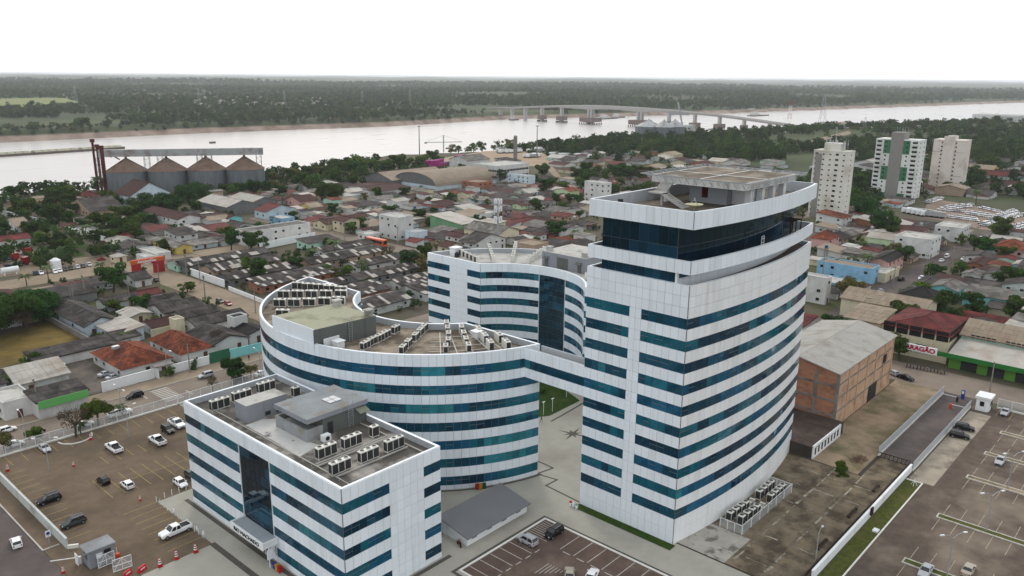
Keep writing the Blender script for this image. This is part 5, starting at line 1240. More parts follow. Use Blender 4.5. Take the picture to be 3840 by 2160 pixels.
        for (y0,z0),(y1,z1) in zip(ring, ring[1:]): rb.slab([(-a-oh,y0,z0),(a+oh,y0,z0),(a+oh,y1,z1),(-a-oh,y1,z1)],.12)
        rb.build('roof', rm, t, smooth=False)
    else:
        rb.box(-a+.2,-b+.2,ze-.5,a-.2,b-.2,ze-.04); rb.build('roof', flatmat or rm, t)
        mb = MB()
        for x0,y0,x1,y1 in ((-a-.04,-b-.04,a+.04,-b+.2),(-a-.04,b-.2,a+.04,b+.04),(-a-.04,-b+.2,-a+.2,b-.2),(a-.2,-b+.2,a+.04,b-.2)): mb.box(x0,y0,ze-.06,x1,y1,ze+.35)
        mb.build('parapet', wm, t)
    if win:
        fr = D < 240; sh = ze/storeys; wh = min(.85, sh*.34); first = True
        for s in range(storeys):
            z = s*sh+sh*.36
            n = max(1, int(2*b/3.4))
            for i in range(n):
                if HR.random() < .35: continue
                put_window(t, -a, -b+2*b*(i+.5)/n+HR.uniform(-.25,.25), z, min(1.05,2*b/n*.42), wh, 'u', fr)
            n = max(1, int(2*a/3.4)); di = HR.randrange(n)
            for i in range(n):
                if s == 0 and i == di and doors: put_window(t, -a+2*a*(i+.5)/n, -b, 0, .95, min(1.75,ze-.3), 'v', False, WALL['brown'], 'door')
                elif HR.random() > .4: put_window(t, -a+2*a*(i+.5)/n+HR.uniform(-.25,.25), -b, z, min(1.05,2*a/n*.42), wh, 'v', fr)
    return t
def H3(k, left, near, right, ze, kind, roof, wall_, label, dv=None, du=None, **kw):
    """house from its left, near and right eave corners as seen in the photo"""
    ze *= .84; n_ = at(k, *near, ze); u0, v0 = n_
    v1 = at(k, *left, ze)[1] if left else v0+dv
    u1 = at(k, *right, ze)[0] if right else u0+du
    if dv: v1 = v0+dv
    if du: u1 = u0+du
    v1 = max(v1, v0+2.5); u1 = max(u1, u0+2.5)
    return house(u0, u1, v0, v1, ze, kind, roof, wall_, label, scaled=True, **kw)
# --- near left quarter
house(66.6,77.6,176.2,192.6,3.2,'hip','ter','white','white house with orange tiled hip roof and skylight by the main street',rise=2.6)
house(80.2,88.2,176.6,192.8,3.2,'hip','ter','white','white porch house with orange tiled hip roof beside the round tree',rise=2.3)
t = thing('skylight', 'small grey skylight box on the nearer orange tiled roof', 'skylight', (69.6,186.4,4.55)); mb = MB(); mb.box(-.8,-.6,-.3,.8,.6,.35); mb.build('box', metal_grey, t); mb = MB(); mb.box(-.65,-.45,.35,.65,.45,.4); mb.build('pane', white_paint, t)
house(55.6,74.5,196.6,202.6,2.7,'sv','fib','white','open garage shed with dark fibre roof behind the yard',win=False)
house(74.6,80.0,198.0,203.2,3.0,'sv','fib','white','small white hut at the end of the garage shed')
house(73.0,81.4,214.0,238.0,3.4,'gv','fib','pblue','long pale blue workshop with dark sheet roof beside the dry field',rise=1.6)
house(75.8,82.6,201.6,213.8,3.2,'su','wht','pblue','pale roofed end bay of the long blue workshop',rise=.8)
H3('n',(955,830),(1010,875),(1255,775),3,'gu','fib','grey','grey roofed shed left of the red sheet roof')
H3('n',(1250,765),(1300,812),(1530,750),3,'gu','red','grey','low house with dark red sheet roof on the dust street')
H3('n',(1280,850),(1430,885),(1690,805),3,'gu','fib','white','wide dark roof next to the red sheet roof')
H3('n',(1480,890),(1585,962),(1860,850),3,'gu','fib','grey','dark grey roof in the middle of the left block')
H3('n',(1660,960),(1770,1012),(2085,930),3,'gu','fib','grey','broad dark grey roof behind the water tower')
H3('n',(1770,1035),(1900,1095),(2400,990),3.2,'gu','fib','white','largest dark grey roof in the left block behind the curved block')
H3('n',(2250,1100),(2405,1168),(2560,1115),3.2,'gv','black','white','white house with black gable roof close to the curved block')
H3('n',(2215,988),(2255,1018),(2345,972),6.2,'flat','black','white','white box tower among dark grey roofs',win=False,name='water_tower',cat='tower',doors=False)
H3('n',(1850,1155),(2040,1280),(2400,1195),3.2,'gv','fib','white','white house with grey roof behind the blue street wall',rise=1.6)
H3('n',(1655,1010),(1690,1040),(1770,1020),5.2,'flat','wht','cream','cream tank tower with white slab beside the grey roofs',win=False,name='water_tower',cat='tower',doors=False)
H3('n',(370,775),(470,828),(930,745),3.5,'sv','fib','dgrey','long dark market shed with open front by the upper street',rise=1.2,win=False)
H3('n',(325,738),(345,752),(495,708),3.0,'sv','tan','yellow','yellow edged canopy behind the dark market shed',win=False)
H3('n',(1150,600),(1300,645),(1445,612),3,'gu','fib','white','white kiosk with grey roof beside the red gate')
H3('n',(1140,580),(1160,600),(1240,580),3,'sv','fibl','white','pale lean-to beside the white kiosk',dv=6,win=False)
H3('a',(20,610),(130,730),(600,690),3.0,'gu','wht','grey','patched pale roof beside the green shop')
H3('a',(270,800),(280,865),(620,745),4.2,'sv','fib','white','shop with bright green frontage on the main street',dv=6,win=False)
H3('a',None,(20,880),(255,820),4.2,'flat','con','white','flat white street house left of the green shop',dv=9)
H3('a',None,(-160,760),(20,690),3.2,'gu','fib','white','grey roofed house at the left picture edge',dv=12)
# green band and sign on the shop front
gs = at('a',450,800,3.4)
t = thing('shop_fascia', 'bright green fascia board above the shop on the main street', 'shop sign', (0,0,0)); a_, b_ = at('a',262,800,3.9), at('a',625,720,3.9)
gsh = [o for o in bpy.data.objects if o.get('label','').startswith('shop with bright green')][0]; gv = [c for c in gsh.children if c.name.startswith('wall')][0].data.vertices; gx = max(q.co.x for q in gv); gy = max(q.co.y for q in gv)
mb = MB(); mb.box(gsh.location.x-gx,gsh.location.y-gy-.62,2.2,gsh.location.x+gx,gsh.location.y-gy-.5,3.75); mb.build('board', M('fascia_green', (.16,.42,.14), rough=.6, var=.08), t)
# street walls
wall('white street wall in front of the tiled house yard', (60.6,172.4), (72.0,172.6), 2.2, .2, white_paint)
wall('white street wall between the two tiled houses', (76.0,172.6), (84.8,172.3), 2.0, .2, white_paint)
wall('pale blue street wall near the curved block', (90.2,172.2), (104.0,171.2), 2.2, .2, WALL['cyan'])
wall('green sheet gate between the street walls', (85.0,172.3), (90.0,172.2), 2.6, .12, M('gate_green', (.05,.17,.10)))
wall('low dark wall along the dry field behind the workshop', (71.5,203), (71.5,240), 1.6, .2, conc)
t = thing('entry_gate', 'white gateway with canopy between the tiled houses', 'gateway', (72.2,171.6,0)); mb = MB(); mb.box(0,0,0,.4,1.2,2.6); mb.box(3.2,0,0,3.6,1.2,2.6); mb.build('pier', white_paint, t); mb = MB(); mb.box(-.3,-.3,2.6,3.9,1.6,2.85); mb.build('canopy', conc, t)
sheet('dry_field', [at('a',*p) for p in ((-150,420),(330,260),(420,250),(560,300),(760,400),(740,440),(330,480),(180,560),(-150,640))], .02, dry_grass)
sheet('house_yard', rect(55.5,172.8,66.2,196.2), .02, M('yard_asphalt', (.12,.105,.09), var=.2, dirt=(.2,.17,.14), dscale=.15))
# --- the gate with lettering
gp = at('n',1232,590); gq = at('n',1505,545)
ag = thing('entrance_gate', 'red entrance gate with an orange lettered beam over the upper street', 'gate')
u0, v0 = gp; u1, v1 = at('n',1645,575)
beam_v = (v0+v1)/2
mb = MB(); mb.box(u0,beam_v-.4,0,u0+(u1-u0)*.27,beam_v+.4,4.4); mb.build('pillar', WALL['red'], ag)
mb = MB(); mb.box(u1-(u1-u0)*.34,beam_v-.4,0,u1,beam_v+.4,4.4); mb.build('pillar', WALL['red'], ag)
mb = MB(); mb.box(u0-.1,beam_v-.6,4.0,u1+.1,beam_v+.6,5.3); bo = mb.build('beam', M('gate_orange', (.50,.13,.05), var=.06), ag)
text('AmazonGas', 1.3, ((u0+u1)/2-.5,beam_v-.64,4.65), (math.radians(90),0,0), white_paint, bo, bold=.02)
# --- upper left
H3('n',(1640,462),(1715,500),(1840,450),3,'gu','fibl','mint','mint green corner house with pale roof right of the red gate')
H3('n',(1525,242),(1700,330),(1835,300),3.4,'gv','fibl','yellow','yellow house with ribbed grey roof')
H3('n',(1340,345),(1500,398),(1640,372),3,'flat','con','white','flat white house beside the yellow house')
H3('n',(1350,395),(1400,430),(1520,405),2.8,'flat','con','white','low white block directly behind the red gate')
H3('i',(1475,735),(1720,832),(1880,792),6.2,'gv','brown','white','two storey white fronted house with pale green side',storeys=2,gable='white')
H3('i',(2060,780),(2200,822),(2330,802),3.4,'gv','brown','cyan','bright turquoise gabled house')
H3('i',(1870,805),(1895,850),(2040,822),3.2,'gv','brown','tan','brown gabled house left of the turquoise house'); H3('i',(2000,812),(2045,842),(2190,818),3.2,'gu','tan','tan','tan roofed house left of the turquoise house',du=9)
H3('i',(1900,650),(2190,712),(2370,650),5,'gv','wht','dgrey','wide pale roofed warehouse near the silos, nearer gable',win=False,cat='warehouse',name='warehouse')
H3('i',(2200,625),(2420,672),(2600,625),5,'gv','wht','dgrey','wide pale roofed warehouse near the silos, farther gable',win=False,cat='warehouse',name='warehouse')
H3('i',(1120,570),(1255,608),(1700,580),8,'gv','brown','pblue','grain warehouse with brown roof and grey gable before the silos',win=False,cat='warehouse',name='warehouse',rise=6)
H3('i',(730,680),(880,755),(1090,690),3.5,'gu','fib','tan','grey roofed sheds at the foot of the silo tower')
H3('i',(715,600),(800,612),(890,585),3,'hip','red','white','round red roofed pavilion on the river bank',rise=2.4,du=9,dv=9)
H3('i',(290,620),(330,630),(500,590),3,'gu','tan','cream','tan roofed kiosk on the river bank left of the pavilion')
H3('i',None,(-30,620),(55,600),3,'flat','wht','white','small white house at the left edge by the river',dv=6)
H3('i',(70,850),(160,900),(250,870),3,'gu','tan','white','small pale house beside the long white wall')
H3('i',None,(0,1040),(245,985),3.2,'gu','red','white','long red roofed office in the gas yard',dv=8)
H3('n',(1035,410),(1110,420),(1165,400),2.8,'hip','wht','cream','cream gatekeeper cabin inside the red gate',du=4,dv=4)
H3('i',(1920,790),(1960,800),(2050,785),3,'gu','fib','grey','low grey roof behind the tan houses')
# --- centre
H3('j',(110,738),(250,758),(415,695),4.5,'gv','red','pblue','pale blue gabled house with deep red roof')
H3('j',None,(60,962),(590,852),6.5,'flat','fibl','white','long white two storey terrace with grey window bays',dv=9,storeys=2,name='terrace')
wall('panelled white garden wall in front of the long terrace', at('j',190,1125), at('j',728,1015), 2.6, .2, white_paint, piers=4)
H3('j',(1325,790),(1525,822),(1665,797),11,'flat','con','white','four storey white apartment block above the orange bus',storeys=4,name='apartment_block',cat='building')
H3('j',(1660,960),(1690,965),(1765,935),5,'flat','con','pblue','pale blue annex right of the four storey block',dv=6)
H3('j',(1200,960),(1240,985),(1330,960),3,'flat','con','white','low white building left of the four storey block',dv=7)
H3('j',(880,832),(1000,852),(1185,835),6,'gv','brown','cream','cream two storey house with broad gable',storeys=2)
H3('j',(715,852),(830,880),(1070,812),3.4,'gu','brown','cream','long brown roofed house left of the cream gable')
H3('j',None,(660,1066),(1005,1028),3.2,'sv','fib','mint','mint green row house with dark roof',dv=8)
H3('j',(1095,790),(1200,810),(1310,800),3.4,'gv','brown','grey','dark roofed house right of the cream gable')
H3('j',(380,790),(400,830),(470,800),3.4,'flat','wht','blue','small light blue house with white trims')
H3('j',(600,690),(690,715),(790,700),3.2,'gu','tan','yellow','yellow house with tan roof and blue door')
H3('j',(1460,640),(1500,660),(1615,640),6,'gu','wht','white','white two storey house with pale roof in the centre'); H3('j',(1850,660),(1950,720),(2110,735),4.5,'gv','red','pblue','pale house with large dark red roof in the centre')
H3('j',(540,620),(580,660),(700,630),3.4,'gu','brown','pink','pinkish house with brown roof near the big dark tree')
H3('k',(150,1015),(420,1100),(580,1045),5,'sv','wht','green','green walled shop with pale roof and white lettering',win=False,name='shop',cat='shop')
H3('k',(205,1230),(395,1258),(610,1245),5.5,'gv','brown','white','white gabled house with brown roof below the green shop',storeys=2)
H3('k',(500,1130),(870,1215),(1105,1165),5.5,'gv','fibl','cream','big cream hall with arch on its gable',rise=2.2,name='church_hall',cat='hall')
H3('k',(420,1292),(580,1332),(980,1262),5,'gv','fib','white','white house with dark roof under the mobile mast',storeys=2)
H3('k',(1070,1312),(1290,1362),(1420,1312),5,'flat','tan','tan','tan flat roofed block behind the concave block')
H3('k',(150,1345),(260,1375),(420,1330),3.2,'gv','brown','cream','small brown gabled house left of the mast')
H3('k',(2080,590),(2160,610),(2600,640),13,'flat','con','white','white apartment block with brown balconies behind the tower',storeys=4,name='apartment_block',cat='building',dv=14)
H3('j',(1600,445),(1890,512),(2490,440),4.5,'bu','tan','pblue','big barrel roofed warehouse with an open arched end',win=False,name='warehouse',cat='warehouse',rise=6.5,gable='dgrey')
H3('j',(1260,425),(1470,455),(1980,390),6,'gu','tan','dgrey','striped tan gable warehouse left of the barrel roof',win=False,name='warehouse',cat='warehouse',dv=26)
H3('j',(1020,500),(1360,560),(1500,520),3.5,'gu','brown','white','open timber yard shed with rusty roof',win=False,name='shed',cat='shed',du=24,rise=1.0)
H3('k',(780,365),(865,402),(1200,358),12,'flat','con','white','white office building with two window strips',win=False,name='office_building',cat='building',dv=22)
H3('k',(955,495),(1245,522),(1340,517),8,'flat','con','pblue','pale apartment house with green end wall',storeys=3,name='apartment_house',gable='green')
H3('k',(560,560),(620,600),(735,570),6,'flat','tan','brick','brick house with flat roof before the barrel warehouse',storeys=2)
H3('k',(1340,545),(1400,570),(1590,545),4,'gu','fib','white','white arcaded house right of the green end wall')
H3('k',(1300,620),(1420,660),(1640,640),3.5,'gu','brown','pink','wide brown roof beside the hill road'); H3('k',(1105,690),(1230,720),(1325,700),3.2,'gu','wht','grey','pale metal roof among the brown roofs')
# --- right quarter
H3('g',(555,198),(700,222),(820,195),5.5,'hip','ter','pink','pink balcony house with two tier red roof',storeys=2,rise=2.6)
H3('g',(1015,200),(1400,245),(1490,225),6.0,'gv','wht','lime','pale green hall with white roof',storeys=1,name='hall',cat='hall',rise=1.8)
H3('g',(1320,168),(1570,232),(1640,190),8.5,'flat','con','white','grey white three storey house next to the pale green hall',storeys=3)
H3('g',(1605,103),(1830,132),(1985,105),7,'flat','con','white','white cube house below the car lot',storeys=2)
H3('g',(650,388),(1062,480),(1155,452),6.4,'flat','tan','blue','sky blue two storey house behind the palms',storeys=2)
H3('g',(1110,362),(1205,412),(1360,352),6,'gu','black','pink','pink terrace house with black roof',storeys=2)
H3('g',(855,330),(1000,372),(1110,400),3.5,'gv','fib','white','dark roofed house left of the pink terrace')
H3('g',(1240,470),(1180,520),(1335,465),3.5,'flat','con','cream','low cream row along the right street',dv=5)
H3('g',(508,520),(685,560),(745,545),9.5,'flat','con','white','narrow white block with yellow edge beside the tower',storeys=3,dv=9)
H3('g',(470,830),(480,960),(575,900),3,'su','red','white','small red roof between tower and brick warehouse',dv=6,win=False)
H3('g',(850,872),(1130,938),(1270,862),6,'su','tan','cream','tan lean-to hall beside the red roofed store',win=False,name='store',cat='store')
H3('g',(1165,932),(1725,1047),(1890,885),8.2,'hip','red','cream','store with large dark red sheet roof over open terraces',storeys=2,name='store',cat='store',rise=2.0)
H3('g',(1150,770),(1500,840),(2010,850),6.2,'gv','tan','cream','wide tan roofed hall behind the red roofed store',win=False,name='hall',cat='hall',du=13,dv=22)
H3('g',(1340,650),(1620,745),(1790,700),4,'hip','black','white','black hip roof behind the tan hall')
H3('g',(1835,990),None,None,7.2,'su','tan','mint','mint green factory hall with rows of block vents') if False else house(212.5,228,12,44.2,7.2,'gv','tan','mint','mint green factory hall with rows of block vents',win=False,name='factory_hall',cat='hall',rise=2.2)
H3('g',(1565,600),(1790,662),(1915,612),4,'gu','fibl','cyan','pale turquoise workshop with ribbed roof'); H3('g',(1860,662),(2215,735),(2265,680),4.5,'su','fibl','cyan','turquoise shed with orange brick end wall')
H3('g',(1400,600),(1580,615),(1640,560),4,'gu','fib','white','white gabled shed at the corner of the right street')
H3('g',(2110,262),(2360,312),None,4,'hip','ter','pink','pink house with orange tiled roof at right edge',du=14); H3('g',(2050,255),(2110,290),(2300,235),3.5,'gu','fib','cyan','turquoise house with dark roof at right edge')
H3('g',(1910,400),(2000,440),(2130,400),3.2,'gu','brown','brick','brick house with brown roof on the right'); H3('g',(1840,500),(1990,530),(2030,500),3,'gu','fibl','grey','grey carport roof on the right'); H3('g',(2030,500),(2200,540),(2270,490),3.4,'gu','fib','white','white arched porch house on the right')
H3('g',(2280,420),(2330,440),None,3.4,'gu','wht','blue','light blue house with pale roof at right edge',du=8)
H3('g',(2240,520),(2300,570),None,4,'flat','con','cream','cream flat house at right edge',du=9)
# green store front: lean-to roof, fascia and sign
FOOT.append((201,213,8,44.4))
gf = thing('green_store', 'green fronted store with long pale awning roof and red lettered sign', 'store')
mb = MB(); mb.box(203.2,8,0,212.3,44.0,3.4); mb.build('wall', M('store_green', (.14,.31,.06), var=.1), gf)
mb = MB(); mb.slab([(201.6,8,3.7),(201.6,44.2,3.7),(212.4,44.2,5.2),(212.4,8,5.2)][::-1],.15); mb.build('roof', ROOF['wht'], gf)
mb = MB(); mb.box(201.4,8,2.9,201.6,59.8,4.0); mb.build('fascia', M('fascia_dark_green', (.04,.20,.05)), gf)
for k in range(6): mb = MB(); mb.box(203.1,10+5.6*k,.1,203.18,13.4+5.6*k,2.7); mb.build('shop_opening', dark_metal, gf)
su_ = at('g',1725,1047,8.2)[0]; sgn = MB(); sgn.box(su_-.5,46.2,3.1,su_-.1,59.6,4.7); so_ = sgn.build('sign_board', white_paint, gf)
text('A ARAGÃO', 1.5, (su_-.55,50.6,3.9), (math.radians(90),0,math.radians(-90)), M('sign_red', (.42,.01,.06)), so_, width=8.2, bold=.06)
for k in range(4):
    for j in range(5): put_window(gf, 212.44, 15+7.4*k+1.1*j, 5.6, .9, .9, 'u', False, dark_metal, 'block_vent')
# open terraces of the red roofed store
# --- apartment towers
def tower_flat(label, u0, u1, v0, v1, h, nf, base, du_, dv_, deco):
    FOOT.append((u0-3,u1+3,v0-3,v1+3))
    t = thing('apartment_tower', label, 'tower', ((u0+u1)/2,(v0+v1)/2,0)); a, b = (u1-u0)/2, (v1-v0)/2
    mb = MB(); mb.box(-a,-b,-.5,a,b,h); mb.build('wall', base, t); mb = MB(); mb.box(-a-.1,-b-.1,h,a+.1,b+.1,h+.5); mb.build('cornice', base, t)
    fh = h/nf
    for f in range(nf):
        for i in range(dv_): deco(t, f, 'u', -a, -b+2*b*(i+.5)/dv_, f*fh+fh*.35, i)
        for i in range(du_): deco(t, f, 'v', -a+2*a*(i+.5)/du_, -b, f*fh+fh*.35, i)
    return t, a, b
cream_t = M('tower_cream', (.64,.63,.57), var=.05, dirt=(.4,.37,.3), dscale=.1); grey_t = M('tower_grey', (.28,.27,.25), var=.08); beige_t = M('tower_beige', (.64,.59,.54), var=.05, dirt=(.4,.34,.28), dscale=.1); white_t = M('tower_white', (.66,.67,.64), var=.05, dirt=(.45,.45,.42), dscale=.1); green_t = M('tower_green', (.07,.20,.11), var=.1)
def d1(t, f, face, x, y, z, i): put_window(t, x, y, z, 1.5 if i % 3 == 1 else .8, .9 if i % 3 == 1 else .6, face)
t, a, b = tower_flat('cream apartment tower with rows of small windows and antennas on top', 392,401.5,140.6,157,32.2,13,cream_t,1,5,d1)
mb = MB(); mb.box(-a-.15,b-4.2,0,-a-.02,b-1.2,31); mb.build('recess', grey_t, t); mb = MB(); mb.box(-3,-4,32.7,3,4,36.2); mb.build('roof_house', cream_t, t)
mb = MB(); RA = random.Random(4)
for k in range(16):
    x, y = RA.uniform(-4,4), RA.uniform(-6,6); mb.beam((x,y,32.6),(x,y,RA.uniform(36,39)),.12); mb.box(x-.2,y-.2,36,x+.2,y+.2,37.4) if k % 2 else mb.box(x-.5,y-.1,35,x+.5,y+.1,36)
mb.beam((0,0,36),(0,0,44),.25); mb.build('antennas', metal_grey, t)
def d2(t, f, face, x, y, z, i):
    if face == 'u' and i in (0,5):
        mb = boxm(3.2,.9,1.0,white_t,'balcony'); o = obj('balcony', mb, t, mat=Matrix(((0,-1,0,x-.02),(1,0,0,y),(0,0,1,z-.9),(0,0,0,1)))); put_window(t, x, y, z+.1, 2.6, 1.1, face)
    else: put_window(t, x, y, z, .9, .8, face)
t, a, b = tower_flat('white and green apartment tower with a grey central shaft', 490,504,137.5,160.5,32.6,13,white_t,2,6,d2)
mb = MB(); mb.box(-a-.25,-3.4,0,-a-.03,3.4,34); mb.box(-a-.2,-3.4,32.5,a*.3,3.4,37); mb.build('shaft', grey_t, t)
for f0, f1 in ((0,1),(4,7),(10,13)):
    for y0, y1 in ((-b+.4,-3.45),(3.45,b-.4)): mb = MB(); mb.box(-a-.035,y0+4.0 if y0 < 0 else y0,f0*2.5,-a-.003,y1 if y0 < 0 else y1-4,f1*2.5+.3); mb.build('green_panel', green_t, t)
    mb = MB(); mb.box(-a-.04,-b+.5,f0*2.5,-a-.006,-b+1.0,f1*2.5); mb.build('green_panel', green_t, t)
mb = MB()
for k in range(5): mb.beam((0,-3+1.5*k,36.9),(0,-3+1.5*k,40),.14)
mb.build('antennas', metal_grey, t)
def d3(t, f, face, x, y, z, i):
    if face == 'u' and i in (2,6): put_window(t, x, y, z, .9, .8, face)
t, a, b = tower_flat('plain beige apartment tower with two slots of small windows', 556,570,129.5,147.5,29.6,12,beige_t,2,9,d3)
mb = MB(); mb.box(-a-.8,-3.2,0,-a-.02,3.0,32.4); mb.build('centre_bay', beige_t, t)
for z in (8.0,22.5): mb = MB(); mb.box(-a-.06,-b,z,-a-.02,b,z+.25); mb.build('string_course', grey_t, t)
mb = MB(); mb.box(-2,-2.5,29.6,2,2.5,32.4); mb.build('roof_house', beige_t, t)
# window strips of the white office building by the containers
wo_ = [o for o in bpy.data.objects if o.get('label') == 'white office building with two window strips'][0]
D_ = wo_.children[0].dimensions if False else None
nu, nv = at('k',865,402,12); ru = at('k',1200,358,12)[0]
for zf in (4.6,8.4):
    n = int((ru-nu)/1.4)
    for i in range(n): put_window(wo_, nu+1+i*1.4-wo_.location.x, nv-wo_.location.y, zf, 1.1, 1.3, 'v')
    for i in range(6): put_window(wo_, nu-wo_.location.x, nv+1+i*1.4-wo_.location.y, zf, 1.1, 1.3, 'u')
# dark panels painted for the shade in open terraces under the red sheet roof
st_ = [o for o in bpy.data.objects if o.get('label','').startswith('store with large dark red')][0]
sa = [c for c in st_.children if c.name.startswith('wall')][0].data.vertices
ax = max(v.co.x for v in sa); bx = max(v.co.y for v in sa)
shade_m = M('terrace_shade', (.03,.027,.025), var=.3)
for c in list(st_.children):
    if c.name.startswith(('window','door')): 
        for g_ in list(c.children): bpy.data.objects.remove(g_)
        bpy.data.objects.remove(c)
n_ = 5
for i in range(n_): put_window(st_, -ax, -bx+2*bx*(i+.5)/n_, 5.3, 2*bx/n_-.35, 2.5, 'u', False, shade_m, 'terrace_shade_panel')
for i in range(4): put_window(st_, -ax+2*ax*(i+.5)/4, -bx, 5.3, 2*ax/4-.35, 2.5, 'v', False, shade_m, 'terrace_shade_panel')
for i, w_ in enumerate((1.2,2.6,1.2,2.8)): put_window(st_, -ax, -bx+2*bx*(.14+.24*i), 1.9 if w_ < 2 else 1.5, w_, 1.0 if w_ < 2 else 2.1, 'u', True, shade_m if w_ > 2 else None)
# tanks on stands between the roofs
tb = M('tank_blue', (.05,.14,.24), rough=.5); TK = random.Random(14)
# ================================================================ trees
leaf = [M('foliage_dark', (.058,.108,.024), rough=.85, var=.5, scale=.5, obj=.25, hue=.03, trans=.3, spec=.1),
        M('foliage_mid', (.10,.168,.030), rough=.85, var=.45, scale=.5, obj=.25, hue=.03, trans=.3, spec=.1),
        M('foliage_dry', (.15,.145,.045), rough=.85, var=.4, scale=.5, obj=.2, hue=.02, trans=.2, spec=.2),
        M('foliage_bare', (.11,.085,.05), rough=.9, var=.3, scale=.5, obj=.1)]
bark = M('bark', (.10,.085,.065), rough=.95, var=.3, scale=2.); palm_leaf = M('palm_leaf', (.085,.125,.032), rough=.7, var=.35, scale=1., obj=.2, trans=.15, spec=.3)
def crown(seed, R, Hh, z0, n, size, lobes=9, mat=0):
    r = random.Random(seed); mb = MB(); L = []
    for i in range(lobes):
        a = r.uniform(0,6.28); q = math.sqrt(r.random())*R*.8; z = z0+Hh*r.uniform(.06,.8)
        rr = R*r.uniform(.2,.46)*(1.0-.25*abs((z-z0)/Hh-.45)); L.append((q*math.cos(a), q*math.sin(a), z, rr, rr*r.uniform(.6,.85)))
    L.append((0,0,z0+Hh*.5,R*.42,Hh*.36)); tot = sum(l[3]**2 for l in L)
    for cx, cy, cz, rr, rz in L:
        k = int(n*rr*rr/tot)
        for _ in range(k):
            d = Vector((r.gauss(0,1), r.gauss(0,1), r.gauss(0,1)+.25)).normalized(); f = r.uniform(.6,1.12)
            p = Vector((cx+d.x*rr*f, cy+d.y*rr*f, cz+d.z*rz*f))
            nn = (d+Vector((r.uniform(-.8,.8), r.uniform(-.8,.8), r.uniform(-.3,.9)))).normalized()
            a = nn.orthogonal().normalized(); a = (a*math.cos(t_)+nn.cross(a)*math.sin(t_)) if (t_ := r.uniform(0,6.28)) else a; b = nn.cross(a); s = size*r.uniform(.55,1.25)
            mb.add([tuple(p-a*s*.5), tuple(p+b*s*.28+a*s*.05), tuple(p+a*s*.6-nn*s*.12), tuple(p-b*s*.3+a*s*.03)], [(0,1,2,3)])
    return mb.mesh('crown', leaf[mat])
def trunk(seed, h, r0, limbs, R, Hh, z0):
    r = random.Random(seed+99); mb = MB(); top = Vector((r.uniform(-.3,.3), r.uniform(-.3,.3), h)); mb.tube((0,0,-.2), tuple(top), r0, r0*.65, 8)
    for i in range(limbs):
        a = 6.28*i/limbs+r.uniform(-.4,.4); e = Vector((math.cos(a)*R*.55, math.sin(a)*R*.55, z0+Hh*r.uniform(.4,.75))); m_ = top.lerp(e,.5)+Vector((0,0,-.1*R)); s = Vector((top.x,top.y,h*r.uniform(.75,1)))
        mb.tube(tuple(s),tuple(m_),r0*.5,r0*.3,6); mb.tube(tuple(m_),tuple(e),r0*.3,r0*.1,5)
        for k in range(3):
            e2 = e+Vector((r.uniform(-1,1),r.uniform(-1,1),r.uniform(.2,.8)))*R*.3; mb.tube(tuple(m_.lerp(e,.6)),tuple(e2),r0*.14,r0*.04,4)
    return mb.mesh('trunk', bark)
def tree_proto(seed, R, h, n, size, mat, tr=.3, lobes=14, flat=1.0):
    P = Proto(); Hh = h*(.72 if n > 2000 and R < 5 else .92)*flat; z0 = h-Hh; P.add('trunk', trunk(seed, z0+Hh*.25, tr, 5, R, Hh, z0)); P.add('crown', crown(seed, R, Hh, z0, n, size, lobes, mat)); return P
TREE = dict(near_dark=tree_proto(1,3.6,8.0,5200,.55,0), near_mid=tree_proto(2,3.4,7.5,4600,.55,1), near_dry=tree_proto(3,3.3,7.0,2200,.5,2), big=tree_proto(4,8.5,12.5,6500,.95,0,.5,16),
 a=tree_proto(5,3.8,7.5,1500,.8,0), b=tree_proto(6,3.4,6.8,1300,.75,1), c=tree_proto(7,4.4,8.5,1700,.85,0,.32,12), d=tree_proto(8,3.0,6.4,1000,.75,2), e=tree_proto(9,2.2,5.0,700,.65,1), round=tree_proto(10,1.25,3.2,900,.3,0,.12,5,1.15), bush=tree_proto(12,1.9,2.6,700,.5,1,.1,6,1.25))
def bare_proto(seed, R, h):
    P = Proto(); P.add('trunk', trunk(seed, h*.42, .28, 9, R, h*.7, h*.3)); r = random.Random(seed); mb = MB()
    for i in range(60):
        a = r.uniform(0,6.28); q = R*r.uniform(.3,1); b = Vector((math.cos(a)*q*.5,math.sin(a)*q*.5,h*r.uniform(.5,.75))); e = Vector((math.cos(a)*q,math.sin(a)*q,h*r.uniform(.7,1.0))); mb.tube(tuple(b),tuple(e),.035,.012,4)
    P.add('twigs', mb.mesh('twigs', bark)); P.add('crown', crown(seed, R, h*.6, h*.42, 500, .4, 8, 3)); return P
TREE['bare'] = bare_proto(21,3.3,7.2)
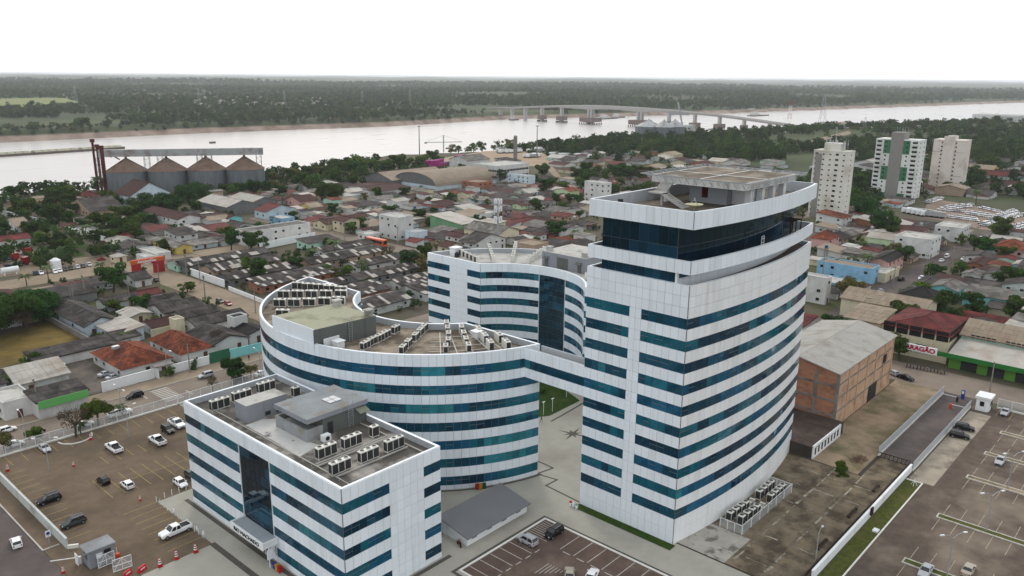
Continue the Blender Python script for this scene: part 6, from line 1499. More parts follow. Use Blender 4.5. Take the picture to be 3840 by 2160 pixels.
def palm_proto(seed, h, n=16):
    P = Proto(); r = random.Random(seed); mb = MB(); lean = Vector((r.uniform(-.6,.6), r.uniform(-.6,.6), h)); m_ = lean*.5+Vector((.2,0,0))
    mb.tube((0,0,-.2),tuple(m_),.2,.16,8); mb.tube(tuple(m_),tuple(lean),.16,.13,8); P.add('trunk', mb.mesh('trunk', bark)); mb = MB()
    for i in range(n):
        a = 6.28*i/n+r.uniform(-.15,.15); el = r.uniform(-.1,1.0); L = r.uniform(2.3,3.0); d = Vector((math.cos(a),math.sin(a),0)); sd = Vector((-d.y,d.x,0)); prev = lean.copy(); k = 7
        pts = [lean+d*(L*t*math.cos(el*(1-t)))+Vector((0,0,L*(math.sin(el)*t-.75*t*t))) for t in [j/k for j in range(k+1)]]
        for j in range(k):
            p, q = pts[j], pts[j+1]; w0 = .5*math.sin(math.pi*(j/k*.85+.12)); w1 = .5*math.sin(math.pi*((j+1)/k*.85+.12)) if j < k-1 else .04
            for s in (-1,1):
                for g_ in range(2):
                    f0, f1 = g_/2+.04, g_/2+.44; u0, u1 = p.lerp(q,f0), p.lerp(q,f1); w = w0+(w1-w0)*f0
                    mb.add([tuple(u0),tuple(u1),tuple(u1+sd*s*w+d*.18-Vector((0,0,w*.55))),tuple(u0+sd*s*w+d*.1-Vector((0,0,w*.55)))],[(0,1,2,3)])
    P.add('crown', mb.mesh('crown', palm_leaf)); return P
TREE['palm'] = palm_proto(31,6.0,18); TREE['palm2'] = palm_proto(32,4.2,16)
TR = random.Random(3); TREES = []
def tree(kind, u, v, lb, s=1.0, group='trees', z=0.0):
    nm = 'palm_tree' if 'palm' in kind else ('bush' if kind in ('bush',) else 'tree'); TREES.append((u,v,2.5*s))
    return TREE[kind].place(nm, lb, 'palm' if 'palm' in kind else ('bush' if kind == 'bush' else 'tree'), (u,v,z), TR.uniform(0,6.28), group, (lambda q: (q*TR.uniform(.95,1.3), q*TR.uniform(.95,1.3), q*TR.uniform(.85,1.1)) if kind in 'abcde' or kind == 'big' else q)(s*TR.uniform(.74,.95)))
G_ = 'street trees'
tree('bare',48.2,153.2,'half bare tree in the kerb ring at the car park fence',1.05,G_); tree('near_mid',53.2,155.6,'leafy tree beside the half bare tree on the main street',.95,G_); tree('near_mid',42.4,156.4,'small tree at the left end of the street fence',.62,G_)
tree('near_dark',82.2,156.4,'dense dark round tree above the dark red car',.85,G_); tree('near_dry',87.0,157.6,'thin young tree beside the old white sedan',.55,G_); tree('bare',77.0,156.2,'thin bare tree left of the dark round tree',.6,G_)
tree('round',81.0,171.6,'clipped ball tree on the footway by the white wall',1.1,G_); tree('e',75.0,171.6,'dark shrub tree beside the white gateway',.7,G_); tree('palm2',58.2,156.4,'low spreading shrub palm beside the parked white pickup',.62,G_); tree('near_dry',37.2,155.9,'dry small tree above the far left white car',.6,G_)
tree('palm2',49.4,154.0,'little palm beside the kerb ring tree',.6,G_)
for i, (u,v,s) in enumerate(((58,231,1.0),(66.5,237,.85),(52,245,.95),(60,250,.8))): tree('big',u,v,'huge dark tree at the dry field, %s of four in its clump' % ['nearest','second','third','rearmost'][i],s,'big trees by the dry field')
tree('bare',64.2,229.5,'bare branched tree at the edge of the huge dark trees',1.1); tree('palm2',77.2,200.5,'papaya like tree by the pale roofed end bay',.8); tree('bare',91.5,181,'bare brown tree before the grey roofed white house',.9)
for lb, k, x, y, kd, s in (('small green tree between grey roofs of the left block','n',1120,950,'b',.75),('wide green bush tree between grey roofs of the left block','n',1380,960,'c',.7),('green shrubs by the cream tank tower','n',1480,1090,'b',.6),
    ('bushy dark tree at the white kiosk','n',1100,760,'c',1.25),('small tree on the dust street corner','n',1810,760,'b',.8),('dark bush beside the red gate pillar','n',1390,590,'e',.8),('palm tree left of the red gate','n',985,580,'palm2',1.0),
    ('palm tree at the left end of the parked row','n',260,700,'palm2',1.05),('palm tree below the white tank','n',470,665,'palm',1.0),('green tree above the palm by the parked row','n',400,560,'c',.95),('round bush on the lawn of the gas yard','n',680,360,'e',1.1),
    ('dark tree on the lawn of the gas yard','n',540,380,'c',.8),('palm before the yellow house','n',840,260,'palm',1.1),('weeping shrub beside the blue workshop wall','a',760,400,'e',.7),('green hedge tree by the garage shed','a',225,600,'b',.7),
    ('banana clump at the left picture edge','a',60,780,'palm2',.9),('green tree at the terrace left end','j',110,1140,'c',.9),('green tree right of the terrace left end','j',230,1110,'b',.8)):
    u, v = at(k,x,y); tree(kd,u,v,lb,s,'trees of the left quarter')
# barracks block with palms
BR = random.Random(8); n = 0
alt = ROOF['wht']
def tri_alt(ro, rm, planes, seed):
    r = random.Random(seed)
    for p00, p10, p01, p11 in planes:
        pass
for v0, spans in ((176,((125,150),(156,172))),(189,((127,153),(158,186))),(204,((124,148),(152,190))),(219,((126,158),(163,192))),(234,((124,150),(156,188))),(248,((126,152),(170,193))),(262,((124,156),))):
    for u0, u1 in spans:
        n += 1; u0 += BR.uniform(-1,1); w = BR.uniform(7.5,10)
        t = house(u0,u1,v0,v0+w,2.9,'gu' if BR.random() < .8 else 'sv','fib',BR.choice(['grey','tan','dgrey','brick','white']),'long dark weathered barrack roof, %s barrack behind the curved block from the street' % ordn(n-1),'barrack','barrack',group='barracks behind the curved block',shd=350,rise=w*.13)
        ro = [c for c in t.children if c.name.startswith('roof')][0]
        sh = [c for c in ro.children if c.name.startswith('roof_sheet')]
        if not sh:
            D = 0
        for c in sh:
            if BR.random() < .19:
                me = c.data.copy() if ('alt', c.data.name) not in _cache else _cache['alt', c.data.name]
                if ('alt', c.data.name) not in _cache: me.materials[0] = alt; _cache['alt', c.data.name] = me
                c.data = me
for i, (x,y,kd,s) in enumerate(((710,1270,'palm',1.25),(930,1230,'palm',1.25),(1165,1410,'palm',1.2),(1605,1330,'c',1.25),(520,1340,'c',1.0),(170,1430,'c',1.1),(800,1380,'b',.95),(900,1400,'d',.8),(1010,1390,'b',.9),(1440,1230,'bare',1.2),(1740,1320,'near_dry',1.2),(1780,1380,'d',1.1),(860,1110,'b',.8),(1400,1370,'e',.9),(50,1350,'b',.9),(1800,1250,'c',.9))):
    u, v = at('j',x,y); tree(kd,u,v,'%s among the barracks roofs, %s from the left' % ({'palm':'tall coconut palm','bare':'leafless grey tree','near_dry':'dry brown tree'}.get(kd,'green tree'), ORD[sorted([q[0] for q in ((710,),(930,),(1165,),(1605,),(520,),(170,),(800,),(900,),(1010,),(1440,),(1740,),(1780,),(860,),(1400,),(50,),(1800,))]).index(x)]),s,'trees among the barracks')
# trees at the river edge, silos, wall
for i, (k,x,y,kd,s) in enumerate((('i',150,640,'c',1.5),('i',240,620,'palm',1.1),('i',600,610,'c',1.5),('i',690,620,'b',1.4),('i',560,720,'c',1.5),('i',650,725,'c',1.3),('i',1080,720,'near_mid',1.7),('i',1420,790,'big',1.05),('i',1560,790,'big',1.0),('i',1640,760,'big',.85),('i',1840,660,'big',.8),('i',1900,640,'c',1.5),
    ('i',920,570,'palm',1.7),('i',240,800,'c',1.3),('i',300,850,'b',1.2),('i',480,860,'c',1.5),('i',560,880,'c',1.6),('i',640,900,'c',1.6),('i',720,900,'b',1.5),('i',800,930,'c',1.4),('i',860,940,'palm',1.2),('i',960,1000,'palm',1.2),('i',1060,1050,'palm',1.1),('i',1130,960,'c',1.6),('i',1240,1010,'c',1.7),('i',1320,1060,'c',1.5),('i',1200,880,'c',1.4),('i',1290,860,'c',1.3),
    ('i',40,1000,'c',1.4),('i',330,1000,'c',1.2),('i',260,960,'b',1.1),('i',420,1060,'b',1.0),('i',1920,780,'c',1.2),('i',2160,620,'palm',1.2),('i',2250,610,'b',1.3),('i',2330,600,'c',1.4),('i',2420,590,'b',1.4),('i',2500,600,'c',1.4),('i',2500,680,'palm',1.2),('i',2180,990,'b',1.1),('i',2220,1130,'c',1.2),('i',2420,1120,'c',1.1),
    ('j',260,460,'b',1.3),('j',330,470,'d',1.4),('j',480,450,'near_dry',1.5),('j',540,455,'d',1.5),('j',600,480,'c',1.6),('j',680,430,'c',1.5),('j',780,420,'near_dry',1.7),('j',850,420,'c',1.6),('j',930,400,'c',1.5),('j',1010,410,'c',1.6),('j',1080,400,'c',1.7),('j',1150,390,'b',1.9),('j',1230,380,'c',1.9),('j',1310,370,'b',1.9),('j',1390,370,'c',1.9),('j',1470,350,'b',1.9),('j',1550,350,'c',1.9),('j',1630,330,'b',1.9),('j',1710,330,'c',1.9),('j',1790,310,'b',1.9),('j',1870,300,'c',1.8),('j',1940,290,'b',1.7),
    ('j',640,560,'c',1.4),('j',720,520,'b',1.4),('j',880,640,'big',.95),('j',800,620,'c',1.4),('j',170,640,'palm',1.2),('j',420,690,'palm',1.1),('j',40,540,'b',1.4),('j',120,540,'c',1.3),('j',300,560,'d',1.4),('j',420,560,'d',1.3),('j',1750,560,'palm',1.1),('j',1830,550,'c',1.1),('j',2230,530,'c',1.2),('j',340,890,'palm',1.0),('j',510,820,'bush',1.6),('j',1860,920,'palm',1.1),('j',1760,850,'c',1.1),
    ('k',310,210,'d',1.6),('k',400,205,'b',1.5),('k',480,200,'d',1.5),('k',560,200,'b',1.5),('k',680,190,'b',1.8),('k',800,185,'near_dry',1.6),('k',1000,160,'near_dry',1.8),('k',1390,500,'big',.9),('k',1560,300,'palm',1.4),('k',1700,850,'c',1.2),('k',1800,870,'c',1.4),('k',1560,870,'c',1.2),('k',1630,930,'b',1.2),('k',1430,730,'c',1.0),('k',1530,1260,'c',1.1),('k',1810,1320,'palm',1.1),('k',1930,1320,'palm',1.1),('k',1330,980,'bush',1.6),('k',1960,790,'near_dry',1.3),('k',530,650,'c',1.1),('k',690,690,'b',1.0))):
    u, v = at(k,x+TR.uniform(-22,22),y+TR.uniform(-5,5)); TREES.append((u,v,3)); globals().setdefault('PEND', []).append((kd,u,v,s*TR.uniform(.65,1.1)))
for i, (x,y,kd,s) in enumerate(((820,760,'near_dry',1.35),(900,720,'near_dry',1.2),(1010,520,'palm',1.5),(880,510,'palm',1.3),(810,520,'palm',1.1),(720,540,'palm',1.0),(590,500,'c',1.2),(620,120,'b',1.3),(1150,160,'c',1.4),(1230,170,'c',1.1),(1700,230,'e',1.3),(1815,270,'e',1.3),(2160,180,'c',1.3),(2120,200,'b',1.0),(1930,330,'c',1.1),(2190,400,'c',1.1),(2230,600,'c',1.2),(2300,660,'c',1.2),(2240,920,'c',1.3),(1290,1250,'c',.9),(980,320,'palm2',1.0),(1560,535,'b',.9),(1820,520,'b',.9),(1900,745,'e',1.0))):
    u, v = at('g',x,y); globals().setdefault('PEND', []).append((kd,u,v,s)); TREES.append((u,v,3))
for i, (x,y,kd,s) in enumerate(((1050,1060,'big',1.0),(960,920,'c',1.5),(1010,1000,'c',1.6),(1120,1060,'c',1.4),(1150,1010,'c',1.3),(1270,1070,'palm2',1.5),(1640,870,'palm',1.6),(1030,830,'c',1.5),(990,790,'b',1.4),(1080,800,'c',1.3),(2130,960,'palm',1.5),(2350,1290,'c',1.4),(1200,1220,'c',1.5),(1300,1220,'b',1.5),(2540,880,'c',1.5))):
    u, v = at('l',x,y); PEND.append((kd,u,v,s)); TREES.append((u,v,3))
# small hedge bushes along the deck rail
for i in range(9): tree('bush',101+4.3*i,34.35,'%s clipped shrub along the deck rail from the camera' % ORD[i],.22,'shrubs along the deck rail')
tree('bush',133.6,43.0,'yellowing tangled shrub at the corner of the concrete deck',.9); tree('bush',131.6,42.2,'low yellow shrub spilling over the deck corner',.75); tree('bush',120.5,106,'low hedge on the courtyard lawn',.8); tree('bush',124.5,103.5,'flower bush at the courtyard lawn edge',.6)
t = thing('debris_heap', 'heap of dry cut branches in the dirt yard', 'debris', (139.5,42.0,0)); mb = MB(); r = random.Random(2)
for k in range(90): p = Vector((r.gauss(0,.9),r.gauss(0,.7),abs(r.gauss(0,.35)))); d = Vector((r.uniform(-1,1),r.uniform(-1,1),r.uniform(-.2,.5)))*.7; mb.tube(tuple(p-d),tuple(p+d),.03,.02,4)
mb.build('branches', M('dead_wood', (.16,.10,.07), var=.3), t)

# ================================================================ the rest of the town: house by house
BOX = [(93.5,135,51,69.4,48),(52,68,75,115,17),(131,157,81,147,23),(71,96,81,147,22),(149,182,50.5,66.5,12)]
def hidden(u, v, z=3.5):
    for x0,x1,y0,y1,h in BOX:
        t0, t1 = 0., 1.
        for o, lo, hi in ((u,x0,x1),(v,y0,y1)):
            if abs(o) < 1e-6: continue
            a, b = lo/o, hi/o
            if a > b: a, b = b, a
            t0 = max(t0,a); t1 = min(t1,b)
        if t0 < t1 < .999 or (t0 < t1 and t1 < 1.0):
            if t0 < 1 and CAM_H+(z-CAM_H)*t1 < h: return True
    return False
def inframe(u, v, z=2.0, m=60):
    q = Vector((u,v,z))-CAMP; d = q.dot(FW)
    if d < 10: return False
    x = 1920+FPX*q.dot(RT)/d; y = 1080-FPX*q.dot(UP)/d
    return -m < x < 3840+m and -m < y < 2160+m
LM = [('four storey block',209,252),('mobile mast',230,215),('barrel warehouse',325,355),('orange bus',198,252),('cream hall',240,212),('green shop',262,235),('long white terrace',172,286),('turquoise gable',210,380),('cream tower',398,148),('green white tower',497,149),('white cube house',330,110),('pale green hall',285,110),('black hip roof',240,60),('pink balcony house',290,150),('hill road',410,330),('silo row',225,455),('white office building',380,350),('red gate',120,282),('beige tower',563,138),('turquoise shed',262,45),('dark red store',210,52)]
used = {}
def near_lm(u, v):
    return min(LM, key=lambda l: (l[1]-u)**2+(l[2]-v)**2)
RD = dict(fib='dark grey', fibl='pale grey', ter='orange tiled', brown='brown', red='red', wht='whitish', tan='tan', black='black', con='flat')
WD = dict(dgrey='dark grey', pblue='pale blue')
def free(u0,u1,v0,v1):
    return not any(u0 < b and u1 > a and v0 < d and v1 > c for a,b,c,d in FOOT)
STREETS = [(40,73,194,236),(54,66.6,171,197),(72,76,172,200),(111,122,150,300),(-50,206,279,295),(184,206.5,-80,350),(199,480,74.6,83.8),(30,470,153,168),(296,303,90,330),(205,372,205,209.5),(205,372,262,266),(205,330,318,322)]
GR = random.Random(41); cand = []
def block(u0,u1,v0,v1,cw,ch,dens,style):
    u = u0
    while u < u1-4:
        v = v0
        while v < v1-4:
            if GR.random() < dens: cand.append((u+GR.uniform(-.6,.6), v+GR.uniform(-.6,.6), cw*GR.uniform(.84,1.08), ch*GR.uniform(.84,1.08), style))
            v += ch
        u += cw
block(206.5,372,86,335,9.8,10.6,.93,0); block(206,300,335,420,11,12,.6,1); block(123,195,296,372,10,11,.88,1); block(31,111,173,278,11,11,.5,1); block(200,300,-60,74,10.5,11,.85,2); block(300,430,-80,74,11,11,.75,2); block(372,470,150,330,13,13,.5,3); block(450,620,230,440,15,15,.34,3); block(600,760,80,220,19,18,.42,3); block(372,480,84,150,12,12,.85,2); block(480,600,60,190,15,15,.5,3)
c1_ = len(cand); block(206.5,372,86,335,6.2,6.6,.9,4); block(123,196,295,375,6.4,6.8,.9,4); block(206,300,335,420,7,7,.55,4); block(200,400,-70,74,6.8,7,.8,4); block(372,470,150,330,8,8,.35,4); block(31,111,175,278,6.8,7,.35,4); block(372,480,84,150,8,8,.6,4)
cand = [c for c in cand if inframe(c[0]+c[2]/2, c[1]+c[3]/2) and not hidden(c[0]+c[2]/2, c[1]+c[3]/2)]
cand.sort(key=lambda c: (c[4] == 4, c[0]**2+c[1]**2))
LOT = (405,520,66,132)
made = []
k_ = at('k',1200,1250)
for u, v, w, h, st in cand:
    r_ = (u+.9,u+w-.9,v+.9,v+h-.9)
    if not free(*r_) or any(u < b and u+w > a and v < d and v+h > c for a,b,c,d in STREETS) or (u+w > LOT[0] and u < LOT[1] and v+h > LOT[2] and v < LOT[3]): continue
    mg = .3 if st == 4 else 1.2
    if any((u-mg < a < u+w+mg) and (v-mg < b < v+h+mg) for a,b,_ in TREES): continue
    if v+h > interp(SEG_NEAR, u)-50: continue
    if 122 < u < 196 and v > 330 and GR.random() < .3: continue
    rf = GR.choices(['fib','fibl','brown','wht','red','ter','tan','con'],[40,17,16,8,7,2,7,5])[0]
    wl = GR.choices(['white','cream','grey','pblue','mint','pink','yellow','blue','tan','lime','brick'],[34,16,20,5,3,4,2,2,10,2,6])[0]
    kd = 'flat' if rf == 'con' else ('hip' if rf in ('ter','brown') and GR.random() < .35 else GR.choice(['gu','gv','gv','gu','su','sv'])); two = GR.random() < .09
    lm = near_lm(u+w/2, v+h/2); key = (rf,wl,lm[0],two); made.append([u,v,w,h,rf,wl,kd,two,lm,key]); FOOT.append((u,u+w,v,v+h))
cnt = {}
for m_ in sorted(made, key=lambda q: (q[0]+q[2]/2-q[8][1])**2+(q[1]+q[3]/2-q[8][2])**2):
    cnt[m_[9]] = cnt.get(m_[9],0)+1; m_.append(cnt[m_[9]])
made_all = made; made = sorted(made, key=lambda q: -q[2]*q[3]/dist(q[0],q[1])**2)
small = made[188:]; made = made[:188]; cnt = {}
for m_ in sorted(made, key=lambda q: (q[0]+q[2]/2-q[8][1])**2+(q[1]+q[3]/2-q[8][2])**2):
    cnt[m_[9]] = cnt.get(m_[9],0)+1; m_[10] = cnt[m_[9]]
smb = MB(); smat = [WALL[k] for k in WALL]+[ROOF[k] for k in ROOF]+[g_house]; wi = {k: i for i, k in enumerate(WALL)}; ri_ = {k: i+len(WALL) for i, k in enumerate(ROOF)}
for u,v,w,h,rf,wl,kd,two,lm,key,idx in small:
    z = 4.2 if two else GR.uniform(1.8,2.4); q = GR.uniform(.09,.16); r_ = ri_[rf]; o_ = .45; smb.box(u,v,-.2,u+w,v+h,z,wi[wl])
    if kd in ('gu','hip'):
        m_ = v+h/2; t_ = z+h*q; smb.slab([(u-o_,v-o_,z-.02),(u+w+o_,v-o_,z-.02),(u+w+o_,m_,t_),(u-o_,m_,t_)],.1,r_); smb.slab([(u-o_,m_,t_),(u+w+o_,m_,t_),(u+w+o_,v+h+o_,z-.02),(u-o_,v+h+o_,z-.02)],.1,r_); smb.add([(u,v,z),(u,v+h,z),(u,m_,t_-.1)],[(1,0,2)],wi[wl])
    elif kd == 'gv':
        m_ = u+w/2; t_ = z+w*q; smb.slab([(u-o_,v-o_,z-.02),(m_,v-o_,t_),(m_,v+h+o_,t_),(u-o_,v+h+o_,z-.02)],.1,r_); smb.slab([(m_,v-o_,t_),(u+w+o_,v-o_,z-.02),(u+w+o_,v+h+o_,z-.02),(m_,v+h+o_,t_)],.1,r_); smb.add([(u,v,z),(u+w,v,z),(m_,v,t_-.1)],[(0,1,2)],wi[wl])
    else: t_ = z+.5; smb.slab([(u-o_,v-o_,z+.02),(u+w+o_,v-o_,z+.02),(u+w+o_,v+h+o_,t_),(u-o_,v+h+o_,t_)],.1,r_)
    for k in range(2):
        if GR.random() < .6: x = u+w*GR.uniform(.2,.8); smb.box(x-.35,v-.04,.8,x+.35,v-.005,1.45,len(smat)-1)
        if GR.random() < .6: y = v+h*GR.uniform(.2,.8); smb.box(u-.04,y-.35,.8,u-.005,y+.35,1.45,len(smat)-1)
so2 = smb.build('small_roofs', smat); so2['kind'] = 'stuff'; so2['label'] = 'mass of small weathered roofs filling the gaps between the town houses'
for u,v,w,h,rf,wl,kd,two,lm,key,idx in made:
    lb = '%s %shouse with %s roof, %s such house from the %s' % (WD.get(wl,wl), 'two storey ' if two else '', RD[rf], ('nearest' if idx == 1 else ordn(idx-1)+' nearest'), lm[0])
    t_ = house(u,u+w,v,v+h,4.4 if two else GR.uniform(1.85,2.4),kd,rf,wl,lb,storeys=2 if two else 1,reserve=False,group='houses of the town',oh=.55,rise=(w if kd in ('gv','su') else h)*GR.uniform(.08,.15),win=dist(u,v) < 420 and w > 7.2 or (w <= 7.2 and dist(u,v) < 260))
    if GR.random() < .6 and w > 7.2:
        mb = MB(); a, b = w/2, h/2; q = GR.uniform(1.8,3.2); l_ = GR.uniform(.35,.8); x0 = -a+GR.uniform(0,(1-l_)*2*a); x1 = x0+l_*2*a; z_ = GR.uniform(1.5,1.9)
        if GR.random() < .5: mb.box(x0,-b-q,-.2,x1,-b-.02,z_-.12,0); mb.slab([(x0-.2,-b-q-.25,z_-.1),(x1+.2,-b-q-.25,z_-.1),(x1+.2,-b-.01,z_+.3),(x0-.2,-b-.01,z_+.3)],.08,1)
        else: y0 = -b+GR.uniform(0,(1-l_)*2*b); y1 = y0+l_*2*b; mb.box(-a-q,y0,-.2,-a-.02,y1,z_-.12,0); mb.slab([(-a-.01,y0-.2,z_+.3),(-a-.01,y1+.2,z_+.3),(-a-q-.25,y1+.2,z_-.1),(-a-q-.25,y0-.2,z_-.1)],.08,1)
        mb.build('lean_to', [WALL[GR.choice(['grey','white','dgrey','tan','brick'])], ROOF[GR.choice(['fib','fib','fibl','wht','red','brown'])]], t_)
# yard walls between lots
YW = random.Random(6); nw = 0
for m_ in sorted(made, key=lambda q: q[0]**2+q[1]**2)[::5]:
    u,v,w,h = m_[:4]
    if dist(u,v) < 400 and nw < 70:
        a = (u-1.2,v-1.2); b = (u-1.2,v+h+1.0) if YW.random() < .5 else None; b = b or (u+w+1.0,v-1.2)
        nw += 1; wall('yard wall in front of a %s house with %s roof, %s yard wall from the camera' % (WD.get(m_[5],m_[5]), RD[m_[4]], ordn(nw-1)), a, b, YW.uniform(1.6,2.2), .15, YW.choice([WALL['white'],WALL['grey'],conc,WALL['cream']]), 'yard_wall')
# trees in yards
PR = random.Random(15); 
def rand_trees(u0,u1,v0,v1,n,kinds,s0,s1):
    c = 0
    for _ in range(n*6):
        if c >= n: break
        u, v = PR.uniform(u0,u1), PR.uniform(v0,v1)
        if not inframe(u,v,3,10) or hidden(u,v,5) or not free(u-.8,u+.8,v-.8,v+.8) or any(a < u < b and d_ < v < e for a,b,d_,e in STREETS): continue
        if v > interp(SEG_NEAR,u)-12 or (LOT[0] < u < LOT[1] and LOT[2] < v < LOT[3]): continue
        PEND.append((PR.choice(kinds),u,v,PR.uniform(s0,s1))); c += 1
rand_trees(206,372,86,335,46,'abcdee',.7,1.2); rand_trees(123,195,296,372,16,'abce',.8,1.3); rand_trees(200,430,-60,74,26,'abcce',.8,1.3); rand_trees(372,470,150,330,60,'abccc',1.0,1.7); rand_trees(206,300,335,430,14,'acd',.9,1.4)
BIGL = LM
cn = {}
PEND = [p for p in PEND if not hidden(p[1],p[2],6) and not any(a+.4 < p[1] < b-.4 and c+.4 < p[2] < d-.4 for a,b,c,d in FOOT)]
TD = dict(a='dark leafy tree', b='mid green tree', c='broad dark tree', d='dry olive tree', e='small round tree', big='very large dark tree', palm='tall palm', palm2='short palm', near_dry='sparse dry tree', near_mid='tall leafy tree', bush='leafy bush', near_dark='dense tree', bare='bare tree')
rows_ = []
for kd,u,v,s in PEND:
    lm = near_lm(u,v); rows_.append([(u-lm[1])**2+(v-lm[2])**2,kd,u,v,s,lm])
for d_,kd,u,v,s,lm in sorted(rows_, key=lambda q: q[0]):
    key = (kd,lm[0]); cn[key] = cn.get(key,0)+1; i = cn[key]
    tree(kd,u,v,'%s in the town, %s of its kind from the %s' % (TD[kd], 'nearest' if i == 1 else ordn(i-1)+' nearest', lm[0]),s,'town trees',z=max(-2,ground_z(u,v)-.1))
nt_ = 0
for m_ in sorted(made, key=lambda q: q[0]**2+q[1]**2):
    if TK.random() < .1 and dist(m_[0],m_[1]) < 420 and nt_ < 30:
        u, v = m_[0]-.9, m_[1]+m_[3]*.6; lm = m_[8]; nt_ += 1
        t = thing('water_tank', '%s water tank on a stand between roofs, %s nearest tank to the camera' % (('blue','grey')[nt_ % 2], ordn(nt_-1)), 'water tank', (u,v,0), 0, 'water tanks'); z = TK.uniform(3.2,4.8)
        mb = MB()
        for x, y in ((-.5,-.5),(.5,-.5),(.5,.5),(-.5,.5)): mb.beam((x,y,0),(x,y,z),.12)
        mb.box(-.75,-.75,z,.75,.75,z+.1); mb.build('stand', conc, t); mb = MB(); mb.tube((0,0,z+.1),(0,0,z+1.1),.6,.7,14); mb.tube((0,0,z+1.1),(0,0,z+1.35),.7,.25,14); mb.build('tank', tb if nt_ % 2 else metal_grey, t)
# ================================================================ silos and conveyor
silo_m = M('silo_steel', (.20,.22,.235), rough=.5, metal=.35, var=.12, scale=.3, dirt=(.13,.14,.15), dscale=.5, dlo=.5, dhi=.75, stretch=(1,1,.12)); rust = M('rust_roof', (.20,.145,.115), rough=.8, var=.2, scale=.3, dirt=(.12,.07,.055), dscale=.2); rust_red = M('rust_frame', (.13,.035,.03), var=.15); gallery_m = M('gallery_grey', (.38,.39,.39), rough=.6, var=.1, scale=.2, dirt=(.2,.14,.11), dscale=.15)
def silo(lb, u, v, r, h, hc, name='grain_silo', ribs=28, rust=rust):
    t = thing(name, lb, 'silo', (u,v,0), 0, 'silos on the river bank'); n = 36
    for k in range(int(h/2)):
        mb = MB(); z0, z1 = h*k/int(h/2), h*(k+1)/int(h/2); mb.tube((0,0,z0),(0,0,z1-.06),r,r,n,cap=False); mb.tube((0,0,z1-.06),(0,0,z1),r-.06,r-.06,n,cap=False); mb.build('wall_ring', silo_m, t)
    mb = MB(); mb.tube((0,0,h),(0,0,h+hc),r+.3,.7,n); ro = mb.build('roof', rust, t)
    mb = MB()
    for k in range(ribs): a = 6.283*k/ribs; mb.beam(((r+.3)*math.cos(a),(r+.3)*math.sin(a),h+.1),(.7*math.cos(a),.7*math.sin(a),h+hc+.1),.14,.12)
    mb.build('rib', rust, ro); mb = MB(); mb.tube((0,0,h+hc),(0,0,h+hc+1.2),.8,.5,10); mb.build('cap', rust, ro)
SP = []
for i, (x,y) in enumerate(((1250,553),(1650,550),(2025,545),(2380,525))):
    u, v = at('i',x,y); SP.append((u,v))
(ua,va),(ub,vb) = SP[0], SP[3]
for i in range(4):
    f = i/3; u, v = ua+(ub-ua)*f, va+(vb-va)*f; silo('grey steel grain silo with rusty cone roof, %s from the left of four' % ORD[i], u, v, 11.2, 11.5, 7.0); FOOT.append((u-12,u+12,v-12,v+12))
d = Vector((ub-ua, vb-va)).normalized(); cv = thing('conveyor_gallery', 'long grey conveyor gallery running over the silo roofs', 'conveyor'); s_ = Vector((ua,va))-d*14; e_ = Vector((ub,vb))+d*11
mb = MB(); mb.beam((s_.x,s_.y,21.6),(e_.x,e_.y,21.6),3.2,4.0); mb.build('gallery', gallery_m, cv)
for f in (.0,.28,.36,.6,.66,.97):
    p = s_.lerp(e_,f); mb = MB(); n_ = Vector((-d.y,d.x))*1.6
    for q in (p+n_+d*1.4,p-n_+d*1.4,p+n_-d*1.4,p-n_-d*1.4): mb.beam((q.x,q.y,0),(q.x,q.y,19.6),.22)
    for z in range(0,19,3):
        for a,b in ((p+n_+d*1.4,p+n_-d*1.4),(p-n_+d*1.4,p-n_-d*1.4)): mb.beam((a.x,a.y,z),(b.x,b.y,z+3),.1); mb.beam((b.x,b.y,z+3),(a.x,a.y,z+3),.1)
    mb.build('trestle', metal_grey, cv)
el = thing('elevator_tower', 'rust red bucket elevator tower beside the leftmost silo', 'elevator', (s_.x,s_.y,0))
for (dx,dy,h,w) in ((-1.5,3,29,1.0),(0,1.2,26,1.0),(1.0,-2.2,25.5,1.7)): mb = MB(); mb.beam((dx,dy,0),(dx,dy,h),w); mb.box(dx-1,dy-1,h-1.2,dx+1,dy+1,h+.6); mb.build('leg_casing', rust_red, el)
mb = MB(); mb.beam((1,-2.2,24),(1+d.x*9,-2.2+d.y*9,18),.6); mb.beam((0,1.2,25),(1+d.x*6,1.2+d.y*6,19),.5)
for z in range(3,26,4): mb.beam((-1.5,3,z),(1,-2.2,z),.2)
mb.build('chute', rust_red, el)
for i, (x,y,r) in enumerate(((1160,345,15),(1265,350,11),(1340,345,11))):
    u, v = at('m',x,y); silo('distant grey silo beside the bridge, %s of three from left' % ORD[i], u, v, r, 13, 7, 'distant_silo', 12, gallery_m)
u, v = at('m',1410,325); t = thing('silo_head_house', 'pale block tower beside the distant silos', 'tower', (u,v,0)); mb = MB(); mb.box(-9,-9,0,9,9,12); mb.build('wall', WALL['grey'], t); mb = MB(); mb.beam((-30,6,26),(6,0,24),2.5); mb.beam((-6,0,12),(-12,4,38),1.5); mb.build('conveyor', metal_grey, t)
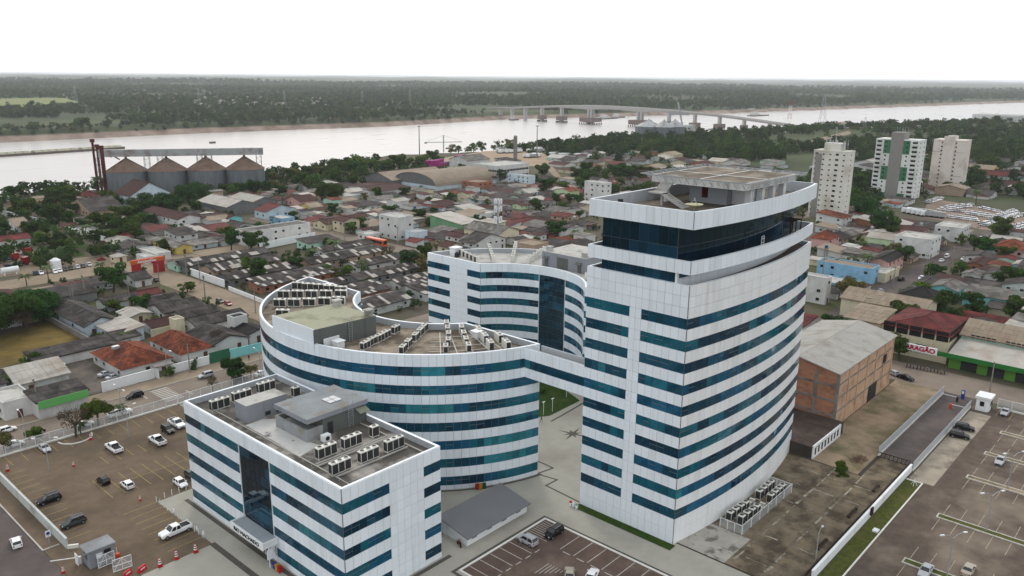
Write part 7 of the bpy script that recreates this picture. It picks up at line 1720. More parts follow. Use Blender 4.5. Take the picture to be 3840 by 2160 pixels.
# ================================================================ bridge
BU = 1128.; con_b = M('bridge_concrete', (.46,.45,.43), rough=.85, var=.08, scale=.05)
bg_ = thing('river_bridge', 'long grey concrete road bridge with pier fenders crossing the river', 'bridge')
def deckz(v): 
    return interp([(440,-.5),(477,1.2),(540,7),(596,11.6),(670,15.6),(742,18.0),(800,18.9),(842,18.8),(910,16.6),(985,12.4),(1050,8.6),(1100,6.0)], v)
vs = [455+20*i for i in range(32)]
mb = MB()
for a, b in zip(vs, vs[1:]):
    za, zb = deckz(a), deckz(b); hz = lambda v: 3.2+4.5*max(0,1-abs(v-930)/16) if abs(v-930) < 16 else 3.2
    def dep(v): return 2.6+ 4.2*sum(max(0,1-abs(v-c)/70) for c in (742,842))
    mb.add([(BU-6,a,za),(BU+6,a,za),(BU+6,b,zb),(BU-6,b,zb),(BU-3.5,a,za-dep(a)),(BU+3.5,a,za-dep(a)),(BU+3.5,b,zb-dep(b)),(BU-3.5,b,zb-dep(b))],[(0,1,2,3),(7,6,5,4),(0,3,7,4),(1,5,6,2)])
mb.build('deck', con_b, bg_)
mb = MB()
for a, b in zip(vs, vs[1:]):
    for x in (BU-5.9,BU+5.9): mb.beam((x,a,deckz(a)+.6),(x,b,deckz(b)+.6),.3,1.1)
mb.build('rail', con_b, bg_)
mb = MB()
for v in range(500,1060,36): mb.tube((BU+5.5,v,deckz(v)),(BU+5.5,v,deckz(v)+8),.14,.1,5)
mb.build('lamp_column', metal_grey, bg_)
for v, w, fend in ((520,4,0),(560,4,8),(600,4,12),(642,4,12),(688,5,14),(742,9,25),(842,9,25),(905,5,13),(950,5,11),(990,4,0),(1022,4,0),(1052,4,0)):
    z = deckz(v)-2.4; gz_ = ground_z(BU,v); mb = MB()
    for x in (-2.6,2.6):
        for y in ((-w*.35,w*.35) if w > 7 else (0,)): mb.box(BU+x-1.2,v+y-1.5,max(gz_,-17),BU+x+1.2,v+y+1.5,z)
    p_ = mb.build('pier', con_b, bg_)
    if fend:
        mb = MB(); mb.box(BU-fend*.55,v-fend*.55,-8,BU+fend*.55,v+fend*.55,-1.0)
        for i in range(5):
            for s in (-1,1): mb.beam((BU-fend*.5+fend*.25*i,v+s*fend*.55,-17),(BU-fend*.5+fend*.25*i,v+s*fend*.55,-9),1.4)
        mb.build('fender', M('fender_concrete', (.22,.18,.16), var=.15), p_)
# ================================================================ boats
barge_m = M('barge_cover', (.35,.34,.26), rough=.8, var=.15, scale=.1); hull_m = M('barge_hull', (.16,.13,.11), var=.2)
for i in range(3):
    f0, f1 = i/3, (i+1)/3; a = (230+136*f0, 882+12*f0); b = (230+136*f1-1.5, 882+12*f1)
    t = thing('river_barge', 'flat covered grain barge on the river, %s from the left of the tow' % ORD[i], 'barge', (a[0],a[1],-12), math.atan2(b[1]-a[1],b[0]-a[0]), 'barges of the tow'); L = math.dist(a,b)
    mb = MB(); mb.add([(0,-7,0),(L,-7,0),(L,7,0),(0,7,0),(-1.0,-7,2.2),(L+1.0,-7,2.2),(L+1.0,7,2.2),(-1.0,7,2.2)],CUBEF); mb.build('hull', hull_m, t)
    for k in range(6): mb = MB(); x0, x1 = 1+(L-2)*k/6, 1+(L-2)*(k+1)/6-.5; mb.add([(x0,-6,2.2),(x1,-6,2.2),(x1,6,2.2),(x0,6,2.2),(x0+.3,-3,3.6),(x1-.3,-3,3.6),(x1-.3,3,3.6),(x0+.3,3,3.6)],CUBEF); mb.build('hatch_cover', barge_m, t)
def boat(lb, u, v, L, w, rz, cab=True):
    t = thing('river_boat', lb, 'boat', (u,v,-12), rz, 'boats on the river'); mb = MB(); mb.prism([(-L/2,-w/2),(L*.3,-w/2),(L/2,0),(L*.3,w/2),(-L/2,w/2)],-.3,1.8); mb.build('hull', hull_m, t)
    if cab: mb = MB(); mb.box(-L*.42,-w*.35,1.8,-L*.1,w*.35,5.5); mb.box(-L*.36,-w*.25,5.5,-L*.18,w*.25,8); mb.build('cabin', WALL['white'], t)
boat('small dark boat alone in the middle of the river',469,894,8,4,.3,False); 
for lb,x,y,L,w,rz in (('white push boat with barge right of the bridge',1930,192,75,15,-.1),('moored tug at the far bank by the main piers',960,205,40,12,0),('moored barge at the far bank under the bridge',890,212,60,14,0),('long moored barge at the far bank right of the bridge',1920,163,110,16,-.1),('moored barge with shed at the far bank',1470,172,70,16,-.1),('small white boat below the bridge start',240,222,24,8,0),('moored boats far along the right bank',2030,140,60,12,-.1)):
    u, v = at('m',x,y,-12); boat(lb,u,v,L,w,rz)
for i, x in enumerate((1000,1150,1300,1420)): u, v = at('l',x,48-6*i*.8,-12); boat('moored vessel along the far right bank, %s from the left' % ORD[i],u,v,90,16,-.1)
# ================================================================ masts, poles and lines
def lattice(lb, u, v, h, w0, w1, cols, name='lattice_mast', extra=None, z=0):
    t = thing(name, lb, 'mast', (u,v,z)); n = max(4,int(h/ (w0*1.3)))
    mb = [MB() for _ in cols]
    for i in range(n):
        m_ = mb[i % len(cols)]; z0, z1 = h*i/n, h*(i+1)/n; a, b = w0+(w1-w0)*i/n, w0+(w1-w0)*(i+1)/n; c = [(-1,-1),(1,-1),(1,1),(-1,1)]; th = max(.1,w0*.03)
        for k in range(4):
            p, q = c[k], c[(k+1) % 4]; m_.beam((p[0]*a/2,p[1]*a/2,z0),(p[0]*b/2,p[1]*b/2,z1),th); m_.beam((p[0]*a/2,p[1]*a/2,z0),(q[0]*b/2,q[1]*b/2,z1),th*.6)
    for m_, c in zip(mb, cols): m_.build('frame', c, t)
    return t
u, v = at('k',860,1375); t = thing('mobile_mast', 'grey monopole mobile mast with two rings of antenna panels', 'mast', (u,v,0)); mb = MB(); mb.tube((0,0,0),(0,0,19),.5,.35,10); mb.build('pole', metal_grey, t)
for z in (10.5,14.5,17.5):
    mb = MB(); 
    for k in range(9): a = 6.28*k/9; mb.box(1.4*math.cos(a)-.18,1.4*math.sin(a)-.18,z,1.4*math.cos(a)+.18,1.4*math.sin(a)+.18,z+1.9); mb.beam((0,0,z+.9),(1.4*math.cos(a),1.4*math.sin(a),z+.9),.1)
    mb.build('antenna_ring', metal_white, t)
rw = [M('mast_red', (.35,.06,.05)), metal_white]
u, v = at('l',395,190); lattice('red and white lattice mast at the bridge head',u,v,52,7,2,rw,z=ground_z(u,v)); u, v = at('l',695,250); lattice('grey lattice pylon right of the bridge',u,v,46,9,2,[metal_grey],z=ground_z(u,v)); u, v = at('l',1090,290); lattice('small grey pylon over the wooded slope',u,v,20,4,1.2,[metal_grey],z=ground_z(u,v))
for i, (x,y,h) in enumerate(((385,190,38),(1005,200,36),(1435,210,34),(1825,205,34),(2065,200,36))): u, v = at('o',x,y,0); lattice('far power pylon beyond the river, %s from the left' % ORD[i],u,v,h,6,1.6,[metal_grey],'power_pylon',z=ground_z(u,v))
for lb,k,x,y,h in (('thin tall light mast behind the barrel warehouse','j',1735,250,26),('thin tall light mast in the truck yard','k',1330,300,26),('concrete chimney mast in the truck yard','k',1070,345,20)):
    u, v = at(k,x,y); t = thing('light_mast', lb, 'mast', (u,v,0)); mb = MB(); mb.tube((0,0,0),(0,0,h),.5 if 'thin' in lb else 1.6,.3 if 'thin' in lb else 1.5,8); mb.build('pole', conc, t); mb = MB(); mb.box(-.9,-.9,h,.9,.9,h+.8); mb.build('lamp_head', metal_grey, t)
u, v = at('k',205,230); t = thing('site_crane', 'low jib crane on the river bank behind the trees', 'crane', (u,v,0)); mb = MB(); mb.beam((0,0,0),(0,0,15),.7); mb.beam((-14,9,9),(14,-9,9),.6); mb.beam((0,0,15),(14,-9,9.2),.15); mb.beam((0,0,15),(-14,9,9.2),.15); mb.box(-14,8,7.8,-12.4,9.6,9); mb.build('jib', metal_grey, t)
PP = []
def pole(lb, u, v, h=8.5):
    t = thing('utility_pole', lb, 'utility pole', (u,v,0), 0, 'utility poles'); mb = MB(); mb.tube((0,0,0),(0,0,h),.16,.11,7); mb.build('shaft', M('pole_concrete', (.27,.25,.22), var=.1), t); mb = MB(); mb.box(-.06,-.9,h-.6,.06,.9,h-.45); mb.build('cross_arm', bark, t); PP.append((u,v,h-.4))
pl = [('a',540,130),('a',650,90),('a',985,150),('a',1548,80),('a',1930,190),('a',290,930),('a',1435,640),('n',820,830),('n',715,890),('n',1545,710),('n',1805,610),('n',1935,670),('n',1985,830),('n',2470,960),('n',1305,420),('j',230,1130),('j',865,1000),('j',1015,1030),('j',1525,1080),('j',1785,1210),('j',1240,960),('k',1105,890),('k',585,910),('k',920,1110),('g',1240,640),('g',1520,530),('g',1740,460),('g',1840,480),('g',1945,260),('g',2250,220),('g',640,560),('f',1830,80)]
pl = sorted([(at(k,x,y), k) for k,x,y in pl], key=lambda q: min((l[1]-q[0][0])**2+(l[2]-q[0][1])**2 for l in LM)); pc_ = {}
for (u,v), k in pl:
    lm = near_lm(u,v)[0]; pc_[lm] = pc_.get(lm,0)+1; pole('concrete utility pole, %s pole to the %s' % ('nearest' if pc_[lm] == 1 else ordn(pc_[lm]-1)+' nearest', lm),u,v,7.6 if k != 'a' else 7.0)
def cable(lb, pts, sag=.5):
    t = thing('power_line', lb, 'cable'); mb = MB()
    for off in (-.7,0,.7):
        for (x0,y0,z0),(x1,y1,z1) in zip(pts, pts[1:]):
            pr_ = None
            for j in range(7):
                f = j/6; q = (x0+(x1-x0)*f, y0+(y1-y0)*f+off, z0+(z1-z0)*f-sag*4*f*(1-f))
                if pr_: mb.tube(pr_, q, .022, .022, 4, cap=False)
                pr_ = q
    mb.build('wire', dark_metal, t)
cable('overhead wires along the main street footway', [(20,172.4,7.3),(56,172.0,7.3),(86,172,7.3),(120,172,7.3)])
cable('overhead wires along the dust street', [(123.5,180,8),(123.5,215,8),(123.5,250,8),(123.5,285,8)]); cable('overhead wires along the right street', [(205,83.6,8),(245,83.6,8),(290,83.6,8),(340,83.6,8),(390,83.6,8)])
# ================================================================ containers, lorries, car lot
mag = M('container_magenta', (.36,.05,.22), rough=.6, var=.1); cred = M('container_red', (.30,.06,.05), rough=.6, var=.1); cblue = M('container_blue', (.08,.11,.2), rough=.6, var=.1)
def container(lb, u, v, z, mat, rz=0):
    t = thing('shipping_container', lb, 'container', (u,v,z), rz, 'containers behind the warehouse'); t.scale = (.75,.9,.9); mb = MB(); mb.box(-6,-1.2,0,6,1.2,2.6); mb.build('shell', mat, t); mb = MB()
    for i in range(24): mb.box(-5.9+.5*i,-1.26,.1,-5.7+.5*i,-1.2,2.5)
    mb.build('ribs', mat, t)
cu, cv2 = at('k',70,405)
for i, (du,dv,z,m_) in enumerate(((0,0,0,mag),(13,0,0,mag),(0,3,2.6,mag),(4,0,2.6,mag),(26,4,0,cblue),(14,4,2.6,mag),(2,3,0,mag))): container('%s container in the stack behind the barrel warehouse, %s piece from left' % ('blue' if m_ is cblue else 'magenta', ORD[i]),cu+du*.72,cv2+dv,z*.9,m_)
for i, (x,y,m_) in enumerate(((390,300,mag),(415,290,mag),(385,395,cred),(725,405,cred))): u, v = at('k',x,y); container(['magenta container alone on the bare slope','second magenta container on the bare slope','dull red container below the bare slope','red container beside the white office building'][i],u,v,0,m_)
sheet('truck_yard', [at('k',*p) for p in ((180,300),(700,215),(1300,190),(1440,260),(1500,370),(1340,400),(780,350),(300,420),(180,400))], .0, M('bare_sand', (.34,.26,.18), var=.12, scale=.05))
H3('k',(450,290),(500,330),(720,300),9,'gu','fibl','white','white depot with grey roof on the bare slope',win=False,name='depot',cat='building'); H3('k',(440,370),(460,385),(740,370),5,'flat','con','white','low white depot wing below the grey roofed depot',dv=12,name='depot',cat='building')
LR = random.Random(9)
def lorry(lb, u, v, rz):
    t = thing('parked_lorry', lb, 'lorry', (u,v,0), rz, 'lorries in the truck yard'); t.scale = (.85,)*3; mb = MB(); mb.box(-7,-1.25,1.0,3.4,1.25,3.6); mb.build('trailer', metal_white if LR.random() < .7 else metal_grey, t); mb = MB(); mb.box(3.8,-1.2,.7,6.2,1.2,3.1); mb.build('cab', white_paint, t)
    for x in (-6,-5,4.6): mb = MB(); mb.tube((x,-1.3,.5),(x,1.3,.5),.5,.5,10); mb.build('wheel', tyre, t)
LP_ = []
for i in range(34):
    if i < 18: x, y = 905+24*(i % 9)+LR.uniform(-4,4), 235-(i//9)*26+LR.uniform(-4,4)
    elif i < 28: x, y = 1120+28*(i-18)+LR.uniform(-4,4), 215+LR.uniform(-12,12)
    else: x, y = 1225+20*(i-28), 285+LR.uniform(-6,14)
    LP_.append((x,y))
for i, (x,y) in enumerate(sorted(LP_)): u, v = at('k',x,y); lorry('pale lorry in the riverside truck yard, %s from the left' % ordn(i),u,v,LR.uniform(-.15,.15))
for i, (x,y) in enumerate(((1520,270),(1640,280),(1730,280),(1830,285),(1930,270),(1990,300))): u, v = at('k',x,y); lorry('white lorry or cabin at the wooded bank, %s from the left' % ORD[i],u,v,LR.uniform(-.3,.3))
sheet('dealer_lot', [at('l',*p) for p in ((1670,960),(1800,915),(2120,970),(2600,1080),(2600,1230),(2180,1190),(1900,1120),(1640,1080))], .02, M('lot_earth', (.27,.21,.165), var=.15, scale=.1, dirt=(.2,.16,.13)))
smallcar = MB(); loft(smallcar, [(-2.2,.8,.3,.9,.75),(-2.0,.9,.25,1.0,.85),(.9,.9,.25,1.0,.85),(1.8,.88,.25,.85,.7),(2.2,.75,.35,.7,.55)]); smallcar.add(cabin(-1.9,1.0,-1.5,.3,.98,1.5,.8,.66),CUBEF,1); smallcar.add(cabin(-1.5,.3,-1.4,.2,1.5,1.53,.67,.6),CUBEF,0)
for x in (-1.4,1.4): smallcar.tube((x,-.9,.32),(x,.9,.32),.32,.32,10,2)
sc_me = smallcar.mesh('small_car', [paint('white'), cglass, tyre]); sc_me2 = smallcar.mesh('small_car', [paint('silver'), cglass, tyre])
RK = [((1680,945),(1790,915),9),((1700,930),(1800,900),7),((1800,1010),(2060,980),16),((1830,990),(2080,965),14),((1880,1020),(2000,1030),7),((2060,1050),(2250,1080),13),((2060,1030),(2240,1060),12),((2180,995),(2330,1030),10),((1890,1085),(2120,1115),15),((1900,1070),(2110,1095),14),((2260,1100),(2500,1040),14),((2280,1080),(2480,1020),13),((2180,1140),(2400,1110),13),((2200,1160),(2420,1120),12),((2300,1130),(2440,1090),9),((2420,1180),(2600,1140),9),((2430,1200),(2600,1170),8),((2440,1090),(2600,1050),7)]
n_ = 0
for ri, (a, b, n) in enumerate(RK):
    for i in range(n):
        f = i/(n-1); u, v = at('l',a[0]+(b[0]-a[0])*f,a[1]+(b[1]-a[1])*f); o = obj('parked_car', sc_me if LR.random() < .86 else sc_me2, None, (u+LR.uniform(-.4,.4),v,.02), math.radians(90 if LR.random() < .5 else -90)+LR.uniform(-.1,.1)); o.scale = (.82,.8,.8); tag(o, 'small pale car in the %s row of the dealer lot, %s from its left' % (ordn(ri), ordn(i)), 'car', 'pale cars in the dealer lot')
for i in range(5): u, v = at('l',1540+45*i,1045+8*i); lorry('white box lorry at the dealer lot wall, %s from the left' % ORD[i],u,v,math.radians(90))
# gas yard parked row
for i, (x,c) in enumerate(((345,'navy'),(400,'white'),(535,'white'),(580,'white'),(632,'black'),(688,'black'),(750,'silver'),(805,'navy'),(865,'silver'))):
    u, v = at('n',x,600-i*11.5 if i > 1 else 592-4*i); car('hatch',c,u,v,-100,'%s car, %s from the left in the row outside the gas yard' % (c,ORD[i]),'cars outside the gas yard')
u, v = at('n',980,455); car('hatch','red',u,v,0,'red car inside the gas yard entrance')
u, v = at('n',545,540); t = thing('gas_tank', 'white upright tank behind the parked row', 'tank', (u,v,0)); mb = MB(); mb.tube((0,0,0),(0,0,3.2),1.7,1.7,16); mb.tube((0,0,3.2),(0,0,4.0),1.7,.5,16); mb.build('shell', white_paint, t)
u, v = at('n',100,590); t = thing('gas_tank', 'white lying tank at the left edge by the parked row', 'tank', (u,v,0)); mb = MB(); mb.tube((-2.6,0,1.6),(2.6,0,1.6),1.0,1.0,14); mb.box(-2,-.6,0,-1.6,.6,.9); mb.box(1.6,-.6,0,2,.6,.9); mb.build('shell', white_paint, t)
for i, (x,y,c) in enumerate(((60,470,'red'),(165,510,'red'),(180,420,'red'))):
    u, v = at('n',x,y); t = thing('flatbed_truck', 'red flatbed truck in the gas yard, %s from the left' % ORD[i], 'truck', (u,v,0), .2); mb = MB(); mb.box(-4,-1.2,.8,2,1.2,1.2); mb.build('bed', paint('navy'), t); mb = MB(); mb.box(2.1,-1.2,.6,4.2,1.2,2.8); mb.build('cab', paint(c), t)
    for xx in (-3,3): mb = MB(); mb.tube((xx,-1.2,.5),(xx,1.2,.5),.5,.5,10); mb.build('wheel', tyre, t)
sheet('gas_yard', [at('n',*p) for p in ((-200,380),(240,340),(560,450),(1060,400),(1210,460),(900,520),(-200,640))], .01, dust)
sheet('gas_lawn', [at('n',*p) for p in ((420,330),(640,300),(830,400),(560,440))], .03, lawn_m); sheet('gas_lawn', [at('n',*p) for p in ((480,230),(700,250),(1050,370),(900,390),(700,310))], .03, lawn_m)
wall('long white wall behind the trees of the gas yard', at('n',20,20), at('n',430,110), 2.4, .3, white_paint); wall('long white wall running on to the red gate', at('n',640,180), at('n',1230,340), 2.4, .3, white_paint)
wall('white panelled wall along the dust street', at('n',1845,600), at('n',2170,715), 2.4, .25, white_paint, piers=3); wall('low white wall farther along the dust street', at('n',2210,740), at('n',2576,885), 1.2, .2, white_paint)
sheet('red_earth', [at('i',*p) for p in ((80,660),(500,640),(860,640),(870,690),(640,720),(300,740),(100,720))], .0, M('red_earth', (.30,.13,.07), var=.15, scale=.1))
# parked cars inside the barracks yard
for i, (x,y) in enumerate(sorted(((760,1190),(800,1210),(835,1225),(870,1205),(310,1270),(370,1295),(320,1310),(780,1130)))): u, v = at('j',x,y); car('hatch','white',u,v,-60,'white car in the barracks yards, %s from the left' % ORD[i],'cars in the barracks yards')

# ================================================================ people
def person(lb, u, v, rz, shirt, trouser, walk=.18):
    me = bpy.data.meshes.new('person'); 
    V = [(0,0,.95),(0,0,1.15),(0,0,1.4),(0,0,1.5),(.02,0,1.58),(.02,0,1.70),(-.0,.1,.9),(walk,.1,.5),(walk*1.3-.05,.1,.08),(walk*1.3+.14,.1,.04),(0,-.1,.9),(-walk*.6,-.1,.5),(-walk*1.8,-.1,.1),(-walk*1.8+.18,-.1,.04),(0,.2,1.4),(-walk*.4,.25,1.12),(walk*.3,.24,.88),(walk*.35,.24,.8),(0,-.2,1.4),(walk*.4,-.25,1.12),(walk*.9,-.24,.9),(walk*.95,-.24,.82)]
    E = [(0,1),(1,2),(2,3),(3,4),(4,5),(0,6),(6,7),(7,8),(8,9),(0,10),(10,11),(11,12),(12,13),(2,14),(14,15),(15,16),(16,17),(2,18),(18,19),(19,20),(20,21)]
    Rr = [.15,.14,.15,.07,.085,.09,.1,.075,.05,.04,.1,.075,.05,.04,.07,.05,.04,.035,.07,.05,.04,.035]
    me.from_pydata(V,E,[]); o = bpy.data.objects.new('person', me); COL.objects.link(o); md = o.modifiers.new('skin','SKIN'); 
    for i, r_ in enumerate(Rr): me.skin_vertices[0].data[i].radius = (r_,r_)
    me.skin_vertices[0].data[0].use_root = True; sb = o.modifiers.new('sub','SUBSURF'); sb.levels = 1; sb.render_levels = 1
    bpy.context.view_layer.update(); m2 = bpy.data.meshes.new_from_object(o.evaluated_get(bpy.context.evaluated_depsgraph_get())); bpy.data.objects.remove(o)
    m2.materials.clear()
    for m_ in (M('skin_tone',(.25,.14,.09)),shirt,trouser,M('hair_dark',(.015,.012,.01)),plastic): m2.materials.append(m_)
    for p in m2.polygons:
        c = p.center; p.material_index = 4 if c.z < .1 else 2 if c.z < .95 and abs(c.y) < .22 else 1 if .95 <= c.z < 1.45 and not (abs(c.y) > .2 and c.z < 1.1) else 3 if c.z > 1.68 or (c.z > 1.6 and c.x < -.03) else 0
        p.use_smooth = True
    o = obj('person', m2, None, (u,v,.01), rz); o.scale = (.82,)*3; tag(o, lb, 'person')
person('person in dark clothes walking across the courtyard paving', 113.2,94.2,-1.2,M('cloth_black',(.015,.015,.018)),M('cloth_black2',(.02,.02,.022)))
person('person in a pale shirt standing beside the silver SUV', 78.0,68.4,.5,M('cloth_pale',(.45,.45,.43)),M('cloth_grey',(.2,.2,.2)),.03)
u, v = at('a',1880,545); person('person in dark clothes on the footway by the pale blue wall',u,v,1.,M('cloth_black',(.015,.015,.018)),M('cloth_blue',(.04,.06,.12)))
u, v = at('n',2060,1100); 

# ================================================================ woods (uncountable): instanced crowns
src = bpy.data.collections.new('wood_sources')
WOODM = [M('wood_dark', (.058,.098,.036), rough=.9, var=.3, scale=.05, obj=.2, hue=.02, trans=.35, spec=.05), M('wood_mid', (.085,.135,.042), rough=.9, var=.3, scale=.05, obj=.2, hue=.02, trans=.35, spec=.05), M('wood_dry', (.12,.13,.05), rough=.9, var=.3, scale=.05, obj=.2, hue=.02, trans=.35, spec=.05)]
for i, (R,h,n,sz,mt) in enumerate(((4.6,10,150,2.0,0),(4.0,9,140,1.9,1),(5.4,12,170,2.2,0),(3.6,8,120,1.8,2),(5.0,14,150,2.0,1),(3.0,7,110,1.7,0))):
    me = crown(60+i, R, h*.8, h*.14, n, sz, 10, mt); me.materials[0] = WOODM[mt]; o = bpy.data.objects.new('wood_crown_%d' % i, me); src.objects.link(o)
def scatter(name, label, pts):
    me = bpy.data.meshes.new(name); me.from_pydata([p[:3] for p in pts],[],[])
    a = me.attributes.new('sc','FLOAT','POINT'); a.data.foreach_set('value',[p[3] for p in pts])
    a = me.attributes.new('rz','FLOAT','POINT'); a.data.foreach_set('value',[p[4] for p in pts])
    a = me.attributes.new('ix','INT','POINT'); a.data.foreach_set('value',[p[5] for p in pts])
    o = obj(name, me); o['kind'] = 'stuff'; o['label'] = label
    ng = bpy.data.node_groups.new(name,'GeometryNodeTree'); ng.interface.new_socket('Geometry',in_out='INPUT',socket_type='NodeSocketGeometry'); ng.interface.new_socket('Geometry',in_out='OUTPUT',socket_type='NodeSocketGeometry')
    N = ng.nodes; L = ng.links; gi = N.new('NodeGroupInput'); go = N.new('NodeGroupOutput'); ip = N.new('GeometryNodeInstanceOnPoints'); ci = N.new('GeometryNodeCollectionInfo'); ci.inputs[0].default_value = src; ci.inputs['Separate Children'].default_value = True; ci.inputs['Reset Children'].default_value = True
    def att(nm, ty):
        q = N.new('GeometryNodeInputNamedAttribute'); q.data_type = ty; q.inputs[0].default_value = nm; return [s for s in q.outputs if s.enabled][0]
    cx = N.new('ShaderNodeCombineXYZ'); L.new(att('rz','FLOAT'),cx.inputs[2])
    L.new(gi.outputs[0],ip.inputs['Points']); L.new(ci.outputs[0],ip.inputs['Instance']); ip.inputs['Pick Instance'].default_value = True; L.new(att('ix','INT'),ip.inputs['Instance Index']); L.new(cx.outputs[0],ip.inputs['Rotation']); L.new(att('sc','FLOAT'),ip.inputs['Scale']); L.new(ip.outputs[0],go.inputs[0])
    md = o.modifiers.new('scatter','NODES'); md.node_group = ng; return o
FR = random.Random(23); YARDS = [at('k',*p) for p in ((1500,380),(1600,470),(1560,430),(1700,620),(1640,560),(1860,520),(1930,600),(1960,700))]
def fnoise(u, v): return math.sin(u*.011+.7*math.sin(v*.013))+math.cos(v*.017+.9*math.sin(u*.008+1))+.6*math.sin(u*.031+v*.027)
ff0, ff1 = at('o',-60,200,3), at('o',420,185,3); ff2 = at('o',330,158,3)
far_pts = []; clearing = [at('o',100,175),at('o',330,195)]
for _ in range(56000):
    th = math.radians(FR.uniform(-37,37)); a = hv-th
    r = 1000*(FR.random()**1.25*5.2+.9)
    u, v = r*math.cos(a), r*math.sin(a); f = interp(SEG_FAR,u)
    if v < f+9: continue
    nn = fnoise(u*.6,v*.6)
    if nn > 1.0+.5*math.sin(u*.0021+v*.0033): continue
    dx, dy = u-clearing[0][0], v-clearing[0][1]
    a_x, a_y = ff1[0]-ff0[0], ff1[1]-ff0[1]; b_x, b_y = ff2[0]-ff1[0], ff2[1]-ff1[1]; dd = a_x*b_y-a_y*b_x; px_, py_ = u-ff0[0], v-ff0[1]; s1, s2 = (px_*b_y-py_*b_x)/dd, (a_x*py_-a_y*px_)/dd
    if -.02 < s1 < 1.0 and -.02 < s2 < 1.02+.1*math.sin(u*.03): continue
    s = FR.uniform(.45,1.25)*(1+max(0,(r-1500)/4200)); far_pts.append((u,v,ground_z(u,v)-.6*s,s,FR.uniform(0,6.28),FR.choices(range(6),[4,3,3,1.2,2,3])[0]))
scatter('forest', 'hazy green forest covering the far bank to the horizon', far_pts)
mb = MB(); ff0, ff1 = at('o',-60,200,3), at('o',420,185,3); ff2 = at('o',330,158,3)
for i in range(24):
    for j in range(8):
        def fp(i, j):
            s, q = i/24, j/8; u = ff0[0]+(ff1[0]-ff0[0])*s+(ff2[0]-ff1[0])*q*1.1; v = ff0[1]+(ff1[1]-ff0[1])*s+(ff2[1]-ff1[1])*q*1.1; return (u,v,ground_z(u,v)+.7)
        mb.add([fp(i,j),fp(i+1,j),fp(i+1,j+1),fp(i,j+1)],[(0,1,2,3)])
struct('far_field', mb, M('pasture', (.20,.22,.07), var=.2, scale=.02, dirt=(.13,.16,.05), dscale=.02))
hs = []
for fx in sorted(FR.uniform(800,1750) for _ in range(60)):
    u, v = at('o',fx,FR.uniform(165,205)); f = interp(SEG_FAR,u)
    if v > f+60:
        z = ground_z(u,v); o = None
        nm = ordn(len(hs)); t = thing('far_house','pale roofed house in the far bank village, %s from the left' % nm,'house',(u,v,z),FR.uniform(0,1.5),'far bank village'); mb = MB(); a_, b_ = FR.uniform(5,11), FR.uniform(4,7); mb.box(-a_,-b_,-3,a_,b_,4); mb.build('wall', WALL['white'], t); mb = MB(); mb.slab([(-a_-1,-b_-1,4),(a_+1,-b_-1,4),(a_+1,0,6.5),(-a_-1,0,6.5)],.3); mb.slab([(-a_-1,0,6.5),(a_+1,0,6.5),(a_+1,b_+1,4),(-a_-1,b_+1,4)],.3); mb.build('roof', FR.choice([ROOF['wht'],ROOF['fibl'],ROOF['tan']]), t); hs.append(1)
near_pts = []
YARDS += [at('l',*p) for p in ((360,400),(480,380),(600,360),(720,330),(850,305),(950,285),(230,330),(330,330))]
sheet('approach_road', [at('l',*p,.3) for p in ((340,410),(600,365),(780,315),(950,275),(975,300),(800,340),(620,390),(360,425))], .3, dust)
for i, (x,y) in enumerate(((700,250),(790,250),(880,248))):
    u, v = at('l',x,y); house(u,u+26,v,v+16,6,'gu','tan','white','pale %s shed by the bridge head, %s from the left' % (('blue roofed','long','low')[i],ORD[i]),cat='shed',name='shed',win=False)
u, v = at('l',2150,180); house(u,u+50,v-60,v+10,12,'flat','con','white','large white building on the wooded hill at far right',cat='building',name='hill_building',storeys=2)
def road_clear(u,v): return BU-14 < u < BU+14
for _ in range(34000):
    th = math.radians(FR.uniform(-38,38)); a = hv-th; r = FR.uniform(380,2600)**1.0; r = 380+(2300)*FR.random()**1.5
    u, v = r*math.cos(a), r*math.sin(a); n = interp(SEG_NEAR,u)
    if v > n+4 or u < 372: continue
    if not free(u-2,u+2,v-2,v+2): continue
    if LOT[0]-5 < u < LOT[1]+20 and LOT[2]-10 < v < LOT[3]+6: continue
    if 199 < u < 480 and 72 < v < 86: continue
    if 84 < v < 150 and u < 470: continue
    if v < 84 and u < 600 and FR.random() < .85: continue
    w = sm(430,640,u)
    if FR.random() > .10+.9*w: continue
    if any((u-x)**2+(v-y)**2 < 30**2 for x,y in YARDS): continue
    if 395 < u < 530 and v > 350: continue
    if fnoise(u*1.3,v*1.3) > (.75 if u < 820 and v > 200 else 1.35): continue
    s = FR.uniform(.4,1.1); near_pts.append((u,v,ground_z(u,v)-.5,s,FR.uniform(0,6.28),FR.choices(range(6),[4,3,3,1.3,1.5,3])[0]))
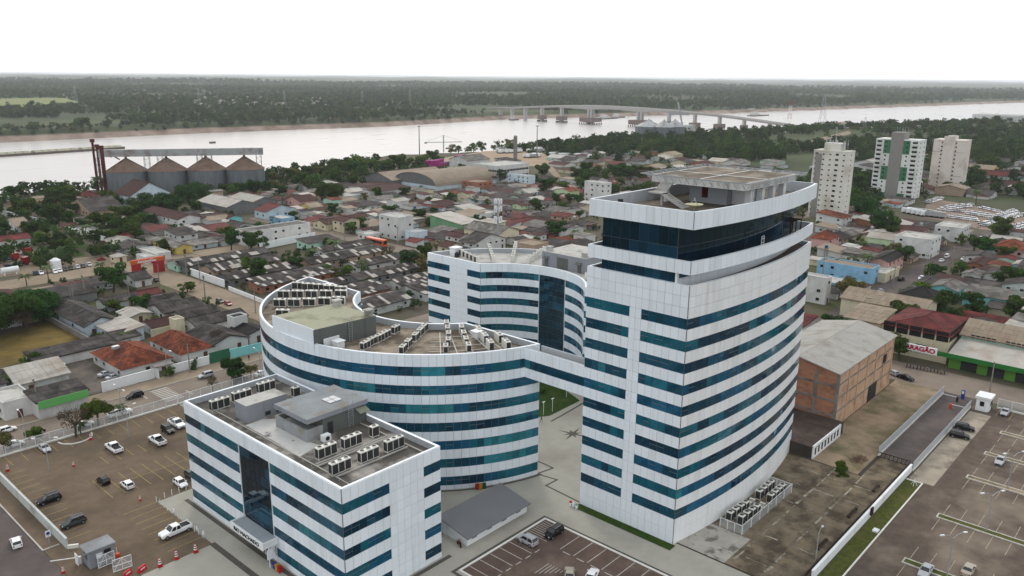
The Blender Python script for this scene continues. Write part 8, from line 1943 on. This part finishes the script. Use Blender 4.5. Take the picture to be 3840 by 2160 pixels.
for _ in range(1500):    # wooded river bank left of the truck yard
    u = FR.uniform(60,1900); n = interp(SEG_NEAR,u); v = n+FR.uniform(-16,14)
    if 395 < u < 545 or not free(u-2,u+2,v-2,v+2): continue
    if u < 300 and FR.random() < .2: continue
    s = FR.uniform(.45,.85) if u < 400 else FR.uniform(.6,1.1); near_pts.append((u,v,ground_z(u,v)-.5,s,FR.uniform(0,6.28),FR.choices(range(6),[3,3,2,2,1,3])[0]))
def fill(u0,u1,v0,v1,n,s0,s1):
    for _ in range(n):
        u, v = FR.uniform(u0,u1), FR.uniform(v0,v1); s = FR.uniform(s0,s1); m_ = 2.4*s
        if not free(u-m_,u+m_,v-m_,v+m_) or any(a < u < b and c < v < d for a,b,c,d in STREETS) or v > interp(SEG_NEAR,u)-4 or (LOT[0] < u < LOT[1] and LOT[2] < v < LOT[3]) or any((u-x)**2+(v-y)**2 < 12**2 for x,y in YARDS) or (395 < u < 530 and v > 350): continue
        near_pts.append((u,v,ground_z(u,v)-.4*s,s,FR.uniform(0,6.28),FR.choices(range(6),[3,4,2,1.5,1,3])[0]))
fill(60,200,300,480,420,.35,.75); fill(200,400,380,500,420,.4,.8); fill(206,372,86,335,900,.16,.42); fill(123,196,295,372,260,.2,.45); fill(200,420,-60,74,420,.18,.45); fill(372,520,84,330,420,.3,.7); fill(123,192,172,276,260,.16,.38); fill(31,111,198,278,160,.18,.4)
scatter('woods', 'dark green woods along the near bank behind the town', near_pts)
HAZE = 6.3e-5
# ================================================================ haze
mb = MB(); mb.box(-29000,-29000,-19,29000,29000,67.5)
hm = bpy.data.materials.new('haze'); hm.use_nodes = True; t = hm.node_tree
for n in list(t.nodes):
    if n.type != 'OUTPUT_MATERIAL': t.nodes.remove(n)
pv = t.nodes.new('ShaderNodeVolumePrincipled'); pv.inputs['Density'].default_value = HAZE
pv.inputs['Color'].default_value = (.93,.96,1,1); pv.inputs['Anisotropy'].default_value = 0.2
t.links.new(pv.outputs[0], t.nodes['Material Output'].inputs['Volume'])
o = mb.build('haze', hm); o['kind'] = 'stuff'; o['label'] = 'pale smoky haze over the river and far forest'
